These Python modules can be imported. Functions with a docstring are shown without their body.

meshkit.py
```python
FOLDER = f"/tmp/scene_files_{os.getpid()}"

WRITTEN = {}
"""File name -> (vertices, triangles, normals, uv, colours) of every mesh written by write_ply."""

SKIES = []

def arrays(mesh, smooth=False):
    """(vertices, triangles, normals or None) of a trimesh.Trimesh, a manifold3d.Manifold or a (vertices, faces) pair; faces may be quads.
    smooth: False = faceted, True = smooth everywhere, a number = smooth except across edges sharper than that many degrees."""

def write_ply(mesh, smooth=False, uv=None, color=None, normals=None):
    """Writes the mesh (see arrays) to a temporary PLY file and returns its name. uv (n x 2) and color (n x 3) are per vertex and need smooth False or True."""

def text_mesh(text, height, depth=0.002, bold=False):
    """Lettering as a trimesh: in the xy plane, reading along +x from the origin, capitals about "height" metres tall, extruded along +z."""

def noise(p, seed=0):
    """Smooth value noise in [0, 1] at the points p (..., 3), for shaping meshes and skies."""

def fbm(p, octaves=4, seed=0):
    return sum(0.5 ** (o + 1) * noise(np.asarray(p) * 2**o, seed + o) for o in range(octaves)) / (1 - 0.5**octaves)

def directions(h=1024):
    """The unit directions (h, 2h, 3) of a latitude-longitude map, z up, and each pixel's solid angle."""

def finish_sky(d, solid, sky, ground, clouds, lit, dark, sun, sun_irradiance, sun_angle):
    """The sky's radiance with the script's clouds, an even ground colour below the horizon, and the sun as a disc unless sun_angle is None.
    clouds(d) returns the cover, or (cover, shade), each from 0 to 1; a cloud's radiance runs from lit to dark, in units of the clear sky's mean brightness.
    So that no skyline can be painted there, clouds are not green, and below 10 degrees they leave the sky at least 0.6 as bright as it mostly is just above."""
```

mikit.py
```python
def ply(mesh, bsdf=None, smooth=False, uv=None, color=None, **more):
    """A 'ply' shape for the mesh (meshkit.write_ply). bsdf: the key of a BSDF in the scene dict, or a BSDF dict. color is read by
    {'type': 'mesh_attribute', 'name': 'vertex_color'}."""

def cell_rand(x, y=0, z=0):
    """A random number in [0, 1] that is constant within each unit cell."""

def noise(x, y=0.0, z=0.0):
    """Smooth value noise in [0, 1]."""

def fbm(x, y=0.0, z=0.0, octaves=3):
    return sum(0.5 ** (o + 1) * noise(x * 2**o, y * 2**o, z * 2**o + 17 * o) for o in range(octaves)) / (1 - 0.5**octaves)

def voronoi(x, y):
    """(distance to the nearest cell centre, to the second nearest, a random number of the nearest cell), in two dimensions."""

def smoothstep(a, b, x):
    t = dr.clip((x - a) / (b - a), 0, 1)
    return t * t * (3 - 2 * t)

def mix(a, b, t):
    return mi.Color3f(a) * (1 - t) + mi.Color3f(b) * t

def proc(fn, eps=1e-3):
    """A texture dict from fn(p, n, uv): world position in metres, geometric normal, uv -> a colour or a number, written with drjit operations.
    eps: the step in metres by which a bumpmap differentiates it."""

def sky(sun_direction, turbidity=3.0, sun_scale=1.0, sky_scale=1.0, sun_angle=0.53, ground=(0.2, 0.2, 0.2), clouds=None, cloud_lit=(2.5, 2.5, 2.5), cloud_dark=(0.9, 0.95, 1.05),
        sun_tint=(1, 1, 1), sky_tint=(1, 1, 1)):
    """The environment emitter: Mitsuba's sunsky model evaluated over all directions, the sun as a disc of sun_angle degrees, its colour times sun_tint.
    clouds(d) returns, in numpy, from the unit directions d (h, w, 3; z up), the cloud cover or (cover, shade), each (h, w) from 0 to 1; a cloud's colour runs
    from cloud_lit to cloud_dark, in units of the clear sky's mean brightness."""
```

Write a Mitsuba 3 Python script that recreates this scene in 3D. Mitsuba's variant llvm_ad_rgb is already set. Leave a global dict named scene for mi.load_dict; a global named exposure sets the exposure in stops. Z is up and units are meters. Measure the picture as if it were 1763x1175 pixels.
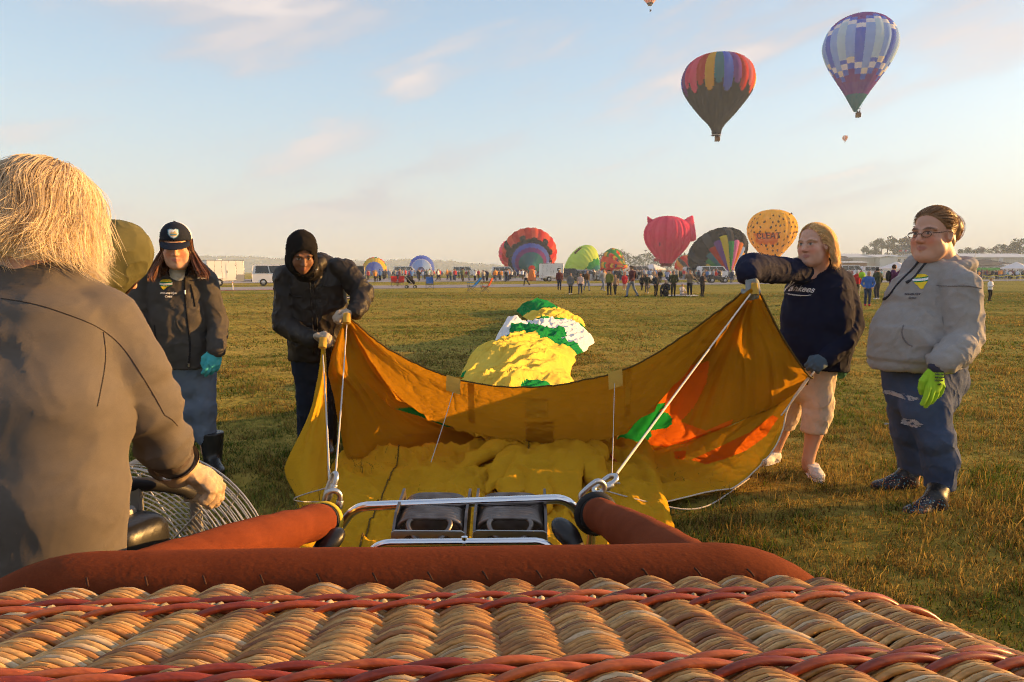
import math, random
import numpy as np, trimesh, mitsuba as mi, drjit as dr, mikit, meshkit
from mikit import proc, noise, fbm, voronoi, smoothstep, mix, cell_rand
from scipy.interpolate import RectBivariateSpline, CubicSpline
from scipy.spatial import cKDTree
from scipy.sparse import coo_matrix
from scipy.sparse.csgraph import connected_components
rng = np.random.default_rng(7); random.seed(7)
T = mi.ScalarTransform4f
scene, labels = {}, {}
# ------------------------------------------------------------------ camera, sky, exposure
FPX, CU, CV, CAMZ = 1200.0, 881.5, 587.5, 1.32
PITCH = math.atan(119.5 / FPX)
CP, SP = math.cos(PITCH), math.sin(PITCH)
scene['camera'] = {'type': 'perspective', 'fov': math.degrees(2 * math.atan(CU / FPX)), 'fov_axis': 'x', 'near_clip': 0.05, 'far_clip': 9000.0,
                   'to_world': T().look_at(origin=[0, 0, CAMZ], target=[0, CP, CAMZ - SP], up=[0, 0, 1]),
                   'medium': {'type': 'ref', 'id': 'mist'}}
SUN_EL, SUN_AZ = math.radians(10.5), math.radians(11.0)      # azimuth from +x (right) towards +y (ahead)
SUN = [math.cos(SUN_EL) * math.cos(SUN_AZ), math.cos(SUN_EL) * math.sin(SUN_AZ), math.sin(SUN_EL)]

def clouds(d):
    az, el = np.arctan2(d[..., 0], d[..., 1]), np.arcsin(np.clip(d[..., 2], -1, 1))
    p = np.stack([np.cos(az) * 4.2, np.sin(az) * 4.2, el * 15 - np.sin(az) * 4.0], -1)
    w = meshkit.fbm(p * 1.7 + 5, 3, 11)[..., None] - .5
    n = meshkit.fbm(p + 3.3 + w * V3(1.1, 1.1, .7), 6, 4)
    big = meshkit.noise(np.stack([np.cos(az) * 2.2, np.sin(az) * 2.2, el * 6 - np.sin(az) * 1.6], -1) + OFF, 9)
    c = np.clip((n * 0.85 + big * 0.55 - 0.645) / 0.24, 0, 1)
    c = c * c * (3 - 2 * c) * 0.95 * np.clip((el - 0.035) / 0.06, 0, 1)
    low = np.clip((0.24 - el) / 0.24, 0, 1) ** 1.4 * 0.84
    low = low + .14 * (1 - low); cover = np.clip(c + low * (1 - c), 0, 1)
    shade = np.where(c > low, np.clip(1.25 - (n - 0.42) * 3.0, 0, 1), .85)
    return cover, shade
V3, OFF = lambda *a: np.array(a, float), np.array([6.1, 2.7, 9.4])
scene['sky'] = mikit.sky(SUN, turbidity=3.0, sun_scale=1.0, sky_scale=0.8, clouds=clouds, sky_tint=(.97, .99, 1.06), cloud_lit=(1.85, 1.62, 1.52), cloud_dark=(1.08, 1.12, 1.27), sun_tint=(1.0, 0.84, 0.62))
exposure = 3.75
# low ground mist: one closed box of thin air round the place
scene['mist'] = {'type': 'homogeneous', 'albedo': {'type': 'rgb', 'value': [0.64, 0.80, 1.0]}, 'sigma_t': 0.00062}
scene['haze'] = {'type': 'cube', 'to_world': T().translate([0, 1200, 44]).scale([1900, 1900, 46]), 'bsdf': {'type': 'null'}, 'interior': {'type': 'ref', 'id': 'mist'}}
labels['haze'] = {'label': 'thin low morning mist lying over the airfield', 'category': 'haze', 'kind': 'stuff'}
# ------------------------------------------------------------------ helpers
def V(*a): return np.array(a, float)
def nz(v): v = np.asarray(v, float); return v / max(np.linalg.norm(v), 1e-12)
def P(u, v, Y):                       # the point at distance Y ahead that the photograph shows at pixel (u, v)
    xc, yc = (u - CU) / FPX, (CV - v) / FPX
    t = Y / (CP + SP * yc)
    return V(xc * t, Y, CAMZ + (CP * yc - SP) * t)
def GP(u, v, z=0.0):                  # the ground point seen at pixel (u, v)
    yc = (CV - v) / FPX
    return P(u, v, (z - CAMZ) / (CP * yc - SP) * (CP + SP * yc))
used = {}
def num(base):
    n = used.get(base, -1) + 1; used[base] = n
    return base if n == 0 else f'{base}_{n:03d}'
def lab(key, label=None, category=None, group=None, kind=None):
    d = labels.setdefault(key, {})
    for k, v in (('label', label), ('category', category), ('group', group), ('kind', kind)):
        if v: d[k] = v
    return key
def add(key, mesh, bsdf, smooth=False, **kw):
    key = num(key)
    scene[key] = mikit.ply(mesh, bsdf, smooth=smooth, **kw)
    return key
def thing(base, label, category, group=None):
    return lab(num(base), label, category, group)
def rgb(*c): return {'type': 'rgb', 'value': list(c)}
def bs(name, color, rough=0.8, two=True, spec=0.3, bump=None, bscale=0.002, **kw):
    b = {'type': 'principled', 'base_color': color if isinstance(color, dict) else (proc(color) if callable(color) else rgb(*color)), 'roughness': rough, 'specular': spec, **kw}
    if bump is not None: b = {'type': 'bumpmap', 'arbitrary': proc(bump, eps=bscale), 'bsdf': b, 'scale': 1.0}
    scene[name] = {'type': 'twosided', 'bsdf': b} if two else b
def cat(ms):
    vs, fs, o = [], [], 0
    for m in ms:
        v, f = (m.vertices, m.faces) if hasattr(m, 'vertices') else m
        v, f = np.asarray(v, float), np.asarray(f, int)
        if f.shape[1] == 4: f = np.vstack([f[:, [0, 1, 2]], f[:, [0, 2, 3]]])
        vs.append(v); fs.append(f + o); o += len(v)
    return np.vstack(vs), np.vstack(fs)
def box(c, s, R=None):
    m = trimesh.creation.box(extents=s); v = np.array(m.vertices)
    if R is not None: v = v @ np.asarray(R, float)       # rows of R: local axes in world
    return v + np.asarray(c, float), np.array(m.faces)
def bevbox(c, s, b=0.01, R=None):
    s = np.asarray(s, float) / 2; pts = []
    for sx in (-1, 1):
        for sy in (-1, 1):
            for sz in (-1, 1):
                q = V(sx, sy, sz) * s
                for k in range(3): o = -V(sx, sy, sz) * b; o[k] = 0; pts.append(q + o)
    m = trimesh.convex.convex_hull(np.array(pts)); v = np.array(m.vertices)
    if R is not None: v = v @ np.asarray(R, float)
    return v + np.asarray(c, float), np.array(m.faces)
def frames(p):
    t = np.gradient(p, axis=0); t /= np.maximum(np.linalg.norm(t, axis=1, keepdims=True), 1e-12)
    a = V(0, 0, 1) if abs(t[0, 2]) < 0.9 else V(1, 0, 0)
    n = nz(np.cross(t[0], a)); N = []
    for ti in t:
        n = nz(n - ti * (n @ ti)); N.append(n)
    N = np.array(N); return t, N, np.cross(t, N)
def tube(p, r, n=8, caps=True, closed=False, sq=1.0):
    p = np.asarray(p, float); m = len(p); r = np.broadcast_to(np.asarray(r, float), (m,))
    t, N, B = frames(p)
    a = np.arange(n) * 2 * np.pi / n
    v = p[:, None] + r[:, None, None] * (np.cos(a)[None, :, None] * N[:, None] + sq * np.sin(a)[None, :, None] * B[:, None])
    v = v.reshape(-1, 3)
    i, j = np.meshgrid(np.arange(m if closed else m - 1), np.arange(n), indexing='ij')
    i2, j2 = (i + 1) % m, (j + 1) % n
    f = np.stack([i * n + j, i * n + j2, i2 * n + j2, i2 * n + j], -1).reshape(-1, 4)
    f = np.vstack([f[:, [0, 1, 2]], f[:, [0, 2, 3]]])
    if caps and not closed:
        v = np.vstack([v, p[:1], p[-1:]]); k = len(v)
        jj = np.arange(n); j2 = (jj + 1) % n
        f = np.vstack([f, np.stack([jj * 0 + k - 2, j2, jj], 1), np.stack([jj * 0 + k - 1, (m - 1) * n + jj, (m - 1) * n + j2], 1)])
    return v, f
def spline(pts, n):
    pts = np.asarray(pts, float); s = np.r_[0, np.cumsum(np.linalg.norm(np.diff(pts, axis=0), axis=1))]
    return CubicSpline(s, pts, bc_type='natural')(np.linspace(0, s[-1], n))
def bent(pts, rad, n=7):                                   # a polyline with rounded corners, evenly filled
    pts = [np.asarray(p, float) for p in pts]; out = [pts[0]]
    for a, b, c in zip(pts[:-2], pts[1:-1], pts[2:]):
        r = min(rad, .45 * np.linalg.norm(a - b), .45 * np.linalg.norm(c - b)); p, q = b + nz(a - b) * r, b + nz(c - b) * r
        t = np.linspace(0, 1, n)[:, None]; out += list((1 - t) ** 2 * p + 2 * t * (1 - t) * b + t ** 2 * q)
    return np.array(out + [pts[-1]])
def lathe(prof, n=24, c=(0, 0, 0), ax=None):
    prof = np.asarray(prof, float); a = np.arange(n) * 2 * np.pi / n
    v = np.stack([prof[:, None, 0] * np.cos(a), prof[:, None, 0] * np.sin(a), np.repeat(prof[:, 1:2], n, 1)], -1).reshape(-1, 3)
    m = len(prof); i, j = np.meshgrid(np.arange(m - 1), np.arange(n), indexing='ij'); j2 = (j + 1) % n
    f = np.stack([i * n + j, i * n + j2, (i + 1) * n + j2, (i + 1) * n + j], -1).reshape(-1, 4)
    if ax is not None:
        z = nz(ax); x = nz(np.cross(z, V(0, 0, 1) if abs(z[2]) < .9 else V(1, 0, 0))); y = np.cross(z, x)
        v = v @ np.array([x, y, z])
    return v + np.asarray(c, float), np.vstack([f[:, [0, 1, 2]], f[:, [0, 2, 3]]])
def gridmesh(pts):
    a, b = pts.shape[:2]; i, j = np.meshgrid(np.arange(a - 1), np.arange(b - 1), indexing='ij')
    f = np.stack([i * b + j, (i + 1) * b + j, (i + 1) * b + j + 1, i * b + j + 1], -1).reshape(-1, 4)
    return pts.reshape(-1, 3), np.vstack([f[:, [0, 1, 2]], f[:, [0, 2, 3]]])
def vnormals(v, f):
    n = np.zeros_like(v); c = np.cross(v[f[:, 1]] - v[f[:, 0]], v[f[:, 2]] - v[f[:, 0]])
    for k in range(3): np.add.at(n, f[:, k], c)
    return n / np.maximum(np.linalg.norm(n, axis=1, keepdims=True), 1e-12)
def ridge(q, seed=0, pw=2.0, oc=2): return (1 - np.abs(2 * meshkit.fbm(q, oc, seed) - 1)) ** pw
def relight(n): return n
class Grid:                                              # signed distance on a (locally finer) grid -> one smooth closed surface
    def __init__(s, lo, hi, h, fine=()):                 # fine: (lo, hi, h) boxes
        s.ax = []
        for k in range(3):
            cuts = sorted([(f[0][k], f[1][k], f[2]) for f in fine]); x = lo[k]; out = []
            for a, b, hh in cuts:
                a, b = max(a, x), min(b, hi[k])
                if a > x: out.append(np.linspace(x, a, max(2, int((a - x) / h) + 1))[:-1])
                out.append(np.linspace(a, b, max(2, int((b - a) / hh) + 1))[:-1]); x = b
            out.append(np.linspace(x, hi[k], max(2, int((hi[k] - x) / h) + 2)))
            s.ax.append(np.concatenate(out))
        s.D = np.full([len(a) for a in s.ax], 1.0)
    def sl(s, lo, hi): return tuple(slice(max(0, np.searchsorted(a, lo[k]) - 1), np.searchsorted(a, hi[k]) + 1) for k, a in enumerate(s.ax))
    def pts(s, sl): return np.stack(np.meshgrid(*[a[q] for a, q in zip(s.ax, sl)], indexing='ij'), -1)
    def put(s, sl, d, k, sub=False):
        o = s.D[sl]
        if o.size == 0: return
        if sub: d, o = d, -o
        h = np.clip(.5 + .5 * (o - d) / max(k, 1e-6), 0, 1); r = o * (1 - h) + d * h - k * h * (1 - h)
        s.D[sl] = -r if sub else r
    def cap(s, a, b, ra, rb=None, k=.02, sub=False):
        a, b = np.asarray(a, float), np.asarray(b, float); rb = ra if rb is None else rb; m = max(ra, rb) + k + .03
        sl = s.sl(np.minimum(a, b) - m, np.maximum(a, b) + m); p = s.pts(sl); ba = b - a
        t = np.clip(((p - a) @ ba) / max(ba @ ba, 1e-12), 0, 1)
        s.put(sl, np.linalg.norm(p - a - t[..., None] * ba, axis=-1) - (ra + (rb - ra) * t), k, sub); return s
    def chain(s, pr, k=.02):
        for (a, ra), (b, rb) in zip(pr[:-1], pr[1:]): s.cap(a, b, ra, rb, k)
        return s
    def ell(s, c, r, A=None, k=.02, sub=False):          # A rows: the axes
        c = np.asarray(c, float); r = np.asarray(r, float); m = r.max() + k + .03; sl = s.sl(c - m, c + m); q = s.pts(sl) - c
        if A is not None: q = q @ np.asarray(A).T
        k0 = np.linalg.norm(q / r, axis=-1); k1 = np.linalg.norm(q / r ** 2, axis=-1)
        s.put(sl, k0 * (k0 - 1) / np.maximum(k1, 1e-9), k, sub); return s
    def sect(s, c0, w0, d0, c1, w1, d1, R, F, k=.03, pw=2.3):
        c0, c1 = np.asarray(c0, float), np.asarray(c1, float); m = max(w0, d0, w1, d1) + k + .03
        sl = s.sl(np.minimum(c0, c1) - m, np.maximum(c0, c1) + m); p = s.pts(sl); ba = c1 - c0
        t = np.clip(((p - c0) @ ba) / (ba @ ba), 0, 1); q = p - c0 - t[..., None] * ba
        w, d = w0 + (w1 - w0) * t, d0 + (d1 - d0) * t; u = q @ nz(ba); e = np.minimum(w, d)
        rr, ff = q @ R, q @ F
        kk = (np.abs(rr / w) ** pw + np.abs(ff / d) ** pw + np.abs(u / e) ** pw) ** (1 / pw)
        s.put(sl, (kk - 1) * e, k); return s
    def torso(s, secs, R, F, k=.03):
        for a, b in zip(secs[:-1], secs[1:]): s.sect(*a, *b, R, F, k)
        return s
    def cut(s, pt, n, lo=None, hi=None):                 # keep the side that n points away from
        sl = s.sl(lo, hi) if lo is not None else (slice(None),) * 3
        s.D[sl] = np.maximum(s.D[sl], (s.pts(sl) - np.asarray(pt)) @ nz(n)); return s
    def mesh(s):
        D, ax = s.D, s.ax; S = D < 0; nx, ny, nz_ = D.shape
        any_, all_ = np.zeros((nx - 1, ny - 1, nz_ - 1), bool), np.ones((nx - 1, ny - 1, nz_ - 1), bool)
        C = [(i, j, k) for i in (0, 1) for j in (0, 1) for k in (0, 1)]
        for i, j, k in C:
            c = S[i:nx - 1 + i, j:ny - 1 + j, k:nz_ - 1 + k]; any_ |= c; all_ &= c
        act = np.argwhere(any_ & ~all_); idx = np.full(any_.shape, -1); idx[tuple(act.T)] = np.arange(len(act))
        acc, cnt = np.zeros((len(act), 3)), np.zeros(len(act))
        def at(o): q = act + o; return D[tuple(q.T)], np.stack([ax[k][q[:, k]] for k in range(3)], 1)
        cv = {o: at(np.array(o)) for o in C}
        for o in C:
            for k in range(3):
                if o[k] == 0:
                    o2 = tuple(1 if q == k else o[q] for q in range(3)); d0, p0 = cv[o]; d1, p1 = cv[o2]
                    m = (d0 < 0) != (d1 < 0); t = (d0[m] / (d0[m] - d1[m]))[:, None]; acc[m] += p0[m] * (1 - t) + p1[m] * t; cnt[m] += 1
        v = acc / cnt[:, None]; F = []
        for k in range(3):
            a, b = [q for q in range(3) if q != k]
            s0 = [slice(1, -1)] * 3; s0[k] = slice(0, -1); s1 = list(s0); s1[k] = slice(1, None)
            A, B = S[tuple(s0)], S[tuple(s1)]; e = np.argwhere(A != B)
            if not len(e): continue
            inn = A[tuple(e.T)]; off = np.ones(3, int); off[k] = 0; e = e + off
            def ci(da, db): q = e.copy(); q[:, a] -= da; q[:, b] -= db; return idx[tuple(q.T)]
            q4 = np.stack([ci(1, 1), ci(0, 1), ci(0, 0), ci(1, 0)], 1)
            fl = inn if k != 1 else ~inn
            q4[~fl] = q4[~fl][:, ::-1]; F.append(q4)
        f = np.vstack(F); f = f[(f >= 0).all(1)]
        return v, np.vstack([f[:, [0, 1, 2]], f[:, [0, 2, 3]]])
def bridge_noise(v, sc, amp, seed): return amp * (2 * meshkit.fbm(v * np.asarray(sc), 3, seed) - 1)
# ------------------------------------------------------------------ ground, taxiway, grass, hills
def ghash(x, y):
    p = np.stack([x, y, 0 * x], -1)
    a = np.clip((46 - y) / 20, 0, 1) * np.clip((y - 0.5) / 1.0, 0, 1)
    return a * (0.045 * (meshkit.noise(p * [0.55, 0.9, 1], 3) - .5) + 0.05 * (meshkit.fbm(p * [1.1, 2.2, 1], 3, 5) - .5))
def turf_color(p):
    x, y = p.x, p.y
    big = fbm(x * 0.10, y * 0.16, 0.0, 3)
    band = fbm(x * 0.035 + 7.1, y * 0.55, 1.7, 3)
    mid = fbm(x * 1.3, y * 2.1, 4.0, 3)
    fine = noise(x * 23, y * 17, 2.0)
    t = dr.clip(0.40 * big + 0.35 * band + 0.30 * mid + 0.2 * fine - 0.12, 0, 1)
    a = mix((0.066, 0.088, 0.012), (0.215, 0.170, 0.034), smoothstep(0.25, 0.62, t))
    a = mix(a, (0.30, 0.215, 0.060), smoothstep(0.55, 0.85, t) * 0.7)
    return a * (0.72 + 0.5 * fine)
bs('turf', lambda p, n, uv: turf_color(p), rough=0.95, spec=0.05)
def axis_pts(segs):
    out = []
    for a, b, h in segs: out.append(np.linspace(a, b, max(2, int((b - a) / h) + 1))[:-1])
    return np.concatenate(out + [[segs[-1][1]]])
gx = axis_pts([(-1850, -200, 150), (-200, -45, 12), (-45, 45, 0.36), (45, 200, 12), (200, 1850, 150)])
gy = axis_pts([(-650, -20, 70), (-20, 0.2, 2), (0.2, 14, 0.17), (14, 46, 0.45), (46, 120, 6), (120, 400, 20), (400, 3050, 200)])
GX, GY = np.meshgrid(gx, gy, indexing='ij')
GZ = ghash(GX, GY) * (np.abs(GX) < 45)
GZ = GZ * np.clip((45 - np.abs(GX)) / 4, 0, 1)
v, f = gridmesh(np.stack([GX, GY, GZ], -1))
add('ground', (v, f), 'turf', smooth=True); lab('ground', 'mown airfield turf, autumn green and straw brown', kind='structure')
bs('tarmac', lambda p, n, uv: mix((0.16, 0.155, 0.16), (0.21, 0.20, 0.20), fbm(p.x * .3, p.y * .3, 0., 3)) * (0.9 + .2 * noise(p.x * 4, p.y * 4)), rough=0.9)
def strip(x0, x1, ya, yb, z):
    xs = np.linspace(x0, x1, 40); k = 0.56
    return gridmesh(np.stack([np.stack([xs, ya + k * xs, 0 * xs + z], -1), np.stack([xs, yb + k * xs, 0 * xs + z], -1)], 1)[:, ::-1])
add('taxiway', strip(-60, 260, 59.5, 72.5, 0.02), 'tarmac'); lab('taxiway', 'grey tarmac taxiway crossing the airfield behind the spectators', kind='structure')
add('apron', strip(-60, 300, 97, 150, 0.016), 'tarmac'); lab('apron', 'grey tarmac apron under the vehicles and crowd', kind='structure')
bs('red_line', (0.35, 0.03, 0.04), 0.8)
add('edge_marking', strip(-30, -14, 59.9, 60.5, 0.026), 'red_line'); lab('edge_marking', 'red painted line along the near taxiway edge at the left', kind='structure')
# individual grass blades, thinner with distance
def blades(y0, y1, dens, hgt, wid, seed, side=0.80, one=False):
    r = np.random.default_rng(seed)
    n = int(dens * (side * (y1 ** 2 - y0 ** 2) + 1.6 * (y1 - y0)))
    y = np.sqrt(r.uniform(y0 ** 2, y1 ** 2, n)); x = r.uniform(-1, 1, n) * (side * y + 0.8)
    p = np.stack([x, y, 0 * x], -1)
    clump = meshkit.fbm(p * [6, 6, 1], 3, 21); keep = r.uniform(0, 1, n) < np.clip(0.55 + 1.3 * (clump - .4), 0.40, 1)
    x, y, p, clump = x[keep], y[keep], p[keep], clump[keep]; n = len(x)
    tall = meshkit.noise(p * [1.7, 1.7, 1], 8)
    h = hgt * r.uniform(0.35, 1.25, n) * (0.45 + 1.1 * tall) * (0.7 + .7 * clump); w = wid * r.uniform(.7, 1.3, n)
    a = r.uniform(0, 2 * np.pi, n); b = a + r.normal(np.pi / 2, .5, n); ln = r.uniform(0.15, 1.1, n) * h
    z = ghash(x, y) - 0.004
    wx, wy = np.cos(a) * w, np.sin(a) * w; bx, by = np.cos(b) * ln, np.sin(b) * ln
    base = np.stack([x, y, z], -1); W = np.stack([wx, wy, 0 * wx], -1); Bd = np.stack([bx, by, 0 * bx], -1); H = np.stack([0 * h, 0 * h, h], -1)
    vs = np.stack([base - W, base + W, base + .38 * Bd + .62 * H - .75 * W, base + .38 * Bd + .62 * H + .75 * W, base + Bd + (1 - .25 * (ln / h))[:, None] * H], 1)
    o = np.arange(n)[:, None] * 5
    fs = np.concatenate([o + [0, 1, 3], o + [0, 3, 2], o + [2, 3, 4]])
    if one: vs, fs = vs[:, [0, 1, 4]], np.arange(n * 3).reshape(n, 3)
    t = np.clip(.10 + .75 * (meshkit.fbm(p * [.55, .8, 1], 3, 2) - .5) + .25 + .5 * meshkit.noise(p * [9, 9, 1], 31) + r.normal(0, .2, n), 0, 1)
    g, s, d = V(.075, .120, .016), V(.40, .29, .085), V(.20, .125, .034)
    col = np.where((t < .5)[:, None], g * r.uniform(.45, 1.6, (n, 1)), np.where((t < .75)[:, None], d * r.uniform(.6, 1.3, (n, 1)), s * r.uniform(.6, 1.25, (n, 1))))
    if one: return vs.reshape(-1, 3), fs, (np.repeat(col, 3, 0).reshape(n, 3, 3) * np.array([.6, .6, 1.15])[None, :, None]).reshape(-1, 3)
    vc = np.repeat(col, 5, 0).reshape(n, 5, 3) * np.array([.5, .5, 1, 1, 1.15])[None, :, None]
    return vs.reshape(-1, 3), fs, vc.reshape(-1, 3)
GB = [blades(1.2, 3.6, 4200, .052, .0021, 1), blades(1.2, 3.6, 6000, .040, .0022, 9, one=True), blades(1.2, 4.6, 300, .105, .0020, 11), blades(3.6, 6.5, 5200, .046, .0031, 2, one=True), blades(6.5, 11, 2200, .038, .0052, 3, one=True), blades(11, 22, 420, .036, .011, 4, one=True), blades(22, 44, 80, .036, .024, 5, one=True)]
scene['grass_blade_skin'] = {'type': 'principledthin', 'base_color': {'type': 'mesh_attribute', 'name': 'vertex_color'}, 'roughness': 0.55, 'spec_trans': 0.0, 'diff_trans': 0.9, 'spec_tint': 0.2}
gv, gf = cat([(b[0], b[1]) for b in GB]); gc = np.vstack([b[2] for b in GB])
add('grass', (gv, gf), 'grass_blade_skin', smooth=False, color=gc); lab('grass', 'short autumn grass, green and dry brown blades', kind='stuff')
del GB, gv, gc
# far wooded hills in the mist
bs('hill_wood_skin', lambda p, n, uv: mix((0.035, 0.045, 0.02), (0.075, 0.055, 0.025), fbm(p.x * .03, p.y * .03, p.z * .05, 3)), rough=1.0, spec=0.0)
def ridgeline(y, x0, x1, h0, seed, taper):
    xs = np.linspace(x0, x1, 700); ds = np.linspace(0, 1, 14)
    q = np.stack([xs / 260, 0 * xs, 0 * xs], -1); top = h0 * (0.45 + 0.9 * meshkit.fbm(q, 3, seed)) * taper(xs) + 7 * meshkit.fbm(q * 30, 3, seed + 1) * (taper(xs) > .05)
    X = np.repeat(xs[:, None], 14, 1); Y = y + 260 * ds[None] + 0 * X
    Z = top[:, None] * np.sin(np.clip(ds * 1.6, 0, 1) * np.pi / 2)[None] ** .8 + 3 * (meshkit.noise(np.stack([X / 9, Y / 20, 0 * X], -1), 5) - .5) * (ds > 0)
    return gridmesh(np.stack([X, Y, np.maximum(Z, -1)], -1)[:, ::-1])
add('wooded_hill', ridgeline(1700, -1800, 1800, 34, 4, lambda x: np.clip((-x + 250) / 500, .22, 1)), 'hill_wood_skin', smooth=True); lab('wooded_hill', 'long low wooded ridge lost in the mist on the horizon', kind='structure')
# ------------------------------------------------------------------ people: shared builders
def vc_bsdf(name, rough=0.6, spec=0.3, **kw):
    bs(name, {'type': 'mesh_attribute', 'name': 'vertex_color'}, rough, spec=spec, **kw)
vc_bsdf('skin', 0.52, 0.35)
vc_bsdf('painted_cloth', 0.85, 0.15)
CLOTH_BUMP = lambda p, n, uv: .0060 * dr.square(dr.square(1 - dr.abs(2 * fbm(p.x * 15 + 1.5 * noise(p.y * 9, p.z * 9, p.x * 9), p.y * 15, p.z * 10 + p.x * 5, 2) - 1))) + .0006 * noise(p.x * 420, p.y * 420, p.z * 420)
SHELL_BUMP = lambda p, n, uv: .0022 * dr.square(1 - dr.abs(2 * fbm(p.x * 9 + noise(p.y * 5, p.z * 5, p.x * 5), p.y * 9, p.z * 5, 2) - 1)) + .0004 * noise(p.x * 700, p.y * 700, p.z * 700)
def cloth(name, c1, c2, rough=0.85, sc=9.0, weave=900.0, spec=0.12, sheen=0.0, smooth_=False):
    c1, c2 = c1, c2
    def col(p, n, uv):
        big = fbm(p.x * sc, p.y * sc, p.z * sc, 3); w = noise(p.x * weave, p.y * weave, p.z * weave); s = fbm(p.x * 55, p.y * 55, p.z * 55, 2)
        return mix(c1, c2, big) * (0.86 + 0.16 * w + 0.12 * s)
    bs(name, col, rough, spec=spec, bump=SHELL_BUMP if smooth_ else CLOTH_BUMP, bscale=.002)
cloth('grey_fleece', (0.27, 0.262, 0.262), (0.33, 0.322, 0.322))
cloth('blue_denim', (0.065, 0.090, 0.145), (0.16, 0.205, 0.28), sc=5, weave=1100)
cloth('dark_denim', (0.026, 0.044, 0.102), (0.076, 0.110, 0.195), sc=5, weave=1100)
cloth('navy_fleece', (0.010, 0.012, 0.030), (0.014, 0.017, 0.042))
cloth('navy_trousers', (0.012, 0.017, 0.032), (0.022, 0.030, 0.052))
cloth('beige_cotton', (0.58, 0.47, 0.37), (0.68, 0.57, 0.46))
cloth('black_wax', (0.010, 0.009, 0.009), (0.026, 0.020, 0.017), rough=0.55, spec=0.3)
cloth('black_knit', (0.010, 0.009, 0.009), (0.018, 0.016, 0.016), rough=0.95, spec=0.05)
cloth('taupe_shell', (0.096, 0.085, 0.078), (0.118, 0.105, 0.096), rough=0.7, sc=4, smooth_=True)
cloth('olive_fleece', (0.085, 0.082, 0.035), (0.115, 0.108, 0.05))
cloth('brown_trim', (0.045, 0.022, 0.015), (0.06, 0.03, 0.02))
cloth('grey_shell', (0.052, 0.047, 0.045), (0.074, 0.067, 0.063), rough=0.68)
cloth('glove_canvas', (0.34, 0.29, 0.23), (0.44, 0.38, 0.31))
cloth('glove_leather', (0.40, 0.28, 0.18), (0.52, 0.39, 0.26), rough=0.65)
cloth('glove_grey', (0.20, 0.235, 0.26), (0.27, 0.30, 0.32))
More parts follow.
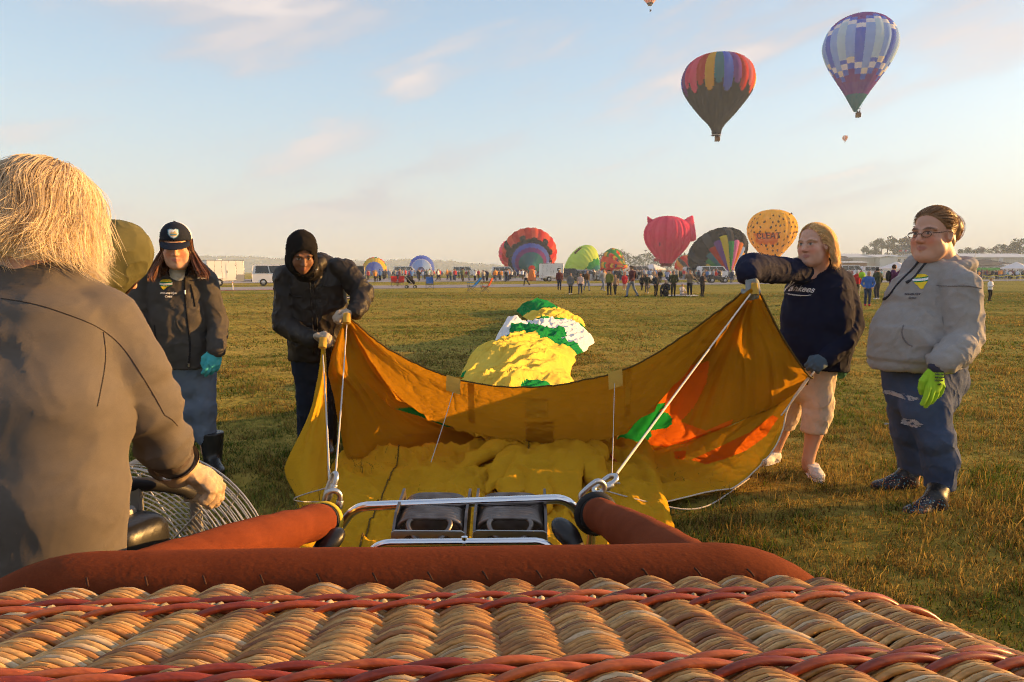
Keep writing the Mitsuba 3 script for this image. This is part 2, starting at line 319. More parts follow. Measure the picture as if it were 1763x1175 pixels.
cloth('glove_slate', (0.07, 0.11, 0.15), (0.10, 0.14, 0.18))
cloth('glove_cuff', (0.42, 0.36, 0.29), (0.5, 0.43, 0.34))
cloth('glove_teal', (0.05, 0.33, 0.38), (0.07, 0.42, 0.48))
cloth('glove_lime', (0.26, 0.52, 0.03), (0.36, 0.62, 0.05))
cloth('white_shirt', (0.6, 0.58, 0.54), (0.7, 0.68, 0.63))
cloth('white_mesh', (0.62, 0.62, 0.66), (0.75, 0.75, 0.78), weave=500)
bs('cap_navy', (0.014, 0.018, 0.032), 0.8, spec=.15)
bs('black_rubber', (0.012, 0.012, 0.013), 0.38, spec=.5)
bs('black_plastic', (0.014, 0.014, 0.016), 0.35, spec=.5)
bs('dark_cord', (0.03, 0.033, 0.045), 0.8)
bs('white_thread', (0.75, 0.75, 0.78), 0.7)
bs('dark_thread', (0.04, 0.04, 0.07), 0.8)
bs('logo_yellow', (0.75, 0.55, 0.03), 0.7); bs('logo_green', (0.02, 0.20, 0.07), 0.7); bs('logo_gold', (0.65, 0.45, 0.18), 0.7); bs('logo_blue', (0.12, 0.30, 0.42), .7)
bs('zip_metal', (0.55, 0.55, 0.57), 0.3, metallic=1.0)
cloth('boot_print', (0.02, 0.02, 0.04), (0.05, 0.04, 0.05))
def boot_col(p, n, uv):
    a, b, r = voronoi(p.x * 60 + p.z * 31, p.y * 60 + p.z * 47)
    c = mix((0.45, 0.12, 0.05), (0.10, 0.30, 0.42), smoothstep(.3, .4, r)); c = mix(c, (0.6, 0.5, 0.35), smoothstep(.7, .75, r))
    return mix(c, (0.022, 0.022, 0.035), smoothstep(.16, .24, a))
bs('floral_boot', boot_col, 0.4, spec=.4)

def fr(F, up=(0, 0, 1)):
    F = nz(F); R = nz(np.cross(F, up)); U = np.cross(R, F); return R, F, U
class Head:
    def __init__(s, c, hf, up=(0, 0, 1), sc=1.0, fat=0.0, wide=1.0):
        s.c, s.s, s.fat, s.w = np.asarray(c, float), sc, fat, wide; s.R, s.F, s.U = fr(hf, up); s.A = np.array([s.R, s.F, s.U])
    def q(s, r, f, u): return s.c + s.s * (r * s.w * s.R + f * s.F + u * s.U)
    def put(s, g):
        S, A, q = s.s, s.A, s.q; W = s.w
        g.ell(q(0, -.012, .035), V(.074 * W, .094, .086) * S, A, .01)
        g.ell(q(0, .020, -.030), V(.062 * W, .068, .085) * S, A, .02 * S)
        g.ell(q(0, .036, -.078), V(.047 * W, .046, .036) * S, A, .02 * S)
        g.ell(q(0, .066, -.098), V(.022, .018, .018) * S, A, .018 * S)
        for e in (-1, 1):
            g.ell(q(e * .041, .052, -.036), V(.024 + .012 * s.fat, .024, .028) * S, A, .02 * S)
            if s.fat: g.ell(q(e * .045, .030, -.075), V(.030 * s.fat + .012, .04, .040) * S, A, .02 * S)
            g.cap(q(e * .030, .086, .006), q(e * .030, .10, .004), .013 * S, .018 * S, .010 * S, sub=True)
            g.ell(q(e * .031, .071, .003), V(.0155, .0135, .0135) * S, A, .002 * S)
            g.cap(q(e * .020, .0865, .0125), q(e * .044, .080, .0125), .0028 * S, .0026 * S, .003 * S, sub=True); g.chain([(q(e * .012, .082, .019), .009 * S), (q(e * .032, .080, .025), .009 * S), (q(e * .055, .062, .019), .008 * S)], .01 * S)
            g.cap(q(e * .018, .080, -.0085), q(e * .045, .072, -.0065), .0055 * S, .005 * S, .007 * S)
            g.ell(q(e * .012, .093, -.036), V(.0095, .011, .0085) * S, A, .006 * S)
            g.ell(q(e * .075, -.006, -.012), V(.011, .020, .032) * S, A, .005 * S)
            g.ell(q(e * .082, .002, -.010), V(.006, .009, .016) * S, A, .004 * S, sub=True)
        g.chain([(q(0, .080, .012), .009 * S), (q(0, .094, -.012), .0095 * S), (q(0, .108, -.031), .0125 * S)], .010 * S)
        g.chain([(q(-.023, .074, -.066), .0045 * S), (q(0, .088, -.062), .0072 * S), (q(.023, .074, -.066), .0045 * S)], .007 * S)
        g.chain([(q(-.020, .074, -.069), .0045 * S), (q(0, .087, -.074), .0080 * S), (q(.020, .074, -.069), .0045 * S)], .006 * S)
        g.cap(q(-.019, .095, -.0675), q(.019, .095, -.0675), .0025 * S, .0025 * S, .004 * S, sub=True)
        if s.fat: g.ell(q(0, .040, -.110), V(.05, .045, .030) * S * (0.7 + .5 * s.fat), A, .025 * S)
    def color(s, v, base, lip=(.42, .13, .11), brow=(.13, .075, .045), iris=(.06, .07, .08), flush=0.25):
        l = (v - s.c) @ s.A.T / s.s; r, f, u = l[:, 0] / s.w, l[:, 1], l[:, 2]; ar = np.abs(r)
        c = np.tile(np.array(base, float), (len(v), 1)) * (0.93 + .14 * meshkit.fbm(v * 45, 2, 3)[:, None])
        def bl(m, col, k=1.0):
            m = np.clip(m, 0, 1)[:, None] * k; c[:] = c * (1 - m) + np.array(col) * m
        red = np.array(base) * V(1.12, .74, .68)
        bl(1.3 - np.hypot((ar - .040) / .028, (u + .034) / .026), red, flush * 2 * 1.0)
        bl(1.2 - np.hypot(r / .020, (u + .033) / .016), red, .5 * (flush > 0))
        bl((np.abs(u + .0675) < .0115) * (f > .068) * (1.25 - np.hypot(r / .025, (u + .0675) / .0115)) * 2.2, lip, .85)
        bl((f > .06) * (1.3 - np.hypot((ar - .034) / .024, (u - .0245 + (ar - .034) ** 2 * 9) / .0052)) * 1.6, brow, .85)
        bl((f > .055) * (1.25 - np.hypot((ar - .031) / .017, (u - .003) / .009)) * 1.3, np.array(base) * .55, .7)
        e = (f > .060) * (1.25 - np.hypot((ar - .031) / .0125, (u - .0025) / .0055)) * 2.5
        bl(e, (.50, .46, .43)); bl((f > .06) * (1.3 - np.hypot((ar - .031) / .0055, (u - .0025) / .0060)) * 3, iris)
        bl((f > .06) * (1.2 - np.hypot((ar - .031) / .016, (u - .0092) / .0028)) * 1.5, (.05, .03, .025), .8)
        return c
    def scalp(s, off=0.0, dens=1500, cond=None, seed=0):     # points and normals over the cranium
        r = np.random.default_rng(seed); d = r.normal(size=(dens * 3, 3)); d /= np.linalg.norm(d, axis=1, keepdims=True)
        l = d * V(.074 + off, .094 + off, .086 + off) + V(0, -.012, .035)
        k = np.ones(len(l), bool) if cond is None else cond(l)
        return l[k][:dens], d[k][:dens]
    def world(s, l): return s.c + s.s * ((l * V(s.w, 1, 1)) @ s.A)
def ribbons(paths, w, seed=0, cols=None):                  # hair: paths (n, m, 3) -> flat tapering strands
    n, m = paths.shape[:2]; t = np.gradient(paths, axis=1); t /= np.maximum(np.linalg.norm(t, axis=2, keepdims=True), 1e-9)
    r = np.random.default_rng(seed); a = r.normal(size=(n, 1, 3)); N = np.cross(t, a); N /= np.maximum(np.linalg.norm(N, axis=2, keepdims=True), 1e-9); B = np.cross(t, N)
    ww = np.asarray(w).reshape(-1, 1, 1) * (np.sin(np.linspace(.35, 1, m) * np.pi) ** .5 * .9 + .1)[None, :, None]
    vs = np.stack([paths + 1.15 * ww * N, paths - 1.15 * ww * N], 2)
    i = (np.arange(n)[:, None] * m + np.arange(m - 1)[None]).ravel() * 2
    F = np.stack([i, i + 1, i + 3, i + 2], 1)
    out = vs.reshape(-1, 3), np.vstack([F[:, [0, 1, 2]], F[:, [0, 2, 3]]])
    if cols is None: return out
    return out, np.repeat(cols, m * 2, 0)
def hairbs(name, a, b):
    scene[name] = {'type': 'twosided', 'bsdf': {'type': 'principled', 'base_color': {'type': 'mesh_attribute', 'name': 'vertex_color'}, 'roughness': .42, 'specular': .45, 'sheen': .3}}
scene['hair'] = {'type': 'twosided', 'bsdf': {'type': 'principled', 'base_color': {'type': 'mesh_attribute', 'name': 'vertex_color'}, 'roughness': .42, 'specular': .4}}
scene['soft_hair'] = {'type': 'principledthin', 'base_color': {'type': 'mesh_attribute', 'name': 'vertex_color'}, 'roughness': .5, 'spec_trans': 0.0, 'diff_trans': .95, 'spec_tint': .4}
def hand(g, w, d, n, t, curl=(.35, .5, .4), sc=1.0, fat=0.0, spread=.10, thumb=.6, k=.006, vary=.06, xs=1.0):
    """w wrist, d finger direction, n where the palm faces, t thumb side"""
    d = nz(d); n = nz(n - d * (np.dot(n, d))); t0 = np.cross(d, n); t = t0 if t0 @ np.asarray(t, float) > 0 else -t0
    F = lambda a, b, c: np.asarray(w, float) + sc * (a * t + b * d + c * n)
    A = np.array([t, d, n]); fr_ = fat
    g.cap(F(0, -.03, 0), F(0, .02, 0), (.026 + fr_) * sc, (.028 + fr_) * sc, .012)
    g.ell(F(0, .048, 0), V(.041 + fr_, .052, .016 + fr_) * sc, A, .012)
    g.ell(F(.022, .028, .010), V(.018 + fr_, .030, .015 + fr_) * sc, A, .012)
    for j, (x, L) in enumerate(((.030, .070), (.0105, .078), (-.0105, .072), (-.030, .056))):
        x = x * xs; p = F(x, .083 - .006 * abs(j - 1), 0); a = 0.0; sp = (x / .03 / xs) * spread; r = (.0098 - .0006 * (j == 3) + fr_) * sc
        g.cap(F(x * .8, .05, 0), p, r * 1.12, r * 1.1, k)
        for i, (fr2, c) in enumerate(zip((.45, .31, .24), curl)):
            a += c + vary * (j - 1.5) * (i < 2); q = p + sc * L * fr2 * ((math.cos(a) * d + math.sin(a) * n) * math.cos(sp) + t * math.sin(sp))
            g.cap(p, q, r * (1.08 - .09 * i), r * (1.0 - .09 * i), k * .5); p = q
    p0, p1 = F(.030, .018, .008), F(.052, .050, .012 + .02 * thumb)
    g.chain([(p0, (.014 + fr_) * sc), (p1, (.0125 + fr_) * sc), (F(.052 - .018 * thumb, .080, .018 + .03 * thumb), (.0115 + fr_) * sc), (F(.045 - .035 * thumb, .100, .022 + .035 * thumb), (.0098 + fr_) * sc)], k)
def hand_mesh(w, d, n, t, h=.0045, **kw):
    w = np.asarray(w, float); g = Grid(w - .22, w + .22, h); hand(g, w, d, n, t, **kw); return g.mesh()
def shoe(g, heel, d, L=.26, wd=.046, ht=.075, k=.02):
    d = nz(d); s = V(-d[1], d[0], 0); A = np.array([s, d, V(0, 0, 1)]); H = np.asarray(heel, float)
    g.ell(H + d * L * .22 + V(0, 0, .038), V(wd * .86, L * .24, .042), A, k); g.ell(H + d * L * .68 + V(0, 0, .030), V(wd, L * .33, .034), A, k)
    g.cap(H + d * L * .22 + V(0, 0, .04), H + d * L * .30 + V(0, 0, ht), wd * .82, wd * .8, k); g.cap(H + d * L * .3 + V(0, 0, ht * .9), H + d * L * .62 + V(0, 0, .045), wd * .78, wd * .7, k)
    g.cut(H + V(0, 0, .004), V(0, 0, -1), H - .4, H + .4)
def sole(heel, d, L=.26, wd=.05, th=.022):
    d = nz(d); s = V(-d[1], d[0], 0); a = np.linspace(0, 2 * np.pi, 28, endpoint=False)
    x, y = np.cos(a), np.sin(a); w = wd * (1 - .16 * (x < 0.2) * (1 - np.abs(x)))
    pts = np.asarray(heel)[None] + d * (L / 2 + x[:, None] * (L / 2 + .006)) + s * (y * w)[:, None]
    lo, hi = pts + V(0, 0, .002), pts + V(0, 0, th); i = np.arange(28); j = (i + 1) % 28
    v = np.vstack([lo, hi, hi.mean(0, keepdims=True), lo.mean(0, keepdims=True)])
    return v, np.vstack([np.stack([i, j, j + 28], 1), np.stack([i, j + 28, i + 28], 1), np.stack([i + 28, j + 28, i * 0 + 56], 1), np.stack([j, i, i * 0 + 57], 1)])
def folds(v, f, amp=.006, sc=(9, 9, 4), seed=0, joints=(), pw=2.0):
    n = vnormals(v, f); q = v * np.asarray(sc, float) + (meshkit.fbm(v * 5, 2, seed + 9)[:, None] - .5) * 1.2
    wp = np.stack([meshkit.fbm(v * 6, 2, seed + k) for k in (21, 22, 23)], 1) - .5
    d = amp * (ridge(q + wp * 1.6, seed, pw) - .35) + amp * .55 * (ridge((q + wp * 2.2) * 2.1 + 7, seed + 2, 3.2, 1) - .25)
    for c, ax, rad, a in joints:                           # creases across a limb near a joint
        l = v - np.asarray(c); w = np.exp(-(np.linalg.norm(l, axis=1) / rad) ** 2); ax = nz(ax)
        u = l @ ax + .02 * (meshkit.noise(v * 14, seed + 3) - .5)
        d = d + a * w * (ridge(np.stack([u * 17, l[:, 0] * 4, l[:, 1] * 4], 1), seed + 5, 1.6, 1) - .4)
    return v + n * d[:, None]
def ring(pts, r, n=8): return tube(np.vstack([pts, pts[:1]])[:-1], r, n, closed=True)
def surf_pts(uv, O, X, Y, N, gv, off=.002, rad=.03):        # drape flat points (x, y) in the frame O X Y N onto the garment's vertices
    rel = gv - O; a = np.stack([rel @ X, rel @ Y], 1); d = rel @ N
    m = (np.abs(a[:, 0]) < .35) & (np.abs(a[:, 1]) < .35); a, d = a[m], d[m]
    tr = cKDTree(a); out = []
    dd, ii = tr.query(uv, k=min(12, len(a)))
    dv = d[ii]; top = dv.max(1, keepdims=True); w = np.exp(-(dd / .008) ** 2) * (dv > top - .04) + 1e-9
    h = (w * dv).sum(1) / w.sum(1)
    return O + uv[:, :1] * X + uv[:, 1:2] * Y + (h + off)[:, None] * N
def onto(v, f, pts, n=40, off=.001):                         # a stitched line laid on a garment where the photograph shows it
    px = spline(np.c_[np.asarray(pts, float), np.zeros(len(pts))], n)[:, :2]
    o = np.tile(V(0, 0, CAMZ), (n, 1)); d = np.array([nz(P(a, b, 1.0) - V(0, 0, CAMZ)) for a, b in px])
    loc, ri, ti = trimesh.Trimesh(v, f, process=False).ray.intersects_location(o, d, multiple_hits=False)
    k = np.argsort(ri); loc, ri, ti = loc[k], ri[k], ti[k]
    if len(loc) < 2: return None
    return loc - d[ri] * off
def drape(m, O, X, Y, N, gv, off=.0040):
    v = np.asarray(m.vertices if hasattr(m, 'vertices') else m[0], float); f = np.asarray(m.faces if hasattr(m, 'faces') else m[1])
    p = surf_pts(v[:, :2], O, X, Y, N, gv, off); return p + v[:, 2:3] * N, f
def textm(s, h, x=0, y=0, slant=0.0, bold=True, depth=.0012, wid=1.0):
    m = meshkit.text_mesh(s, h, depth, bold); v = np.array(m.vertices); v = np.array(v); v[:, 0] *= wid; v[:, 0] -= (v[:, 0].max() + v[:, 0].min()) / 2
    v[:, 0] += v[:, 1] * slant; v[:, :2] += (x, y); return v, np.array(m.faces)
def band_mesh(poly, step=.006):                             # a flat polygon -> fine triangles so that it drapes
    from shapely.geometry import Polygon
    m = trimesh.creation.extrude_polygon(Polygon(poly), .0012, engine='earcut')
    v, f = trimesh.remesh.subdivide_to_size(np.array(m.vertices), np.array(m.faces), step, max_iter=12); return v, f
def balloon_logo(key, O, X, Y, N, gv, w, tilt=0.0):
    prof = [(0, -1.15), (.16, -1.12), (.30, -.85), (.62, -.42), (.88, 0), (.98, .34), (.86, .72), (.55, .98), (0, 1.08)]
    pr = spline(np.array([(a, b, 0) for a, b in prof]), 60)[:, :2]
    def at(y): return np.interp(y, pr[:, 1], pr[:, 0])
    for y0, y1, b in ((-1.15, -.12, 'logo_yellow'), (-.12, .05, 'logo_green'), (.05, .40, 'white_thread'), (.40, .58, 'logo_green'), (.58, 1.08, 'logo_yellow')):
        ys = np.linspace(y0, y1, 12); sag = -.10
        R = np.stack([at(ys), ys + sag * (1 - at(ys) ** 2)], 1); Lf = np.stack([-at(ys), ys + sag * (1 - at(ys) ** 2)], 1)
        row = lambda y: np.stack([np.linspace(-at(y), at(y), 14), y + sag * (1 - np.linspace(-at(y), at(y), 14) ** 2)], 1)
        g = np.stack([row(y) for y in ys], 0) * (w / 2)
        if tilt: g = g @ np.array([[math.cos(tilt), math.sin(tilt)], [-math.sin(tilt), math.cos(tilt)]])
        q = surf_pts(g.reshape(-1, 2), O, X, Y, N, gv, .0045).reshape(g.shape[0], g.shape[1], 3)
        add(f'{key}__balloon_emblem', gridmesh(q), b, smooth=True)
# ------------------------------------------------------------------ woman in the grey hoodie, right
def hoodie_woman():
    K = thing('person', 'woman with glasses in grey hoodie, ripped jeans and lime glove', 'person')
    F = nz(V(-.80, -.60, 0)); R, F, U = fr(F); L = -R
    hd = Head(P(1607, 402, 3.86), nz(V(-.91, -.41, -.05)), sc=1.15, fat=.75, wide=1.04)
    q = hd.q
    # --- body: head, neck, limbs under the clothes, one surface
    g = Grid(P(1607, 402, 3.86) - V(.75, .75, 1.75), P(1607, 402, 3.86) + V(.5, .75, .3), .022, [(hd.c - .165, hd.c + .165, .0048)])
    hd.put(g)
    g.cap(hd.q(0, -.02, -.05), P(1622, 462, 3.92), .072, .085, .03)
    sh = P(1654, 496, 3.72); el = P(1659, 578, 3.66); wr = P(1614, 632, 3.56)
    sh2 = P(1585, 485, 4.14); el2 = P(1556, 570, 4.22); wr2 = P(1530, 600, 4.02)
    kn = P(1610, 752, 3.74); an = P(1617, 842, 3.80); hp = P(1610, 650, 3.82)
    kn2 = P(1562, 742, 4.10); an2 = P(1570, 815, 4.16); hp2 = P(1566, 650, 4.05)
    g.cap(P(1620, 470, 3.93), P(1588, 630, 3.95), .10, .11, .03)
    g.chain([(sh, .05), (el, .04), (wr, .028)]); g.chain([(sh2, .05), (el2, .04), (wr2, .028)]); g.cap(sh, sh2, .05, .05)
    g.chain([(hp, .07), (kn, .065), (an, .045), (an - V(0, 0, .06), .04)]); g.chain([(hp2, .07), (kn2, .065), (an2, .045), (an2 - V(0, 0, .06), .04)])
    v, f = g.mesh(); c = hd.color(v, (.52, .30, .22), lip=(.38, .15, .13), brow=(.07, .04, .03), flush=.45)
    add(f'{K}__body', (v, f), 'skin', smooth=True, color=c)
    # --- hoodie
    g = Grid(P(1590, 560, 3.9) - V(.62, .75, .45), P(1590, 560, 3.9) + V(.62, .75, .55), .0100)
    secs = [(P(1584, 634, 3.93), .205, .222), (P(1578, 604, 3.92), .222, .250), (P(1579, 580, 3.92), .218, .244), (P(1592, 530, 3.92), .186, .192), (P(1608, 492, 3.92), .160, .152), (P(1618, 468, 3.93), .125, .100)]
    g.torso(secs, R, F, .02)
    g.chain([(P(1634, 476, 3.80), .075), (sh, .092), (el, .088), (P(1646, 606, 3.62), .076), (P(1622, 622, 3.57), .054)], .010)
    g.chain([(P(1612, 476, 4.05), .07), (sh2, .075), (el2, .075), (wr2, .06)], .03)
    g.cut(P(1588, 631, 3.92), nz(V(.03, 0, -1)), P(1588, 640, 3.92) - .5, P(1588, 640, 3.92) + V(.5, .5, .12))
    # the sleeve and cuff hang lower than the hem
    g.chain([(P(1650, 600, 3.60), .078), (P(1632, 616, 3.56), .068), (P(1618, 624, 3.54), .050)], .012)
    g.cap(P(1622, 476, 3.93), P(1622, 462, 3.93), .10, .09, .03)
    v, f = g.mesh()
    v = folds(v, f, .010, (8, 8, 4), 3, [(el, el - sh, .14, .020), (P(1630, 620, 3.56), wr - el, .09, .022), (P(1590, 618, 3.9), V(0, 0, 1), .25, .012), (sh, V(.6, -.6, .3), .12, .008)])
    v = folds(v, f, .0035, (19, 19, 8), 41, (), 1.5); n = vnormals(v, f)
    # kangaroo pouch: a raised panel across the belly
    rel = v - P(1581, 585, 3.92); a, z = rel @ R, rel @ U; fr_ = n @ F
    pm = (fr_ > .1) * np.clip((.19 - np.abs(a) - np.clip(z - .0, 0, 1) * .8) / .008, 0, 1) * np.clip((.09 - z) / .008, 0, 1) * np.clip((z + .115) / .008, 0, 1)
    v = v + n * (pm * .011)[:, None]
    hm = np.clip((z + .118) / .006, 0, 1); v = v + n * (-.010 * np.exp(-((z + .108) / .007) ** 2) * (np.abs(rel @ L) < .26))[:, None]
    H = add(f'{K}__hoodie', (v, f), 'grey_fleece', smooth=True); gv = v; v_h, f_h = v, f
    # seams: shoulder seam round the sleeve head, pouch opening edge
    # --- hood lying on the shoulders: thick collar roll round the neck, folded bag at the back
    base = P(1622, 458, 3.93); g = Grid(base - .30, base + .30, .009)
    ang = np.linspace(-.82 * np.pi, .82 * np.pi, 26); ringp = [base + .128 * (math.sin(a) * 1.03 * L + -math.cos(a) * F) + V(0, 0, .030 * (math.cos(a) + 1) / 2 + .010 * math.sin(a) - .022) for a in ang]
    g.chain([(p, .022 + .014 * math.cos(a / 2)) for p, a in zip(ringp, ang)], .012)
    g.ell(base - F * .135 + V(0, 0, -.035), V(.125, .048, .075), np.array([R, F, U]), .03)
    v, f = g.mesh(); v = folds(v, f, .006, (12, 12, 9), 8)
    add(f'{K}__hood', (v, f), 'grey_fleece', smooth=True)
    gvh = np.vstack([gv, v])
    # drawstrings and grommets draped over the chest
    X = nz(V(1, -.05, 0)); N = V(0, -1, 0); Y = V(0, 0, 1); O = P(1560, 500, 3.9)
    for pts in ([(1584, 446), (1572, 462), (1556, 478), (1540, 496), (1527, 512), (1519, 517)], [(1600, 447), (1586, 462), (1577, 474), (1567, 483), (1560, 487)]):
        w = onto(*cat([(v_h, f_h), (v, f)]), pts, 34, .004); w = w[:1] + (w - w[:1]) if len(w) == 34 else spline(w, 34)
        add(f'{K}__drawstring', tube(w, np.r_[np.full(29, .0055), np.full(5, .0085)], 7), 'dark_cord', smooth=True)
    # chest emblem and lettering
    O = P(1588, 481, 3.72); n0 = nz(V(-.42, -.90, .1)); X = nz(np.cross(V(0, 0, 1), n0)) * -1; X = nz(np.cross(n0, V(0, 0, 1))) * -1
    if X[0] < 0: X = -X
    Y = nz(np.cross(n0, X)); Y = Y if Y[2] > 0 else -Y
    balloon_logo(K, O, X, Y, n0, gv, .078, .1)
    O2 = P(1573, 506, 3.72)
    for s, y, h in (('Private Eye', .0, .0100), ('Crew', -.022, .0100)):
        add(f'{K}__lettering', drape(textm(s, h, 0, y, .25), O2, X, Y, n0, gv), 'dark_thread')
    # pouch opening edge (a line of darker grey cord) and shoulder seam
    def seam(pts, r, b, Y_):
        w = onto(v_h, f_h, pts, 30, .001)
        if w is not None: add(f'{K}__seam', tube(w, r, 6), b, smooth=True)
    seam([(1556, 560), (1553, 572), (1556, 584), (1563, 592), (1571, 597)], .004, 'grey_seam', 3.7)
    seam([(1610, 480), (1612, 492), (1640, 493), (1668, 493), (1690, 497)][1:], .003, 'grey_seam', 3.68)
    # --- jeans
    g = Grid(V(1.75, 3.35, 0), V(2.85, 4.55, .95), .0100)
    g.torso([(P(1588, 668, 3.95), .185, .195), (P(1590, 640, 3.95), .200, .210), (P(1590, 612, 3.94), .205, .215)], R, F, .02)
    g.ell(P(1632, 655, 4.0), V(.11, .11, .11), None, .04)
    g.chain([(P(1592, 668, 3.82), .122), (P(1594, 705, 3.79), .117), (kn, .086), (P(1619, 790, 3.78), .090), (an, .074)], .03)
    g.chain([(P(1566, 668, 4.08), .115), (P(1564, 705, 4.08), .104), (kn2, .083), (P(1571, 775, 4.14), .088), (an2, .074)], .03)
    g.cut(an + V(0, 0, .005), V(0, 0, -1), an - V(.2, .2, .2), an + V(.2, .15, .05)); g.cut(an2 + V(0, 0, .005), V(0, 0, -1), an2 - V(.2, .12, .2), an2 + V(.12, .2, .05))
    v, f = g.mesh(); v = folds(v, f, .006, (8, 8, 9), 5, [(kn, hp - kn, .10, .014), (kn2, hp2 - kn2, .1, .014), (P(1625, 700, 3.85), V(.3, 0, 1), .13, .012), (an, V(0, 0, 1), .06, .008)])
    add(f'{K}__jeans', (v, f), 'dark_denim', smooth=True)
    gj = v
    r = np.random.default_rng(4)
    for (cu, cv_, w, h) in ((1588, 693, .075, .03), (1592, 738, .07, .05), (1556, 742, .03, .012)):
        O = P(cu, cv_, 3.62); a = np.linspace(0, 2 * np.pi, 26, endpoint=False); k = r.uniform(.6, 1.1, 26)
        poly = np.stack([np.cos(a) * w / 2 * k, np.sin(a) * h / 2 * k], 1); m = band_mesh(poly)
        add(f'{K}__denim_tear', drape(m, O, V(1, 0, 0), V(0, 0, 1), V(0, -1, 0), gj, .0015), 'frayed_denim')
    # --- boots, glove, glasses, hair
    for (a, heel, d) in ((an, P(1627, 886, 3.74), V(-.95, -.30, 0)), (an2, P(1580, 846, 4.14), V(-1, -.05, 0))):
        heel = V(heel[0], heel[1], 0.0); g = Grid(heel - .42, heel + .42, .009); shoe(g, heel, d, .29, .052, .10); g.cap(heel + nz(d) * .07 + V(0, 0, .08), a + V(0, 0, .05), .055, .062, .02)
        v, f = g.mesh(); up = v[f].mean(1)[:, 2] > .088 + .25 * np.maximum(0, (v[f].mean(1) - heel) @ nz(d) - .09)
        add(f'{K}__boot', (v, f[~up]), 'floral_boot', smooth=True); add(f'{K}__boot_shaft', (v, f[up]), 'black_rubber', smooth=True)
        add(f'{K}__boot_sole', sole(heel, d, .29, .056, .02), 'black_rubber', smooth=30)
    d = nz(V(-.03, -.06, -1)); n = nz(V(-.30, .95, 0)); t = nz(V(-.95, -.3, 0)); w0 = P(1612, 636, 3.53)
    v, f = hand_mesh(w0, d, n, t, h=.0032, curl=(.22, .22, .18), sc=1.25, fat=.0008, xs=1.25, k=.002, spread=.13, thumb=.2)
    add(f'{K}__glove', (v, f), 'glove_lime', smooth=True)
    gl = v; zz = -n
    Ux = nz(np.cross(d, zz)); Ux = Ux if Ux[0] > 0 else -Ux
    for y in (-.026, -.042, -.058):
        add(f'{K}__glove_lettering', drape(textm('MECHANIX', .0085, -.002, y + .0, .0, True, .0008, .9), w0, Ux, -d, zz, gl, .0015), 'dark_thread')
    bd = band_mesh([(-.042, -.078), (.040, -.064), (.040, -.078), (-.042, -.094)], .008); add(f'{K}__glove_strap', drape(bd, w0, Ux, -d, zz, gl, .002), 'dark_cord', smooth=True)
    add(f'{K}__glove_cuff', tube([w0 + V(0, 0, .03), w0 - V(0, 0, .012)], .039, 16), 'dark_thread', smooth=True)
    # glasses
    for e in (-1, 1):
        a = np.linspace(0, 2 * np.pi, 22, endpoint=False); p = np.array([q(e * .034 + .023 * np.cos(t_) * .98, .099 - .10 * (abs(e * .034 + .023 * np.cos(t_)) ** 1.5), -.004 + .0135 * np.sin(t_)) for t_ in a])
        add(f'{K}__glasses_rim', tube(p, .0022, 6, closed=True), 'tortoise', smooth=True)
        add(f'{K}__glasses_arm', tube(spline([q(e * .057, .090, .002), q(e * .078, .05, .003), q(e * .084, -.005, .002), q(e * .083, -.02, -.012)], 14), .0026, 6), 'tortoise', smooth=True)
        add(f'{K}__glasses_lens', (np.vstack([p, p.mean(0, keepdims=True)]), np.stack([np.arange(22), (np.arange(22) + 1) % 22, np.full(22, 22)], 1)), 'lens_glass')
    add(f'{K}__glasses_bridge', tube([q(-.011, .099, -.001), q(0, .103, .001), q(.011, .099, -.001)], .0022, 6), 'tortoise', smooth=True)
    # hair: pulled back to a bun
    bun = hd.q(0, -.125, .022); g = Grid(hd.c - .24, hd.c + .24, .0065)
    g.ell(hd.q(0, -.018, .042), V(.0805 * hd.w, .097, .088) * hd.s, hd.A, .01); g.ell(bun, V(.05, .042, .062) * hd.s, hd.A, .012)
    g.ell(hd.q(0, -.075, -.040), V(.052, .04, .055) * hd.s, hd.A, .02)
    g.cut(hd.q(0, .052, .07), nz(hd.F * .80 - hd.U * .62)); 
    v, f = g.mesh(); n = vnormals(v, f); v = v + n * (.004 * (ridge((v - hd.c) @ hd.A.T * V(60, 14, 30), 3) - .3))[:, None]
    hc = lambda v, s: V(.20, .115, .055) * (.6 + .9 * meshkit.noise(v * 90, s))[:, None]
    add(f'{K}__hair', (v, f), 'hair', smooth=True, color=hc(v, 1))
    l, dn = hd.scalp(.008, 2600, lambda l: (l[:, 1] < .075 - .2 * np.clip(.06 - l[:, 2], 0, 1)) & (l[:, 2] > -.02) & (l[:, 1] * .8 - (l[:, 2] - .07) * .62 < .045), 3)
    b = np.array([0, -.115, .02]); pa = []
    tt = np.linspace(0, 1, 9)
    for i, s in enumerate(tt):
        m = l * (1 - s) + b * s; e = (m - V(0, -.012, .035)) / V(.083, .106, .096); r_ = np.linalg.norm(e, axis=1, keepdims=True)
        m = V(0, -.012, .035) + e / np.maximum(r_, 1e-6) * V(.083, .106, .096) * (1.0 + .02 * np.sin(s * 3.14)); pa.append(m * (1 - s ** 6) + (b + dn * .03) * s ** 6)
    pa = np.stack(pa, 1); pa = pa + (meshkit.noise(pa * 25 + 3, 5)[..., None] - .5) * .006
    pw = hd.c + hd.s * ((pa * V(hd.w, 1, 1)) @ hd.A); cl = V(.23, .125, .06) * np.random.default_rng(1).uniform(.5, 1.7, (len(pw), 1))
    add(f'{K}__hair_strand', *(lambda r_: (r_[0], 'hair'))(ribbons(pw, .0013, 1, cl)), smooth=True, color=ribbons(pw, .0013, 1, cl)[1]); lab(f'{K}__hair_strand', kind='stuff')
    # loose bun curls
    r = np.random.default_rng(5); a = r.uniform(0, 6.28, (220, 1)); e = r.normal(0, .5, (220, 1)); tt = np.linspace(0, 1, 12)[None]
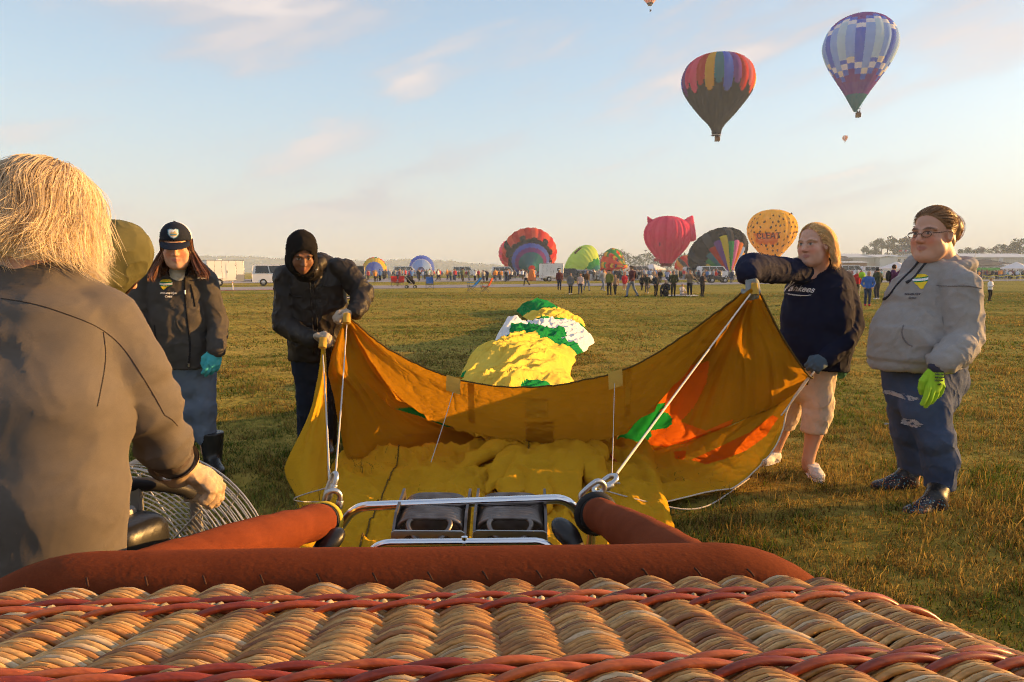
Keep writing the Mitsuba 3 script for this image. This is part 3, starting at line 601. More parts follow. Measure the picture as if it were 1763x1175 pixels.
    th = a + 4.2 * tt; rad = .046 + .007 * r.normal(0, 1, (220, 1)) + .006 * tt
    pb = bun + hd.s * (np.cos(th)[..., None] * (hd.U * 1.2)[None, None] * rad[..., None] + np.sin(th)[..., None] * (-hd.F * np.cos(e)[..., None] + hd.R * np.sin(e)[..., None]) * rad[..., None])
    hb = ribbons(pb, .0015, 2, V(.30, .17, .08) * r.uniform(.5, 1.8, (220, 1)))
    add(f'{K}__hair_bun', hb[0], 'hair', smooth=True, color=hb[1])
cloth('grey_seam', (0.16, 0.15, 0.16), (0.2, 0.19, 0.2))
cloth('frayed_denim', (0.30, 0.33, 0.42), (0.55, 0.50, 0.48))
bs('tortoise', (0.10, 0.045, 0.03), 0.3, spec=.5)
scene['lens_glass'] = {'type': 'thindielectric', 'int_ior': 1.5}
hoodie_woman()
# ------------------------------------------------------------------ woman in the navy sweatshirt holding up the right of the mouth
def navy_woman():
    K = thing('person', 'blonde woman in navy sweatshirt and beige cropped trousers holding up yellow fabric', 'person')
    F = nz(V(-.42, -.90, 0)); R, F, U = fr(F); L = -R
    hd = Head(P(1401, 420, 4.29), nz(V(-.82, -.57, -.08)), nz(V(-.10, -.05, 1)), sc=1.02, fat=.35)
    q = hd.q
    sh = P(1372, 468, 4.32); el = P(1296, 462, 4.05); wr = P(1293, 474, 3.88)            # her right arm, raised towards the camera
    sh2 = P(1446, 488, 4.45); el2 = P(1464, 560, 4.40); wr2 = P(1424, 617, 4.24)
    hip, hip2 = P(1400, 640, 4.50), P(1365, 640, 4.56)
    kn, an = P(1408, 705, 4.42), P(1391, 793, 4.42); kn2, an2 = P(1352, 712, 4.68), P(1333, 782, 4.72)
    g = Grid(hd.c - V(.75, .85, 1.55), hd.c + V(.6, .7, .25), .022, [(hd.c - .135, hd.c + .135, .0048)])
    hd.put(g); g.cap(q(0, -.02, -.05), P(1412, 470, 4.40), .058, .07, .02)
    g.cap(P(1412, 480, 4.42), P(1390, 630, 4.5), .09, .13, .02); g.chain([(sh, .045), (el, .035), (wr, .028)]); g.chain([(sh2, .045), (el2, .035), (wr2, .028)]); g.cap(sh, sh2, .05)
    an_ = an + V(0, 0, 0); g.chain([(hip, .09), (kn, .062), (an * .45 + kn * .55 + V(.015, .02, 0), .056), (an_, .036), (an_ - V(0, 0, .045), .036)], .02)
    g.chain([(hip2, .09), (kn2, .06), (an2 * .45 + kn2 * .55 + V(.01, .02, 0), .055), (an2, .036), (an2 - V(0, 0, .045), .036)], .02)
    v, f = g.mesh(); c = hd.color(v, (.56, .33, .25), lip=(.42, .17, .15), brow=(.33, .19, .10), flush=.4)
    leg = v[:, 2] < .5; c[leg] = V(.58, .33, .22)
    add(f'{K}__body', (v, f), 'skin', smooth=True, color=c)
    # sweatshirt
    g = Grid(P(1390, 540, 4.35) - V(.75, .75, .55), P(1390, 540, 4.35) + V(.55, .6, .48), .0100)
    g.torso([(P(1402, 622, 4.46), .205, .17), (P(1404, 590, 4.46), .215, .185), (P(1406, 540, 4.45), .21, .178), (P(1408, 500, 4.43), .185, .15), (P(1411, 468, 4.41), .12, .095)], R, F, .02)
    g.chain([(P(1392, 472, 4.40), .060), (sh, .072), (el, .084), (wr + V(0, .05, .012), .058), (wr + V(0, .0, .004), .046)], .02)
    g.chain([(P(1432, 478, 4.43), .085), (sh2, .085), (el2, .080), (P(1448, 595, 4.30), .066), (wr2, .05)], .012)
    g.cut(P(1400, 632, 4.45), V(-.12, 0, -1), P(1400, 640, 4.45) - .4, P(1400, 640, 4.45) + .4)
    v, f = g.mesh(); v = folds(v, f, .008, (8, 8, 4), 6, [(el, V(1, 0, 0), .14, .014), (el2, el2 - sh2, .14, .018), (P(1450, 600, 4.3), wr2 - el2, .08, .014), (P(1400, 612, 4.4), V(0, 0, 1), .25, .010)])
    add(f'{K}__sweatshirt', (v, f), 'navy_fleece', smooth=True); gv = v[(v[:, 2] < P(1382, 476, 4.2)[2]) & (v[:, 1] > 4.16)]
    a = np.linspace(0, 2 * np.pi, 24, endpoint=False); nb = P(1411, 470, 4.39)
    add(f'{K}__neckband', tube(np.array([nb + .078 * math.cos(t) * R + .075 * math.sin(t) * F + V(0, 0, -.028 * math.sin(t) + .008) for t in a]), .012, 8, closed=True), 'navy_fleece', smooth=True)
    O = P(1383, 496, 4.15); n0 = nz(V(-.25, -.95, .12)); X = nz(np.cross(V(0, 0, 1), n0)); X = X if X[0] > 0 else -X; Y = np.cross(X, n0); Y = Y if Y[2] > 0 else -Y
    X, Y = nz(X - .14 * Y), nz(Y + .14 * X)
    add(f'{K}__lettering', drape(textm('Yankees', .033, 0, 0, .35, True, .001, .92), O, X, Y, n0, gv), 'white_thread')
    xs = np.linspace(-.062, .074, 24); sw = np.stack([xs, -.016 - .010 * np.sin((xs + .062) / .136 * np.pi)], 1)
    add(f'{K}__lettering_swash', tube(surf_pts(sw, O, X, Y, n0, gv, .002), .0032 * np.sin(np.linspace(.25, 2.9, 24)) + .0006, 6), 'white_thread', smooth=True)
    # trousers
    g = Grid(V(1.25, 4.1, .2), V(2.3, 5.0, .95), .0100)
    g.torso([(P(1390, 655, 4.5), .165, .145), (P(1394, 612, 4.48), .18, .155)], R, F, .02)
    g.chain([(P(1398, 655, 4.46), .105), (P(1408, 690, 4.43), .092), (P(1407, 715, 4.42), .084), (P(1400, 746, 4.42), .080)], .02)
    g.chain([(P(1370, 655, 4.56), .105), (kn2, .088), (P(1345, 740, 4.70), .076)], .02)
    b = P(1400, 744, 4.42); g.cut(b, V(0, 0, -1), b - .16, b + .16); b = P(1345, 738, 4.70); g.cut(b, V(0, 0, -1), b - .16, b + .16)
    v, f = g.mesh(); v = folds(v, f, .006, (7, 7, 6), 8, [(kn, V(.2, 0, 1), .10, .016), (kn2, V(.2, 0, 1), .1, .014)])
    add(f'{K}__cropped_trousers', (v, f), 'beige_cotton', smooth=True)
    # shoes
    for a, d, hx in ((an, V(-.12, -1, 0), P(1392, 806, 4.48)), (an2, V(-.75, -.65, 0), P(1340, 795, 4.74))):
        heel = V(hx[0], hx[1], 0); g = Grid(heel - .4, heel + .4, .008); shoe(g, heel + V(0, 0, .012), d, .25, .046, .085); g.cut(heel + V(0, 0, .085), V(0, 0, 1), heel - .35, heel + .35)
        v, f = g.mesh(); add(f'{K}__shoe', (v, f), 'white_shirt', smooth=True); add(f'{K}__shoe_sole', sole(heel, d, .25, .05, .026), 'white_thread', smooth=30)
        for i in range(4):
            c0 = heel + nz(d) * (.10 + .022 * i) + V(0, 0, .087 - .009 * i); s_ = V(-nz(d)[1], nz(d)[0], 0)
            add(f'{K}__shoelace', tube([c0 - s_ * .022 - V(0, 0, .006), c0, c0 + s_ * .022 - V(0, 0, .006)], .003, 6), 'white_thread', smooth=True)
    # gloves: grey, closed round the fabric
    for w, d, n, t, cu in ((wr, V(.05, -.35, -.95), V(-.35, .93, -.30), V(.95, .2, .0), (.9, 1.1, .6)), (wr2, V(-.80, -.45, -.30), V(-.35, .60, -.70), V(-.3, .1, .9), (.7, .9, .6))):
        v, f = hand_mesh(w + nz(d) * .012, d, n, t, curl=cu, sc=1.05, fat=.003, thumb=.9)
        add(f'{K}__glove', (v, f), 'glove_grey' if w is wr else 'glove_slate', smooth=True)
        add(f'{K}__glove_cuff', tube([w + nz(d) * .004, w + nz(d) * .018, w + nz(d) * .030], [.041, .038, .035], 16), 'glove_cuff', smooth=True)
    # hair: straight blonde bob
    r = np.random.default_rng(3)
    l, dn = hd.scalp(.006, 4600, lambda l: (l[:, 2] > .0) & (l[:, 1] < .062 + .45 * (l[:, 2] - .08)), 5)
    tt = np.linspace(0, 1, 11)[None, :, None]; n = len(l); az = np.arctan2(l[:, 0], l[:, 1] + .012)[:, None, None]
    part = np.clip((l[:, 0] + .012) / .02, -1, 1)[:, None, None]
    side = np.stack([np.sin(az[:, 0, 0]), np.cos(az[:, 0, 0]), 0 * az[:, 0, 0]], 1)[:, None]
    side[:, :, 0] = np.where(np.abs(side[:, :, 0]) < .5, side[:, :, 0] + part[:, :, 0] * .4, side[:, :, 0]); side[..., 1] = np.minimum(side[..., 1], -.06); side /= np.linalg.norm(side, axis=2, keepdims=True)
    L_ = r.uniform(.10, .135, (n, 1, 1)) + .0; endz = -.108 + r.normal(0, .018, (n, 1, 1))
    z0 = l[:, None, 2:3]; zz = z0 + (endz - z0) * tt ** 1.25
    rad = np.array([.097, .118]); prof = np.where(zz > .02, np.sqrt(np.clip(1 - ((zz - .035) / .098) ** 2, .02, 1)), 1.0 + .10 * np.clip((.02 - zz) / .12, 0, 1))
    lay = r.uniform(.88, 1.16, (n, 1, 1)); tgt = np.concatenate([side[..., :1] * rad[0] * prof * lay, side[..., 1:2] * rad[1] * prof * lay - .012, zz], 2)
    k = np.clip(tt * 2.2, 0, 1); pa = l[:, None] * (1 - k) + tgt * k
    cln = (meshkit.noise(l * 40, 2)[:, None, None] - .5); pa = pa + (meshkit.noise(pa * 22 + cln * 3, 4)[..., None] - .5) * .030 * tt + V(0, -.012, 0) * tt ** 3
    cl = V(.88, .68, .38) * (r.uniform(.65, 1.2, (n, 1)) * (.75 + .5 * meshkit.noise(l * 60, 7)[:, None]))
    m, cc = ribbons(hd.world(pa.reshape(-1, 3)).reshape(pa.shape), .0012, 1, cl)
    add(f'{K}__hair', m, 'soft_hair', smooth=True, color=cc)
    g = Grid(hd.c - .2, hd.c + .2, .008); g.ell(q(0, -.02, .04), V(.079, .094, .085) * hd.s, hd.A, .01); g.ell(q(0, -.055, -.03), V(.070, .05, .07), hd.A, .02); g.cut(q(0, .05, .06), nz(hd.F * .8 - hd.U * .6)); v, f = g.mesh()
    add(f'{K}__hair_base', (v, f), 'hair', smooth=True, color=np.tile(V(.66, .48, .25), (len(v), 1)))
    # green pouch hanging at the hip
    c = P(1447, 632, 4.5); g = Grid(c - .15, c + .15, .008); g.ell(c, V(.045, .05, .075), None); g.ell(c + V(-.01, 0, .05), V(.035, .04, .045), None, .02); v, f = g.mesh(); v = folds(v, f, .008, (25, 25, 12), 2)
    b = thing('glove_pair', 'green work gloves hanging from the pocket of the woman in navy', 'glove'); add(f'{b}__fabric', (v, f), 'green_cloth', smooth=True)
cloth('green_cloth', (0.03, 0.12, 0.09), (0.05, 0.17, 0.12))
navy_woman()
# ------------------------------------------------------------------ hooded man holding the left of the mouth
def hooded_man():
    K = thing('person', 'man in black jacket and black hood holding up yellow fabric', 'person')
    F = nz(V(.22, -.97, 0)); R, F, U = fr(F); L = -R
    hd = Head(P(520, 437, 4.62), nz(V(.36, -.78, -.46)), nz(V(.10, -.25, 1)), sc=1.0)
    q = hd.q
    sh = P(493, 478, 4.86); el = P(490, 562, 4.80); wr = P(540, 586, 4.56)              # picture left
    sh2 = P(596, 468, 4.90); el2 = P(626, 508, 4.86); wr2 = P(612, 538, 4.66)           # picture right
    hp, hp2 = P(530, 625, 5.02), P(562, 625, 5.05); kn, an = P(531, 690, 5.02), P(529, 752, 5.08); kn2, an2 = P(560, 690, 5.0), P(563, 758, 5.02)
    g = Grid(hd.c - V(.6, .6, 1.75), hd.c + V(.75, .8, .3), .022, [(hd.c - .135, hd.c + .135, .0048)])
    hd.put(g); g.cap(q(0, -.02, -.05), P(535, 470, 4.85), .055, .07, .02); g.cap(P(540, 480, 4.88), P(545, 600, 5.02), .09, .10)
    for c in ((sh, el, wr), (sh2, el2, wr2)): g.chain([(c[0], .045), (c[1], .036), (c[2], .028)])
    g.cap(sh, sh2, .05); g.chain([(hp, .09), (kn, .055), (an, .04), (an - V(0, 0, .06), .038)]); g.chain([(hp2, .09), (kn2, .055), (an2, .04), (an2 - V(0, 0, .06), .038)])
    v, f = g.mesh(); c = hd.color(v, (.20, .095, .055), lip=(.24, .09, .07), brow=(.02, .014, .012), flush=0, iris=(.03, .02, .015))
    add(f'{K}__body', (v, f), 'skin', smooth=True, color=c)
    # jacket
    g = Grid(P(550, 540, 4.9) - V(.6, .6, .55), P(550, 540, 4.9) + V(.65, .6, .5), .0095)
    g.torso([(P(546, 622, 5.0), .192, .145), (P(546, 580, 4.97), .190, .15), (P(546, 530, 4.93), .198, .15), (P(545, 485, 4.89), .180, .128), (P(542, 462, 4.87), .13, .095)], R, F, .02)
    g.chain([(P(510, 472, 4.88), .078), (sh, .080), (el, .068), (wr, .050)], .010)
    g.chain([(P(580, 464, 4.88), .070), (sh2, .076), (el2, .070), (wr2, .052)], .010)
    g.chain([(P(505, 450, 4.76) + V(0, .05, -.02), .04), (P(535, 466, 4.72), .042), (P(552, 452, 4.78), .04)], .02)
    g.cut(P(546, 618, 5.0), V(0, 0, -1), P(546, 622, 5.0) - .4, P(546, 622, 5.0) + .4)
    v, f = g.mesh()
    v = folds(v, f, .013, (11, 9, 3.2), 12, [(el, el - sh, .15, .020), (el2, V(.6, 0, -.8), .14, .022), (sh2, V(1, 0, .2), .14, .012)], 1.6)
    add(f'{K}__jacket', (v, f), 'black_wax', smooth=True); gv = v
    O = P(540, 520, 4.6); X = nz(V(1, .2, 0)); N = F; Y = U
    def on(pts, r, b, name, off=.002):
        w = onto(v, f, pts, 26, off)
        if w is not None: add(f'{K}__{name}', tube(w, r, 6), b, smooth=True)
    on([(532, 470), (535, 510), (538, 560), (540, 612)], .006, 'black_wax', 'placket')
    on([(540, 470), (543, 510), (546, 560), (548, 612)], .004, 'black_wax', 'placket_edge')
    on([(556, 492), (566, 494), (578, 491)], .006, 'black_wax', 'pocket_flap'); on([(498, 505), (508, 511), (520, 511)], .006, 'black_wax', 'pocket_flap')
    for a, b in ((538, 466), (545, 465)): add(f'{K}__snap', trimesh.creation.icosphere(1, .008).apply_translation(P(a, b, 4.66)), 'zip_metal', smooth=True)
    # hood
    g = Grid(hd.c - .26, hd.c + .26, .008)
    g.ell(q(0, -.022, .030), V(.098, .118, .118), hd.A, .02); g.ell(q(0, -.02, -.06), V(.092, .105, .08), hd.A, .04); g.cap(q(0, -.03, -.08), P(537, 468, 4.85), .088, .11, .04)
    g.ell(q(0, .125, -.028), V(.063, .095, .100), hd.A, .012, sub=True); g.ell(q(0, .06, -.03), V(.066, .085, .098), hd.A, .008, sub=True)
    v, f = g.mesh(); v = folds(v, f, .006, (16, 16, 10), 5)
    add(f'{K}__hood', (v, f), 'black_knit', smooth=True)
    # trousers and boots
    g = Grid(V(-1.95, 4.55, 0), V(-.95, 5.5, .95), .012)
    g.torso([(P(546, 632, 5.03), .175, .13), (P(546, 605, 5.02), .18, .135)], R, F, .02)
    g.chain([(hp, .105), (kn, .080), (an, .068)], .015); g.chain([(hp2, .105), (kn2, .080), (an2, .068)], .015)
    v, f = g.mesh(); v = folds(v, f, .007, (9, 9, 6), 3, [(kn, V(0, 0, 1), .12, .014), (kn2, V(0, 0, 1), .12, .014)])
    add(f'{K}__trousers', (v, f), 'navy_trousers', smooth=True)
    for a in (an, an2):
        h = V(a[0] - .01, a[1] + .06, 0); g = Grid(h - .4, h + .4, .009); shoe(g, h, V(.25, -1, 0), .29, .052, .10); v, f = g.mesh(); add(f'{K}__boot', (v, f), 'black_rubber', smooth=True)
    # gloves closed on the fabric
    for w, d, n, t, cu in ((wr, V(.92, -.28, .25), V(.1, -.75, -.65), V(.1, -.5, .85), (.8, 1.0, .6)), (wr2, V(-.95, -.25, -.05), V(-.15, -.3, -.95), V(0, -.9, .35), (.9, 1.1, .6))):
        v, f = hand_mesh(w + nz(d) * .02, d, n, t, curl=cu, sc=1.12, fat=.0035, thumb=.7)
        add(f'{K}__glove', (v, f), 'glove_canvas', smooth=True); add(f'{K}__glove_cuff', tube([w - nz(d) * .03, w + nz(d) * .015, w + nz(d) * .035], [.047, .044, .040], 18), 'glove_canvas', smooth=True)
hooded_man()
# ------------------------------------------------------------------ woman in the trucker cap, left
def cap_woman():
    K = thing('person', 'long-haired woman in grey zip jacket, jeans, black rubber boots and dark cap', 'person')
    F = nz(V(.30, -.95, 0)); R, F, U = fr(F); L = -R
    hd = Head(P(304, 424, 4.30), nz(V(.32, -.92, -.20)), nz(V(.02, -.12, 1)), sc=1.02, fat=.35)
    q = hd.q
    sh, el, wr = P(250, 482, 4.42), P(228, 545, 4.36), P(232, 600, 4.2)
    sh2, el2, wr2 = P(352, 484, 4.50), P(374, 556, 4.50), P(373, 602, 4.38)
    hp, hp2 = P(308, 645, 4.52), P(342, 645, 4.55); kn, an = P(318, 700, 4.50), P(322, 775, 4.55); kn2, an2 = P(349, 700, 4.52), P(357, 778, 4.56)
    g = Grid(hd.c - V(.6, .6, 1.6), hd.c + V(.6, .75, .3), .022, [(hd.c - .135, hd.c + .135, .0048)])
    hd.put(g); g.cap(q(0, -.02, -.05), P(308, 468, 4.45), .056, .065, .02); g.cap(P(306, 480, 4.46), P(322, 630, 4.52), .09, .14)
    for c in ((sh, el, wr), (sh2, el2, wr2)): g.chain([(c[0], .045), (c[1], .036), (c[2], .028)])
    g.cap(sh, sh2, .05); g.chain([(hp, .09), (kn, .055), (an, .04)]); g.chain([(hp2, .09), (kn2, .055), (an2, .04)])
    v, f = g.mesh(); c = hd.color(v, (.60, .34, .23), lip=(.48, .17, .14), brow=(.10, .05, .03), flush=.4)
    add(f'{K}__body', (v, f), 'skin', smooth=True, color=c)
    g = Grid(P(306, 540, 4.45) - V(.6, .6, .5), P(306, 540, 4.45) + V(.6, .6, .5), .0095)
    g.torso([(P(316, 634, 4.51), .198, .155), (P(312, 595, 4.50), .192, .155), (P(306, 545, 4.48), .182, .15), (P(304, 500, 4.47), .172, .135), (P(305, 472, 4.46), .13, .095)], R, F, .02)
    g.chain([(P(275, 470, 4.45), .075), (sh, .085), (el, .078), (wr, .056)], .014); g.chain([(P(338, 470, 4.48), .075), (sh2, .074), (el2, .066), (wr2, .050)], .010)
    g.cut(P(312, 633, 4.5), V(.04, 0, -1), P(312, 640, 4.5) - .45, P(312, 640, 4.5) + V(.45, .45, .2))
    v, f = g.mesh(); v = folds(v, f, .008, (9, 9, 4), 22, [(el2, el2 - sh2, .14, .018), (el, el - sh, .14, .016), (P(312, 615, 4.4), V(.2, 0, 1), .2, .010)])
    add(f'{K}__jacket', (v, f), 'grey_shell', smooth=True); gv = v; v_j, f_j = v, f
    # collar, open at the throat with a light shirt inside
    nb = P(308, 462, 4.44)
    for s, e in ((1, .35), (-1, .30)):
        a = np.linspace(-.15 if s > 0 else .15, s * 2.75, 16); base = np.array([nb + .085 * math.sin(t) * L - .085 * math.cos(t) * F * 1.0 + V(0, 0, -.018 - .05 * (abs(t) / 2.75) ** 3) for t in a])
        top = np.array([nb + .075 * math.sin(t) * L - .080 * math.cos(t) * F + V(0, 0, .052 - .045 * (abs(t) / 2.75) ** 2) + s * L * .03 * (abs(t) / 2.75) ** 3 for t in a])
        pts = np.stack([base, (base + top) / 2 + .004 * F, top], 1); pin = pts - .012 * (pts - nb) / np.linalg.norm(pts - nb, axis=2, keepdims=True)
        add(f'{K}__collar', cat([gridmesh(pts), gridmesh(pin[:, ::-1]), gridmesh(np.stack([top, pin[:, 2]], 1))]), 'dark_shell', smooth=30)
    O = P(308, 540, 4.2); X = nz(np.cross(V(0, 0, 1), F)); X = X if X[0] > 0 else -X; Y, N = U, F
    def on(pts, r, b, name, off=.002):
        w = onto(v_j, f_j, pts, 30, off)
        if w is not None: add(f'{K}__{name}', tube(w, r, 6), b, smooth=True)
    on([(318, 478), (319, 510), (324, 560), (327, 600), (325, 630)], .006, 'dark_shell', 'zip', .001); on([(318, 500), (319, 507)], .006, 'zip_metal', 'zip_pull', .006); on([(325, 626), (325, 632)], .006, 'zip_metal', 'zip_pull', .006)
    on([(328, 490), (333, 510), (336, 528)], .0045, 'dark_shell', 'pocket_zip'); on([(266, 560), (268, 580), (272, 598)], .0045, 'dark_shell', 'pocket_zip')
    n0 = nz(F + V(-.1, 0, .15)); Ox = P(279, 488, 4.25); gl = gv[gv[:, 1] < 4.55]
    balloon_logo(K, Ox, X, Y, n0, gl, .078)
    for s, y in (('Private Eye', 0), ('Crew', -.021)): add(f'{K}__lettering', drape(textm(s, .0125, 0, y, .2), P(284, 504, 4.25), X, Y, n0, gl), 'white_thread')
    add(f'{K}__lettering', drape(textm('Meagan', .009, 0, 0, .3), P(338, 475, 4.28), X, Y, n0, gl), 'white_thread')
    # shirt at the throat
    g = Grid(nb - .2, nb + .2, .008); g.ell(nb + F * .045 + V(0, 0, -.035), V(.055, .055, .075), None); v, f = g.mesh(); add(f'{K}__shirt', (v, f), 'white_shirt', smooth=True)
    # jeans, boots
    g = Grid(V(-2.5, 4.1, 0), V(-1.5, 5.0, .95), .012)
    g.torso([(P(324, 650, 4.54), .165, .14), (P(320, 618, 4.52), .185, .15)], R, F, .02); g.chain([(hp, .105), (kn, .080), (P(321, 750, 4.54), .07)], .015); g.chain([(hp2, .105), (kn2, .080), (P(354, 750, 4.55), .068)], .015)
    v, f = g.mesh(); v = folds(v, f, .006, (9, 9, 7), 13, [(kn, V(0, 0, 1), .12, .014), (kn2, V(0, 0, 1), .12, .014), (P(354, 740, 4.5), V(0, 0, 1), .07, .010)])
    add(f'{K}__jeans', (v, f), 'blue_denim', smooth=True)
    for a, d in ((an, V(-.2, -1, 0)), (an2, V(.55, -.85, 0))):
        h = V(a[0], a[1] + .05, 0); g = Grid(h - .45, h + .45, .009); shoe(g, h, d, .28, .052, .1); top = h + nz(d) * .075 + V(0, 0, .27); g.cap(h + nz(d) * .07 + V(0, 0, .07), top, .058, .078, .02); g.cut(top - V(0, 0, .01), V(0, 0, 1), top - .2, top + .2)
        v, f = g.mesh(); add(f'{K}__boot', (v, f), 'black_rubber', smooth=True); add(f'{K}__boot_sole', sole(h, d, .28, .056, .024), 'black_rubber', smooth=30)
    v, f = hand_mesh(wr2 + V(-.005, 0, -.01), nz(V(-.15, -.25, -1)), nz(V(-.6, .7, 0)), nz(V(-.75, -.6, 0)), curl=(.35, .4, .3), sc=1.1, fat=.002, spread=.1, thumb=.2)
    add(f'{K}__glove', (v, f), 'glove_teal', smooth=True)
    v, f = hand_mesh(wr + V(0, 0, -.01), nz(V(.15, -.25, -1)), nz(V(.6, .7, 0)), nz(V(.75, -.6, 0)), curl=(.35, .4, .3), sc=1.05, fat=.001, thumb=.2); add(f'{K}__glove', (v, f), 'glove_teal', smooth=True)
    # cap: dark front panels and brim, light mesh back
    cu = hd.U; g = Grid(hd.c - .28, hd.c + .28, .0065); g.ell(q(0, -.006, .050), V(.088, .103, .092) * hd.s, hd.A, .01); g.ell(q(0, .03, .075), V(.070, .065, .070) * hd.s, hd.A, .02); g.cut(q(0, 0, .035), -hd.U + .12 * hd.F); v, f = g.mesh()
    lf = (v[f].mean(1) - hd.c) @ hd.A.T; front = lf[:, 1] > .012
    add(f'{K}__cap', (v, f[front]), 'cap_navy', smooth=True); add(f'{K}__cap_mesh', (v, f[~front]), 'white_mesh', smooth=True)
    aa = np.linspace(-1.15, 1.15, 22); inner = np.array([q(.083 * math.sin(a), .005 + .095 * math.cos(a), .041 - .006 * math.cos(a)) for a in aa]); outer = np.array([q(.090 * math.sin(a), .005 + .098 * math.cos(a) + .072 * max(0, math.cos(a * 1.25)) ** .6, .040 - .030 * math.cos(a) - .010 * (math.sin(a)) ** 2) for a in aa])
    mid = (inner + outer) / 2 + hd.U * .004; pts = np.stack([inner, mid, outer], 1); lo = pts - hd.U * .004
    add(f'{K}__cap_brim', cat([gridmesh(pts), gridmesh(lo[:, ::-1]), gridmesh(np.stack([pts[:, 2], lo[:, 2]], 1))]), 'cap_navy', smooth=40)
    add(f'{K}__cap_button', trimesh.creation.icosphere(2, .008).apply_translation(q(0, .0, .143)), 'cap_navy', smooth=True)
    bp = q(0, .100, .092); bx, by = hd.R * -1, nz(hd.U - .25 * hd.F); bn = nz(np.cross(bx, by)); bn = bn if bn @ hd.F > 0 else -bn; cv = v
    def shield(w, h): return np.array([(-w, .5 * h), (-.5 * w, .62 * h), (0, .5 * h), (.5 * w, .62 * h), (w, .5 * h), (w, -.1 * h), (.6 * w, -.5 * h), (0, -.72 * h), (-.6 * w, -.5 * h), (-w, -.1 * h)])
    for (w, h, b, o, dy) in ((.030, .046, 'logo_blue', .001, 0), (.026, .040, 'white_thread', .002, 0)): add(f'{K}__cap_badge', drape(band_mesh(shield(w, h), .008), bp, bx, by, bn, cv, o), b)
    add(f'{K}__cap_badge', drape(band_mesh(np.array([(-.021, -.004), (-.008, .010), (0, .004), (.010, .013), (.021, -.004), (.016, -.016), (-.016, -.016)]), .008), bp, bx, by, bn, cv, .0032), 'logo_gold'); add(f'{K}__cap_badge', drape(band_mesh(np.array([(-.019, -.004), (.019, -.004), (.017, -.010), (-.017, -.010)]), .008), bp, bx, by, bn, cv, .0042), 'logo_blue')
    # long hair over the shoulders
    r = np.random.default_rng(11); n = 2600; a = r.uniform(.95, 2 * np.pi - .95, n); side = np.sign(np.sin(a))
    st = np.stack([.080 * np.sin(a), -.006 + .094 * np.cos(a), .042 + 0 * a], 1)
    ln = r.uniform(.20, .275, n)[:, None] * np.where(np.abs(np.sin(a)) > .3, 1, .95)[:, None]; tt = np.linspace(0, 1, 16)[None]
    out = 1 + 1.0 * np.clip((ln * tt - .07) / .17, 0, 1)
    X_ = st[:, :1] * out * (1.0 + r.normal(0, .05, (n, 1))); Y_ = st[:, 1:2] * (1 + 0 * tt) + np.clip((ln * tt - .09) / .16, 0, 1) * (.045 + .02 * r.normal(0, 1, (n, 1))) * (np.abs(np.sin(a))[:, None] > .35); Z_ = st[:, 2:] - ln * tt * (1 - .12 * tt)
    pa = np.stack([X_, Y_, Z_], 2); cl_ = meshkit.noise(np.stack([a * 4, ln[:, 0] * 9, 0 * a], 1), 3)[:, None, None]
    pa = pa + (meshkit.noise(pa * V(14, 14, 9) + cl_ * 4, 4)[..., None] - .5) * .030 * tt[..., None]
    m, cc = ribbons(hd.world(pa.reshape(-1, 3)).reshape(pa.shape), .0020, 1, V(.155, .062, .030) * (r.uniform(.5, 1.5, (n, 1)) * (.6 + .8 * cl_[:, :, 0])))
    add(f'{K}__hair', m, 'hair', smooth=True, color=cc)
cloth('dark_shell', (0.016, 0.015, 0.017), (0.026, 0.024, 0.026))
cap_woman()
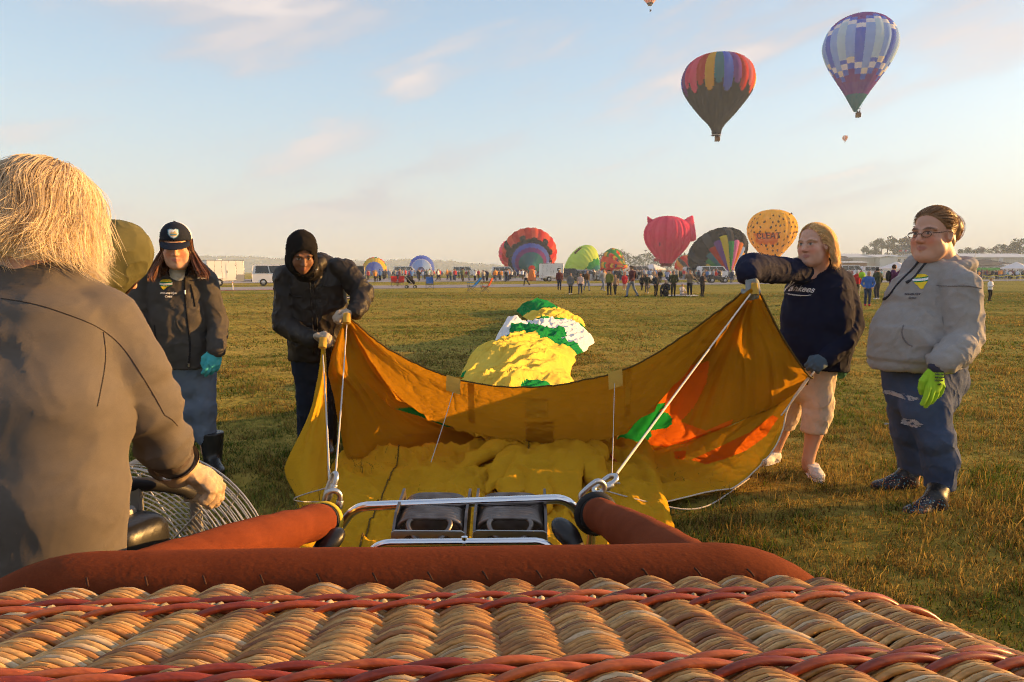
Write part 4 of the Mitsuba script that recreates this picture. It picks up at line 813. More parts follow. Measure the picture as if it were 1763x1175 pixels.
# ------------------------------------------------------------------ blonde in the taupe jacket, nearest, seen from behind
def blonde():
    K = thing('person', 'blonde person in taupe jacket seen from behind, bending over the fan at the left edge', 'person')
    F = nz(V(-.12, .99, 0)); R, F, U = fr(F)
    hd = Head(P(78, 384, 1.46), nz(V(-.30, .90, -.30)), nz(V(.05, .25, 1)), sc=1.0)
    q = hd.q
    hipc = P(70, 985, 1.30); ch = P(60, 640, 1.38); shc = P(55, 520, 1.42)
    shr = P(172, 558, 1.44); elr = P(256, 708, 1.50); wrr = P(298, 792, 1.62)
    shl = P(-110, 545, 1.50); ell_ = P(-150, 730, 1.62); wrl = P(-60, 830, 1.85)
    lean = 0
    g = Grid(hd.c - V(.75, .45, 1.6), hd.c + V(.75, .75, .25), .022, [(hd.c - .15, hd.c + .15, .006)])
    hd.put(g); g.cap(q(0, -.02, -.05), shc, .055, .07); g.cap(shc, hipc + V(0, .06, .06), .08, .07)
    for c in ((shr, elr, wrr), (shl, ell_, wrl)): g.chain([(c[0], .045), (c[1], .036), (c[2], .028)])
    g.cap(shr, shl, .045); fl, fr2 = V(hipc[0] - .10, hipc[1] + .02, 0), V(hipc[0] + .10, hipc[1] + .02, 0)
    for ft in (fl, fr2): g.chain([(V(ft[0], hipc[1], hipc[2] - .08), .06), (V(ft[0], hipc[1], .42), .055), (ft + V(0, 0, .06), .04)])
    v, f = g.mesh(); add(f'{K}__body', (v, f), 'skin', smooth=True, color=hd.color(v, (.55, .33, .24)))
    g = Grid(V(-1.75, 1.0, .38), V(-.30, 2.2, 1.50), .009)
    g.torso([(P(62, 1060, 1.34), .158, .115), (P(60, 860, 1.34), .160, .122), (P(58, 720, 1.36), .166, .130), (P(58, 620, 1.40), .170, .122), (P(66, 548, 1.44), .136, .092), (P(80, 495, 1.47), .080, .062)], R, F, .02)
    g.chain([(P(120, 535, 1.45), .078), (shr, .076), (P(220, 632, 1.46), .074), (elr, .060), (P(284, 766, 1.57), .050), (wrr - (wrr - elr) * .02, .044)], .012)
    g.chain([(P(-20, 520, 1.46), .08), (shl, .08), (ell_, .072), (wrl, .05)], .016)
    g.cut(P(60, 1050, 1.30), V(0, 0, -1))
    v, f = g.mesh(); v = folds(v, f, .006, (6, 6, 4), 31, [(elr, elr - shr, .12, .020), (P(285, 770, 1.56), wrr - elr, .08, .018), (P(205, 660, 1.42), V(1, 0, .6), .10, .010)])
    # quilted seam grooves across the yoke and down the sleeve
    add(f'{K}__jacket', (v, f), 'taupe_shell', smooth=True); gv = v
    def seam(pts, Yd):
        w = onto(v, f, pts, 60, .0006)
        if w is not None: add(f'{K}__seam', tube(w, .0011, 6), 'seam_brown', smooth=True)
    seam([(2, 514), (60, 524), (120, 543), (165, 562), (205, 592), (240, 640), (270, 690), (284, 716)], 1.30)
    seam([(178, 572), (182, 610), (176, 660), (168, 700)], 1.3)
    seam([(285, 716), (295, 722), (306, 734)], 1.30)
    g = Grid(wrr - .16, wrr + .16, .006); dd = nz(wrr - elr); g.cap(wrr - dd * .045, wrr - dd * .005, .049, .046); g.cut(wrr - dd * .005, dd); g.cut(wrr - dd * .06, -dd); v, f = g.mesh(); v = folds(v, f, .003, (20, 20, 8), 4); add(f'{K}__cuff', (v, f), 'taupe_dark', smooth=True)
    # trousers behind the basket
    g = Grid(V(-1.6, .9, 0), V(-.5, 1.85, .9), .016); g.torso([(hipc - V(0, -.05, .22), .145, .10), (hipc - V(0, -.05, .06), .145, .10)], R, F)
    for ft in (fl, fr2): g.chain([(V(ft[0], hipc[1], hipc[2] - .1), .095), (V(ft[0], hipc[1], .42), .075), (ft + V(0, 0, .08), .065)], .02); 
    v, f = g.mesh(); add(f'{K}__trousers', (v, f), 'navy_trousers', smooth=True)
    for ft in (fl, fr2): g = Grid(ft - .4, ft + .4, .012); shoe(g, ft - V(0, .06, 0), V(-.1, 1, 0), .26); v, f = g.mesh(); add(f'{K}__shoe', (v, f), 'black_rubber', smooth=True)
    v, f = hand_mesh(wrr + dd * .030, nz(V(.72, .35, -.45)), nz(V(-.35, -.10, -.95)), nz(V(-.2, .9, .0)), h=.003, curl=(.45, .75, .5), sc=.98, fat=.005, thumb=.5)
    v = folds(v, f, .0035, (30, 30, 30), 2); add(f'{K}__glove', (v, f), 'glove_leather', smooth=True)
    gc = cat([tube([wrr + dd * .004, wrr + dd * .012, wrr + dd * .045, wrr + dd * .062], [.058, .056, .045, .040], 26, caps=False), tube([wrr + dd * .004, wrr + dd * .045], [.055, .042], 26, caps=False)]); add(f'{K}__glove_cuff', gc, 'glove_leather', smooth=True)
    v, f = hand_mesh(wrl, nz(V(.5, .7, -.4)), nz(V(-.35, -.10, -.95)), nz(V(.6, -.3, .0)), h=.005, curl=(.7, .8, .5), sc=1.05, fat=.0035); add(f'{K}__glove', (v, f), 'glove_leather', smooth=True)
    # wind-blown blonde hair, individual strands
    r = np.random.default_rng(17)
    g = Grid(hd.c - .2, hd.c + .2, .006); g.ell(q(0, -.02, .035), V(.079, .098, .088), hd.A, .01); g.ell(q(0, -.045, -.03), V(.078, .065, .075), hd.A, .02); v, f = g.mesh(); v = v + vnormals(v, f) * (.004 * (ridge((v - hd.c) @ hd.A.T * V(50, 50, 12), 3) - .3))[:, None]
    v = v[:]; add(f'{K}__hair_base', (v, f), 'hair', smooth=True, color=V(.88, .74, .52) * (.85 + .6 * meshkit.noise(v * 120, 2))[:, None])
    l, dn = hd.scalp(.008, 17000, lambda l: (l[:, 2] > -.045) & (l[:, 1] < .085), 19); n = len(l); m = 9
    tt = np.linspace(0, 1, m)[None, :, None]
    clump = np.floor(meshkit.noise(l * 26, 6) * 40); cr = np.random.default_rng(2).normal(0, 1, (64, 4))[clump.astype(int) % 64]
    out = l.copy(); out[:, 2] = 0; out /= np.maximum(np.linalg.norm(out, axis=1, keepdims=True), 1e-6)
    # flow: from the crown outwards and down, blown towards the right at the ends
    rx, ry = .088, .112
    end = np.stack([out[:, 0] * rx * (1.0 + .10 * cr[:, 0]), out[:, 1] * ry * (1 + .08 * cr[:, 1]) - .014, -.078 + .024 * cr[:, 2] + r.normal(0, .014, n)], 1)
    short = np.clip((l[:, 2] - .02) / .1, 0, 1) * r.uniform(.0, .75, n); end[:, 2] += short * .13; end[:, :2] *= (1 + .06 * short)[:, None]
    z = l[:, None, 2:] + (end[:, None, 2:] - l[:, None, 2:]) * tt ** 1.15
    prof = np.where(z > .0, np.sqrt(np.clip(1 - ((z - .03) / .105) ** 2, .03, 1)), .96 + 0 * z)
    tgt = np.concatenate([end[:, None, :1] * prof, (end[:, None, 1:2] + .014) * prof - .014, z], 2)
    k = np.clip(tt * 1.8, 0, 1) ** .8; pa = l[:, None] * (1 - k) + tgt * k
    lay = r.uniform(-.004, .008, (n, 1, 1)) * np.clip(tt * 3, 0, 1); pa = pa + out[:, None] * lay
    wv = np.stack([meshkit.noise(pa * V(13, 13, 11) + cr[:, None, :3] * 1.3, s) - .5 for s in (1, 2, 3)], -1); pa = pa + wv * V(.056, .046, .034) * tt ** .8
    sw = V(-.055, 0, .0) * 0
    flick = (tt ** 3) * np.concatenate([.022 * (cr[:, 3:4] + .6), .008 * cr[:, 1:2], .006 * cr[:, 2:3]], 1)[:, None]
    pa = pa - flick * V(1, 1, 1)                                            # local +x is the person's right (picture right here)
    fly = r.uniform(0, 1, n) < .035; pa[fly] += (out[fly][:, None] * .030 + V(0, 0, .012)) * tt ** 1.5
    W = hd.world(pa.reshape(-1, 3)).reshape(pa.shape)
    tone = r.uniform(.85, 1.08, (n, 1)) * (.84 + .25 * meshkit.noise(l * 55, 8)[:, None]); cl = V(.92, .81, .62) * tone; gr = meshkit.noise(l * 18, 12)[:, None] > .62; cl = np.where(gr, V(.66, .56, .43) * tone, cl)
    mm, cc = ribbons(W, .00068, 3, cl); add(f'{K}__hair', mm, 'soft_hair', smooth=True, color=cc); lab(f'{K}__hair', kind='stuff')
bs('seam_brown', (0.05, 0.04, 0.035), 0.9); cloth('taupe_dark', (0.07, 0.055, 0.047), (0.09, 0.07, 0.06))
blonde()
# ------------------------------------------------------------------ person in the olive fleece hood, hidden behind the blonde
def olive():
    K = thing('person', 'person in olive green hood bending forward, mostly hidden behind the blonde hair', 'person')
    hd = Head(P(193, 454, 2.35), nz(V(.42, .78, -.50)), nz(V(.65, .2, .7)), sc=1.0); q = hd.q
    F = nz(V(.85, .5, 0)); R, F, U = fr(F); hip = P(80, 700, 2.35); shc = P(130, 505, 2.38)
    g = Grid(V(-2.3, 1.85, 0), V(-.9, 2.95, 1.65), .024, [(hd.c - .15, hd.c + .15, .007)]); hd.put(g); g.cap(q(0, -.02, -.05), shc, .055, .07); g.cap(shc, hip, .09, .12)
    hands = []
    for s in (-1, 1):
        a = shc + s * R * .17 - V(0, 0, .05); b = a - F * .04 - V(0, 0, .27); c = b + F * .02 - V(0, 0, .22); g.chain([(a, .045), (b, .036), (c, .028)]); hands.append((a, b, c))
        h = hip + s * R * .09; g.chain([(h, .09), (V(h[0], h[1], .42), .055), (V(h[0], h[1], .06), .04)])
    v, f = g.mesh(); add(f'{K}__body', (v, f), 'skin', smooth=True, color=hd.color(v, (.5, .3, .22)))
    g = Grid(V(-2.3, 1.85, .5), V(-.9, 2.95, 1.55), .013); g.torso([(hip, .17, .13), ((hip + shc) / 2, .175, .14), (shc - V(0, 0, .03), .16, .11)], R, F)
    for a, b, c in hands: g.chain([(shc - V(0, 0, .05), .08), (a, .085), (b, .072), (c, .05)])
    v, f = g.mesh(); v = folds(v, f, .007, (9, 9, 5), 4); add(f'{K}__jacket', (v, f), 'olive_fleece', smooth=True)
    g = Grid(hd.c - .3, hd.c + .3, .008); g.ell(q(0, -.015, .025), V(.098, .118, .125), hd.A, .02); g.cap(q(0, -.02, -.06), shc + V(0, 0, .0), .095, .10, .05); g.ell(q(0, .12, -.03), V(.072, .08, .105), hd.A, .01, sub=True); v, f = g.mesh(); v = folds(v, f, .004, (12, 12, 9), 7); add(f'{K}__hood', (v, f), 'olive_fleece', smooth=True)
    a = np.linspace(0, 2 * np.pi, 30, endpoint=False); add(f'{K}__hood_trim', tube(np.array([q(.073 * math.cos(t), .070 - .006 * math.cos(2 * t), -.03 + .105 * math.sin(t)) for t in a]), .006, 7, closed=True), 'brown_trim', smooth=True)
    g = Grid(V(-2.4, 1.9, 0), V(-1.0, 2.9, 1.1), .016); g.torso([(hip - V(0, 0, .08), .16, .12), (hip + V(0, 0, .05), .165, .125)], R, F)
    for s in (-1, 1): h = hip + s * R * .09; g.chain([(h, .095), (V(h[0], h[1], .42), .075), (V(h[0], h[1], .08), .062)], .02)
    v, f = g.mesh(); add(f'{K}__trousers', (v, f), 'navy_trousers', smooth=True)
    for s in (-1, 1): h = hip + s * R * .09; h = V(h[0], h[1], 0); g = Grid(h - .4, h + .4, .012); shoe(g, h - F * .06, F, .27); v, f = g.mesh(); add(f'{K}__shoe', (v, f), 'black_rubber', smooth=True)
    for a, b, c in hands: v, f = hand_mesh(c, nz(c - b), -F, V(0, 0, 1), h=.006, curl=(.4, .5, .4)); add(f'{K}__glove', (v, f), 'black_knit', smooth=True)
olive()
# ------------------------------------------------------------------ the basket, lying on its side
def wick(c1, c2):
    def col(p, n, uv):
        s = fbm(p.x * 60, p.y * 260, p.z * 60, 3); b = fbm(p.x * 14, p.y * 40, 3.0, 2)
        return mix(c1, c2, smoothstep(.25, .75, s * .6 + b * .4)) * (.8 + .35 * noise(p.x * 300, p.y * 900, p.z * 300))
    return col
WT = [((.27, .112, .026), (.56, .295, .080)), ((.33, .165, .050), (.62, .385, .14)), ((.16, .058, .020), (.34, .145, .040)), ((.38, .25, .12), (.58, .44, .26))]
for i, (a, b) in enumerate(WT): bs(f'wicker_{i}', wick(a, b), .36, spec=.5)
for i, (a, b) in enumerate([((.20, .028, .009), (.36, .068, .018)), ((.26, .050, .013), (.43, .115, .032)), ((.13, .016, .009), (.26, .040, .013))]): bs(f'red_cane_{i}', wick(a, b), .36, spec=.5)
bs('rope_cream', wick((.22, .18, .11), (.44, .37, .25)), .9)
def suede(p, n, uv):
    b = fbm(p.x * 9, p.y * 9, p.z * 9, 3); m = fbm(p.x * 40, p.y * 40, p.z * 40, 3); g = noise(p.x * 700, p.y * 700, p.z * 700)
    return mix((.095, .020, .007), (.19, .045, .015), b * .55 + m * .45) * (.80 + .3 * g)
scene['suede'] = {'type': 'twosided', 'bsdf': {'type': 'bumpmap', 'arbitrary': proc(lambda p, n, uv: .0005 * fbm(p.x * 190, p.y * 190, p.z * 190, 2), eps=.0008), 'scale': 1.0,
                  'bsdf': {'type': 'principled', 'base_color': proc(suede), 'roughness': .9, 'specular': .1, 'sheen': .12, 'sheen_tint': .8}}}
bs('chrome', (.86, .87, .9), .14, metallic=1.0); bs('steel', (.50, .49, .48), .34, metallic=1.0); bs('zinc', (.55, .56, .58), .38, metallic=1.0)
bs('burnt_steel', lambda p, n, uv: mix((.10, .075, .065), (.30, .27, .25), fbm(p.x * 30, p.y * 30, p.z * 30, 3)), .42, metallic=.85)
bs('black_strap', (.02, .02, .022), .7)
bs('yellow_cord', (.50, .36, .03), .7)
BK = thing('basket', 'wicker balloon basket lying on its side with rust red suede rim, nearest the camera', 'basket')
# local frame: b towards the burner (down 13 degrees), a across, c out of the upper side
TH = math.radians(11.5); YAW = math.radians(4.3)
bv = nz(V(-math.sin(YAW) * math.cos(TH), math.cos(YAW) * math.cos(TH), -math.sin(TH))); av = nz(np.cross(bv, V(0, 0, 1)) - V(0, 0, .016)); cvv = np.cross(av, bv)
BO = P(790, 1010, .90)                                       # the middle of the upper wicker side, where it meets the rim
def W(a, b, c): return BO + np.asarray(a)[..., None] * av + np.asarray(b)[..., None] * bv + np.asarray(c)[..., None] * cvv
HALF, RC, CX = .74, .25, -.050                               # half width, corner radius of the side, offset
DEPTH = 1.05
def prof(s):                                                 # arc length across the side -> (a, c, outward normal) round the corners
    s = np.asarray(s, float); fl = HALF - RC; q = np.pi / 2 * RC; t = np.abs(s); sg = np.sign(s)
    th = np.clip((t - fl) / RC, 0, np.pi / 2); dn = np.maximum(t - fl - q, 0)
    a = np.minimum(t, fl) + RC * np.sin(th); c = -RC + RC * np.cos(th) - dn
    return sg * a + CX, c, sg * np.sin(th), np.cos(th)
def WS(s, b, h):                                             # point on the side, h above it; bows outwards a little towards the base
    a, c, na, nc = prof(s); k = 1 + .12 * np.clip(-np.asarray(b), 0, 1)
    return W((a - CX) * k + CX + na * h, b, c * 1.0 + nc * h)
SPC = .0605; NS = 45; s0 = -SPC * NS / 2
r = np.random.default_rng(41)
rows_b = -.030 - np.arange(74) * .0082
pieces = []
def strand(ci, b, rr, seed):
    q = np.random.default_rng(seed); c = s0 + SPC * (ci + .5); m = 8
    t = np.linspace(-.66, .64, m); pk = -.05 + q.normal(0, .03)
    x = (t - pk); h = np.where(x < 0, np.cos(np.clip(x / .66, -1, 0) * np.pi / 2) ** 1.25, np.cos(np.clip(x / .70, 0, 1) * np.pi / 2) ** 1.15) * .0165 - .0045 + q.normal(0, .0008)
    bb = b + q.normal(0, .0010) + .0045 * (t - pk) * 0 - .0035 * np.abs(t) + q.normal(0, .0005, m)
    ri = rr * (1.08 - .28 * np.abs(t))
    return tube(WS(c + SPC * t, bb, h), ri, 5, caps=False)
for j, b in enumerate(rows_b):
    for ci in range(NS):
        pieces.append((ci, j, b))
mid = (NS - 1) / 2
def visible(ci, b):
    a, c, na, nc = prof(s0 + SPC * (ci + .5)); p = W(a, b, c); d = p - V(0, 0, CAMZ); fy = d[1] * CP - d[2] * SP
    u = CU + FPX * d[0] / fy; vv = CV + FPX * -(0) ; z = d[1] * SP + d[2] * CP; v_ = CV - FPX * z / fy
    facing = (na * av + nc * cvv) @ -nz(d)
    return -60 < u < 1823 and v_ < 1215 and facing > .05 and fy > .2
cand = sorted([(abs(b), ci, j, b) for ci, j, b in pieces if visible(ci, b) and b > -.345], reverse=True)
rest = {i: [] for i in range(4)}; vis = 0
keep = set((ci, j) for _, ci, j, b in cand[:300])
for ci, j, b in pieces:
    if b < -.40 and j % 2: continue
    tone = int(np.random.default_rng(ci * 71 + j).choice(4, p=[.46, .27, .18, .09])); m = strand(ci, b, .0039, ci * 131 + j * 7)
    if (ci, j) in keep: add(f'{BK}__wicker_strand', m, f'wicker_{tone}', smooth=True)
    else: rest[tone].append(m)
for i, ms in rest.items():
    if ms: lab(add(f'{BK}__wicker_weave', cat(ms), f'wicker_{i}', smooth=True), kind='stuff')
# added dark sheet behind the weave, standing in for shade in the gaps
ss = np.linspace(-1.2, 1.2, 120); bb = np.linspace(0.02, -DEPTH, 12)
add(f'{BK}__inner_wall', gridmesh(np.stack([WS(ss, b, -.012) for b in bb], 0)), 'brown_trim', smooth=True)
add(f'{BK}__base_board', gridmesh(np.stack([np.stack([W(np.full(2, x), np.full(2, -DEPTH + .01), np.array([-1.0, prof(s)[1] - .012])) for s in [0]][0]) for x in (CX - HALF, CX + HALF)], 0)), 'brown_trim')
add(f'{BK}__side_wall', gridmesh(np.stack([np.stack([W(CX - HALF + .02, b, c) for b in (0, -DEPTH)]) for c in (-.25, -.95)])), 'brown_trim'); add(f'{BK}__side_wall', gridmesh(np.stack([np.stack([W(CX + HALF - .02, b, c) for b in (0, -DEPTH)]) for c in (-.25, -.95)])), 'brown_trim')
# red waling: overlapping long canes in pairs
def waling(b0, n_rows, pitch, phase, lift, rad, seed, gap):
    q = np.random.default_rng(seed)
    for k in range(n_rows):
        b = b0 - k * gap
        for i, st in enumerate(np.arange(-.95 + phase[k], .95, pitch)):
            m = 13; t = np.linspace(0, 1, m); L = pitch * 2.15; hh = lift * np.sin(np.clip(t * 1.02, 0, 1) * np.pi) ** .75 - .004 + k * .002
            yy = b - .0115 * (.5 - t) * 2 + q.normal(0, .0008)
            key = add(f'{BK}__red_cane', tube(WS(st + L * t, yy, hh), rad * (1 + q.normal(0, .05)) * np.clip(np.sin(np.clip(t * .9 + .05, 0, 1) * np.pi) ** .3, .5, 1), 8), f'red_cane_{q.integers(3)}', smooth=True)
waling(-.104, 2, SPC, (0, .03), .019, .0043, 3, .036)
waling(-.330, 2, SPC, (.01, .04), .019, .0046, 4, .024)
waling(-.60, 2, SPC, (.01, .04), .022, .0068, 9, .026)
for i, s in enumerate(np.arange(-.78, .78, .061)):
    q = np.random.default_rng(i); n = 26; t = np.linspace(0, 1, n); p = WS(s + .030 * (t - .5), -.122 + .010 * (t - .5) + .0035 * np.sin(t * 22), .009 + .004 * np.cos(t * 22))
    add(f'{BK}__rope_lashing', tube(p, .0036, 6), 'rope_cream', smooth=True)
# suede rim: a padded roll along the edge of the open end, turning down round both corners
fl = HALF - RC; ang = np.linspace(-1, 1, 90); sR = ang * 1.25
aR, cR, naR, ncR = prof(sR)
rim = W(CX - .012 + (aR - CX) * .875, np.full(90, .040), cR) + (naR[:, None] * av + ncR[:, None] * cvv) * -.008
wob = .052 + .002 * meshkit.noise(np.stack([sR * 7, 0 * sR, 0 * sR], 1), 3)
v, f = tube(rim, wob, 28); v = v + vnormals(v, f) * (.0014 * (meshkit.fbm(v * V(7, 14, 14), 2, 3) - .5) * 2)[:, None]
add(f'{BK}__rim', (v, f), 'suede', smooth=True)
for s in np.arange(-.72, .73, .083):                        # lacing holes
    a, c, na, nc = prof(s); p = W(CX - .012 + (a - CX) * .875, -.012, c) + (na * av + nc * cvv) * .012
    add(f'{BK}__lacing', tube(np.array([p - av * .003 + bv * .004 + cvv * .009, p + cvv * .006, p + av * .004 - bv * .004]), .0014, 6), 'brown_trim', smooth=True)
# lower rim and far side so that the basket is whole from other sides
lo = W(np.linspace(CX - HALF, CX + HALF, 30), np.full(30, .04), np.full(30, -.92)); add(f'{BK}__lower_rim', tube(lo, .05, 14), 'suede', smooth=True)
add(f'{BK}__lower_wall', gridmesh(np.stack([np.stack([W(x, b, -.95) for b in (0, -DEPTH)]) for x in (CX - HALF, CX + HALF)])), 'wicker_1')
# padded uprights running to the burner frame
FL, FR = P(566, 893, 2.05), P(1022, 882, 2.02)              # upper corners of the frame
UL0, UR0 = W(CX - .50, .06, -.055), W(CX + .46, .06, -.055)
def sleeve(p0, p1, r0, r1, sag, key):
    t = np.linspace(0, 1, 50); p = p0 + (p1 - p0) * t[:, None] + V(0, 0, 1) * (sag * np.sin(t * np.pi))[:, None]
    v, f = tube(p, r0 + (r1 - r0) * t + .004 * np.sin(t * 30) * (t > .75), 22); v = v + vnormals(v, f) * (.004 * (ridge(v * V(11, 11, 11), 5) - .4))[:, None]
    add(key, (v, f), 'suede', smooth=True)
sleeve(UL0, FL, .062, .046, .012, f'{BK}__padded_upright'); sleeve(UR0, FR, .060, .044, .012, f'{BK}__padded_upright')
LLO, LRO = FL + V(.02, .12, -.62), FR + V(-.02, .12, -.60)   # lower corners of the frame, near the ground
for p0, p1 in ((W(CX - .50, .06, -.86), LLO), (W(CX + .46, .06, -.86), LRO)): sleeve(p0, np.maximum(p1, V(-9, -9, .06)), .055, .045, 0, f'{BK}__padded_upright')
for c, d, n in ((FL, nz(FL - UL0), 'yellow_cord'), (FR, nz(FR - UR0), 'black_strap')):
    for k in range(3 if n == 'yellow_cord' else 1):
        a = np.linspace(0, 2 * np.pi, 24, endpoint=False); x = nz(np.cross(d, V(0, 0, 1))); y = np.cross(d, x); c0 = c - d * (.035 + .012 * k)
        add(f'{BK}__lashing', tube(np.array([c0 + .050 * (math.cos(t) * x + math.sin(t) * y) + d * .008 * math.sin(t + k) for t in a]), .0065 if n == 'yellow_cord' else .016, 8, closed=True), n, smooth=True)
    x = nz(np.cross(d, V(0, 0, 1))); add(f'{BK}__velcro_strap', tube([c - d * .075, c - d * .055], .052, 20), 'black_strap', smooth=True)
# ------------------------------------------------------------------ burner: chrome frame, two coil burners, control handles
BN = thing('burner', 'chrome framed double burner with two steel coil cans pointing away from the basket', 'burner')
cl, cr_ = FL + V(.03, .02, .0), FR + V(-.03, .02, .005)
top = bent([cl + V(-.012, 0, -.05), cl + V(.045, 0, .030), cr_ + V(-.045, 0, .030), cr_ + V(.012, 0, -.05)], .075, 12)
add(f'{BN}__frame_tube', tube(top, .0145, 16), 'chrome', smooth=True)
L2, R2 = P(628, 947, 1.88), P(962, 944, 1.86)
low = bent([L2 + V(-.02, -.02, -.06), L2 + V(.03, 0, .018), R2 + V(-.03, 0, .018), R2 + V(.02, -.02, -.06)], .06, 12)
add(f'{BN}__frame_tube', tube(low, .0125, 16), 'chrome', smooth=True)
for a, b in ((FL, LLO), (FR, LRO)): add(f'{BN}__frame_tube', tube([a + V(0, .02, -.02), np.maximum(b, V(-9, -9, .06)) + V(0, .02, 0)], .0145, 14), 'chrome', smooth=True)
lb = np.maximum(LLO, V(-9, -9, .06)), np.maximum(LRO, V(-9, -9, .06)); add(f'{BN}__frame_tube', tube([lb[0] + V(0, .02, 0), lb[1] + V(0, .02, 0)], .0145, 14), 'chrome', smooth=True)
bd = nz(V(.02, .97, .10))
def can(c0, c1, key):                                        # coil can seen from above and behind: side plates, stacked coil turns, base plate with holes
    x = nz(np.cross(bd, V(0, 0, 1))); y = np.cross(x, bd); R_ = .098
    mid0 = (c0 + c1) / 2
    for k in range(11):
        a = np.linspace(0, 2 * np.pi, 36, endpoint=False); cc = mid0 + bd * (.030 + .0165 * k) - y * .046
        sg = lambda q, e: math.copysign(abs(q) ** e, q); add(f'{key}__coil_turn', tube(np.array([cc + R_ * sg(math.cos(t), .5) * x + .060 * sg(math.sin(t), .75) * y for t in a]), .0072, 8, closed=True), 'burnt_steel', smooth=True)
    for e in (-1, 1):
        p = [mid0 + e * x * .104 + bd * b + y * h for b, h in ((-.02, -.075), (-.02, -.035), (.055, .020), (.205, .030), (.215, -.02), (.10, -.075))]
        pts = np.array(p); o = e * x * .004; v = np.vstack([pts - o, pts + o]); n = 6
        f = [(0, i, i + 1) for i in range(1, n - 1)] + [(n, n + i + 1, n + i) for i in range(1, n - 1)] + [(i, (i + 1) % n, n + (i + 1) % n) for i in range(n)] + [(i, n + (i + 1) % n, n + i) for i in range(n)]
        add(f'{key}__side_plate', (v, np.array(f)), 'burnt_steel')
    from shapely.geometry import Polygon, Point
    pl = Polygon([(-.105, -.03), (.105, -.03), (.105, .028), (.095, .034), (-.095, .034), (-.105, .028)]).difference(Point(-.05, -.004).buffer(.024)).difference(Point(.05, -.004).buffer(.024))
    m = trimesh.creation.extrude_polygon(pl, .006, engine='earcut'); v = np.array(m.vertices) @ np.array([x, y, bd]) + mid0 - bd * .022 - y * .035
    add(f'{key}__base_plate', (v, np.array(m.faces)), 'steel')
    a = np.linspace(0, 2 * np.pi, 36, endpoint=False); sg = lambda q, e: math.copysign(abs(q) ** e, q); dk = [np.array([mid0 + bd * b - y * .046 + .092 * s_ * sg(math.cos(t), .5) * x + .054 * s_ * sg(math.sin(t), .75) * y for t in a]) for b, s_ in ((.20, 1), (.026, 1), (.026, .01))]; add(f'{key}__burner_can', gridmesh(np.array([np.vstack([q_, q_[:1]]) for q_ in dk])), 'burnt_steel', smooth=40)
    for e in (-1, 1): add(f'{key}__fuel_pipe', tube(spline([mid0 + e * x * .03 - bd * .03 - y * .03, mid0 + e * x * .06 + bd * .02 + y * .005, mid0 + e * x * .02 + bd * .05 + y * .012], 14), .008, 8), 'burnt_steel', smooth=True)
    add(f'{key}__jet_ring', lathe([(.0, 0), (.045, 0), (.045, .02), (.0, .02)], 20, mid0 + bd * .04 - y * .05, bd), 'black_plastic')
ca = add_ = None
can(P(686, 908, 1.94), P(790, 908, 1.94), BN); can(P(824, 908, 1.94), P(932, 908, 1.94), BN)
add(f'{BN}__clamp_bolt', lathe([(0, .028), (.009, .026), (.010, .012), (.014, .010), (.014, 0), (0, 0)], 14, P(800, 942, 1.87) + V(0, 0, .004), V(0, 0, 1)), 'chrome', smooth=30)
for p, d in ((P(566, 935, 1.9), V(.55, .5, .45)), (P(975, 918, 1.88), V(-.5, .6, .45))):
    c = p; d = nz(d); x = nz(np.cross(d, V(0, 0, 1))); y = np.cross(x, d)
    g = Grid(c - .14, c + .14, .006); g.ell(c, V(.055, .036, .026), np.array([d, x, y]), .01); g.cap(c - d * .05 - V(0, 0, .01), c - d * .09 - V(0, 0, .05), .022, .02); v, f = g.mesh()
    add(f'{BN}__control_handle', (v, f), 'black_rubber', smooth=True); add(f'{BN}__hose', tube(spline([c - d * .07 - V(0, 0, .03), c - d * .10 - V(0, 0, .12), c - d * .05 - V(0, 0, .24)], 16), .016, 10), 'black_rubber', smooth=True)
# carabiners at the two upper frame corners
def link(c, u, w, L, wd, key, rad=.0085):
    u = nz(u); w = nz(w - u * (w @ u)); a = np.linspace(0, 2 * np.pi, 30, endpoint=False)
    p = np.array([c + u * (L / 2 - wd / 2) * np.sign(math.sin(t)) * min(1, abs(math.sin(t)) * 3) + u * wd / 2 * math.sin(t) + w * wd / 2 * math.cos(t) for t in a]); add(key, tube(p, rad, 10, closed=True), 'zinc', smooth=True)
    add(f'{key}_gate', tube([c + w * wd / 2 - u * L * .12, c + w * wd / 2 + u * L * .16], rad * 1.35, 10), 'zinc', smooth=True)
CARL, CARR = P(572, 832, 2.16), P(1052, 826, 2.16)
for nm, (a, b, c) in (('left', (P(571, 868, 2.08), P(570, 838, 2.14), V(.2, 0, 1))), ('right', (P(1020, 848, 2.08), P(1042, 834, 2.14), V(.6, .1, .5)))):
    k = thing('carabiner', f'steel carabiner pair linking the {nm} frame corner to the balloon ropes', 'carabiner')
    link(a, c, V(1, .3, -.2), .085, .046, f'{k}__link'); link(b, c + V(.15, .2, 0), V(.5, -.8, .1), .085, .046, f'{k}__link')
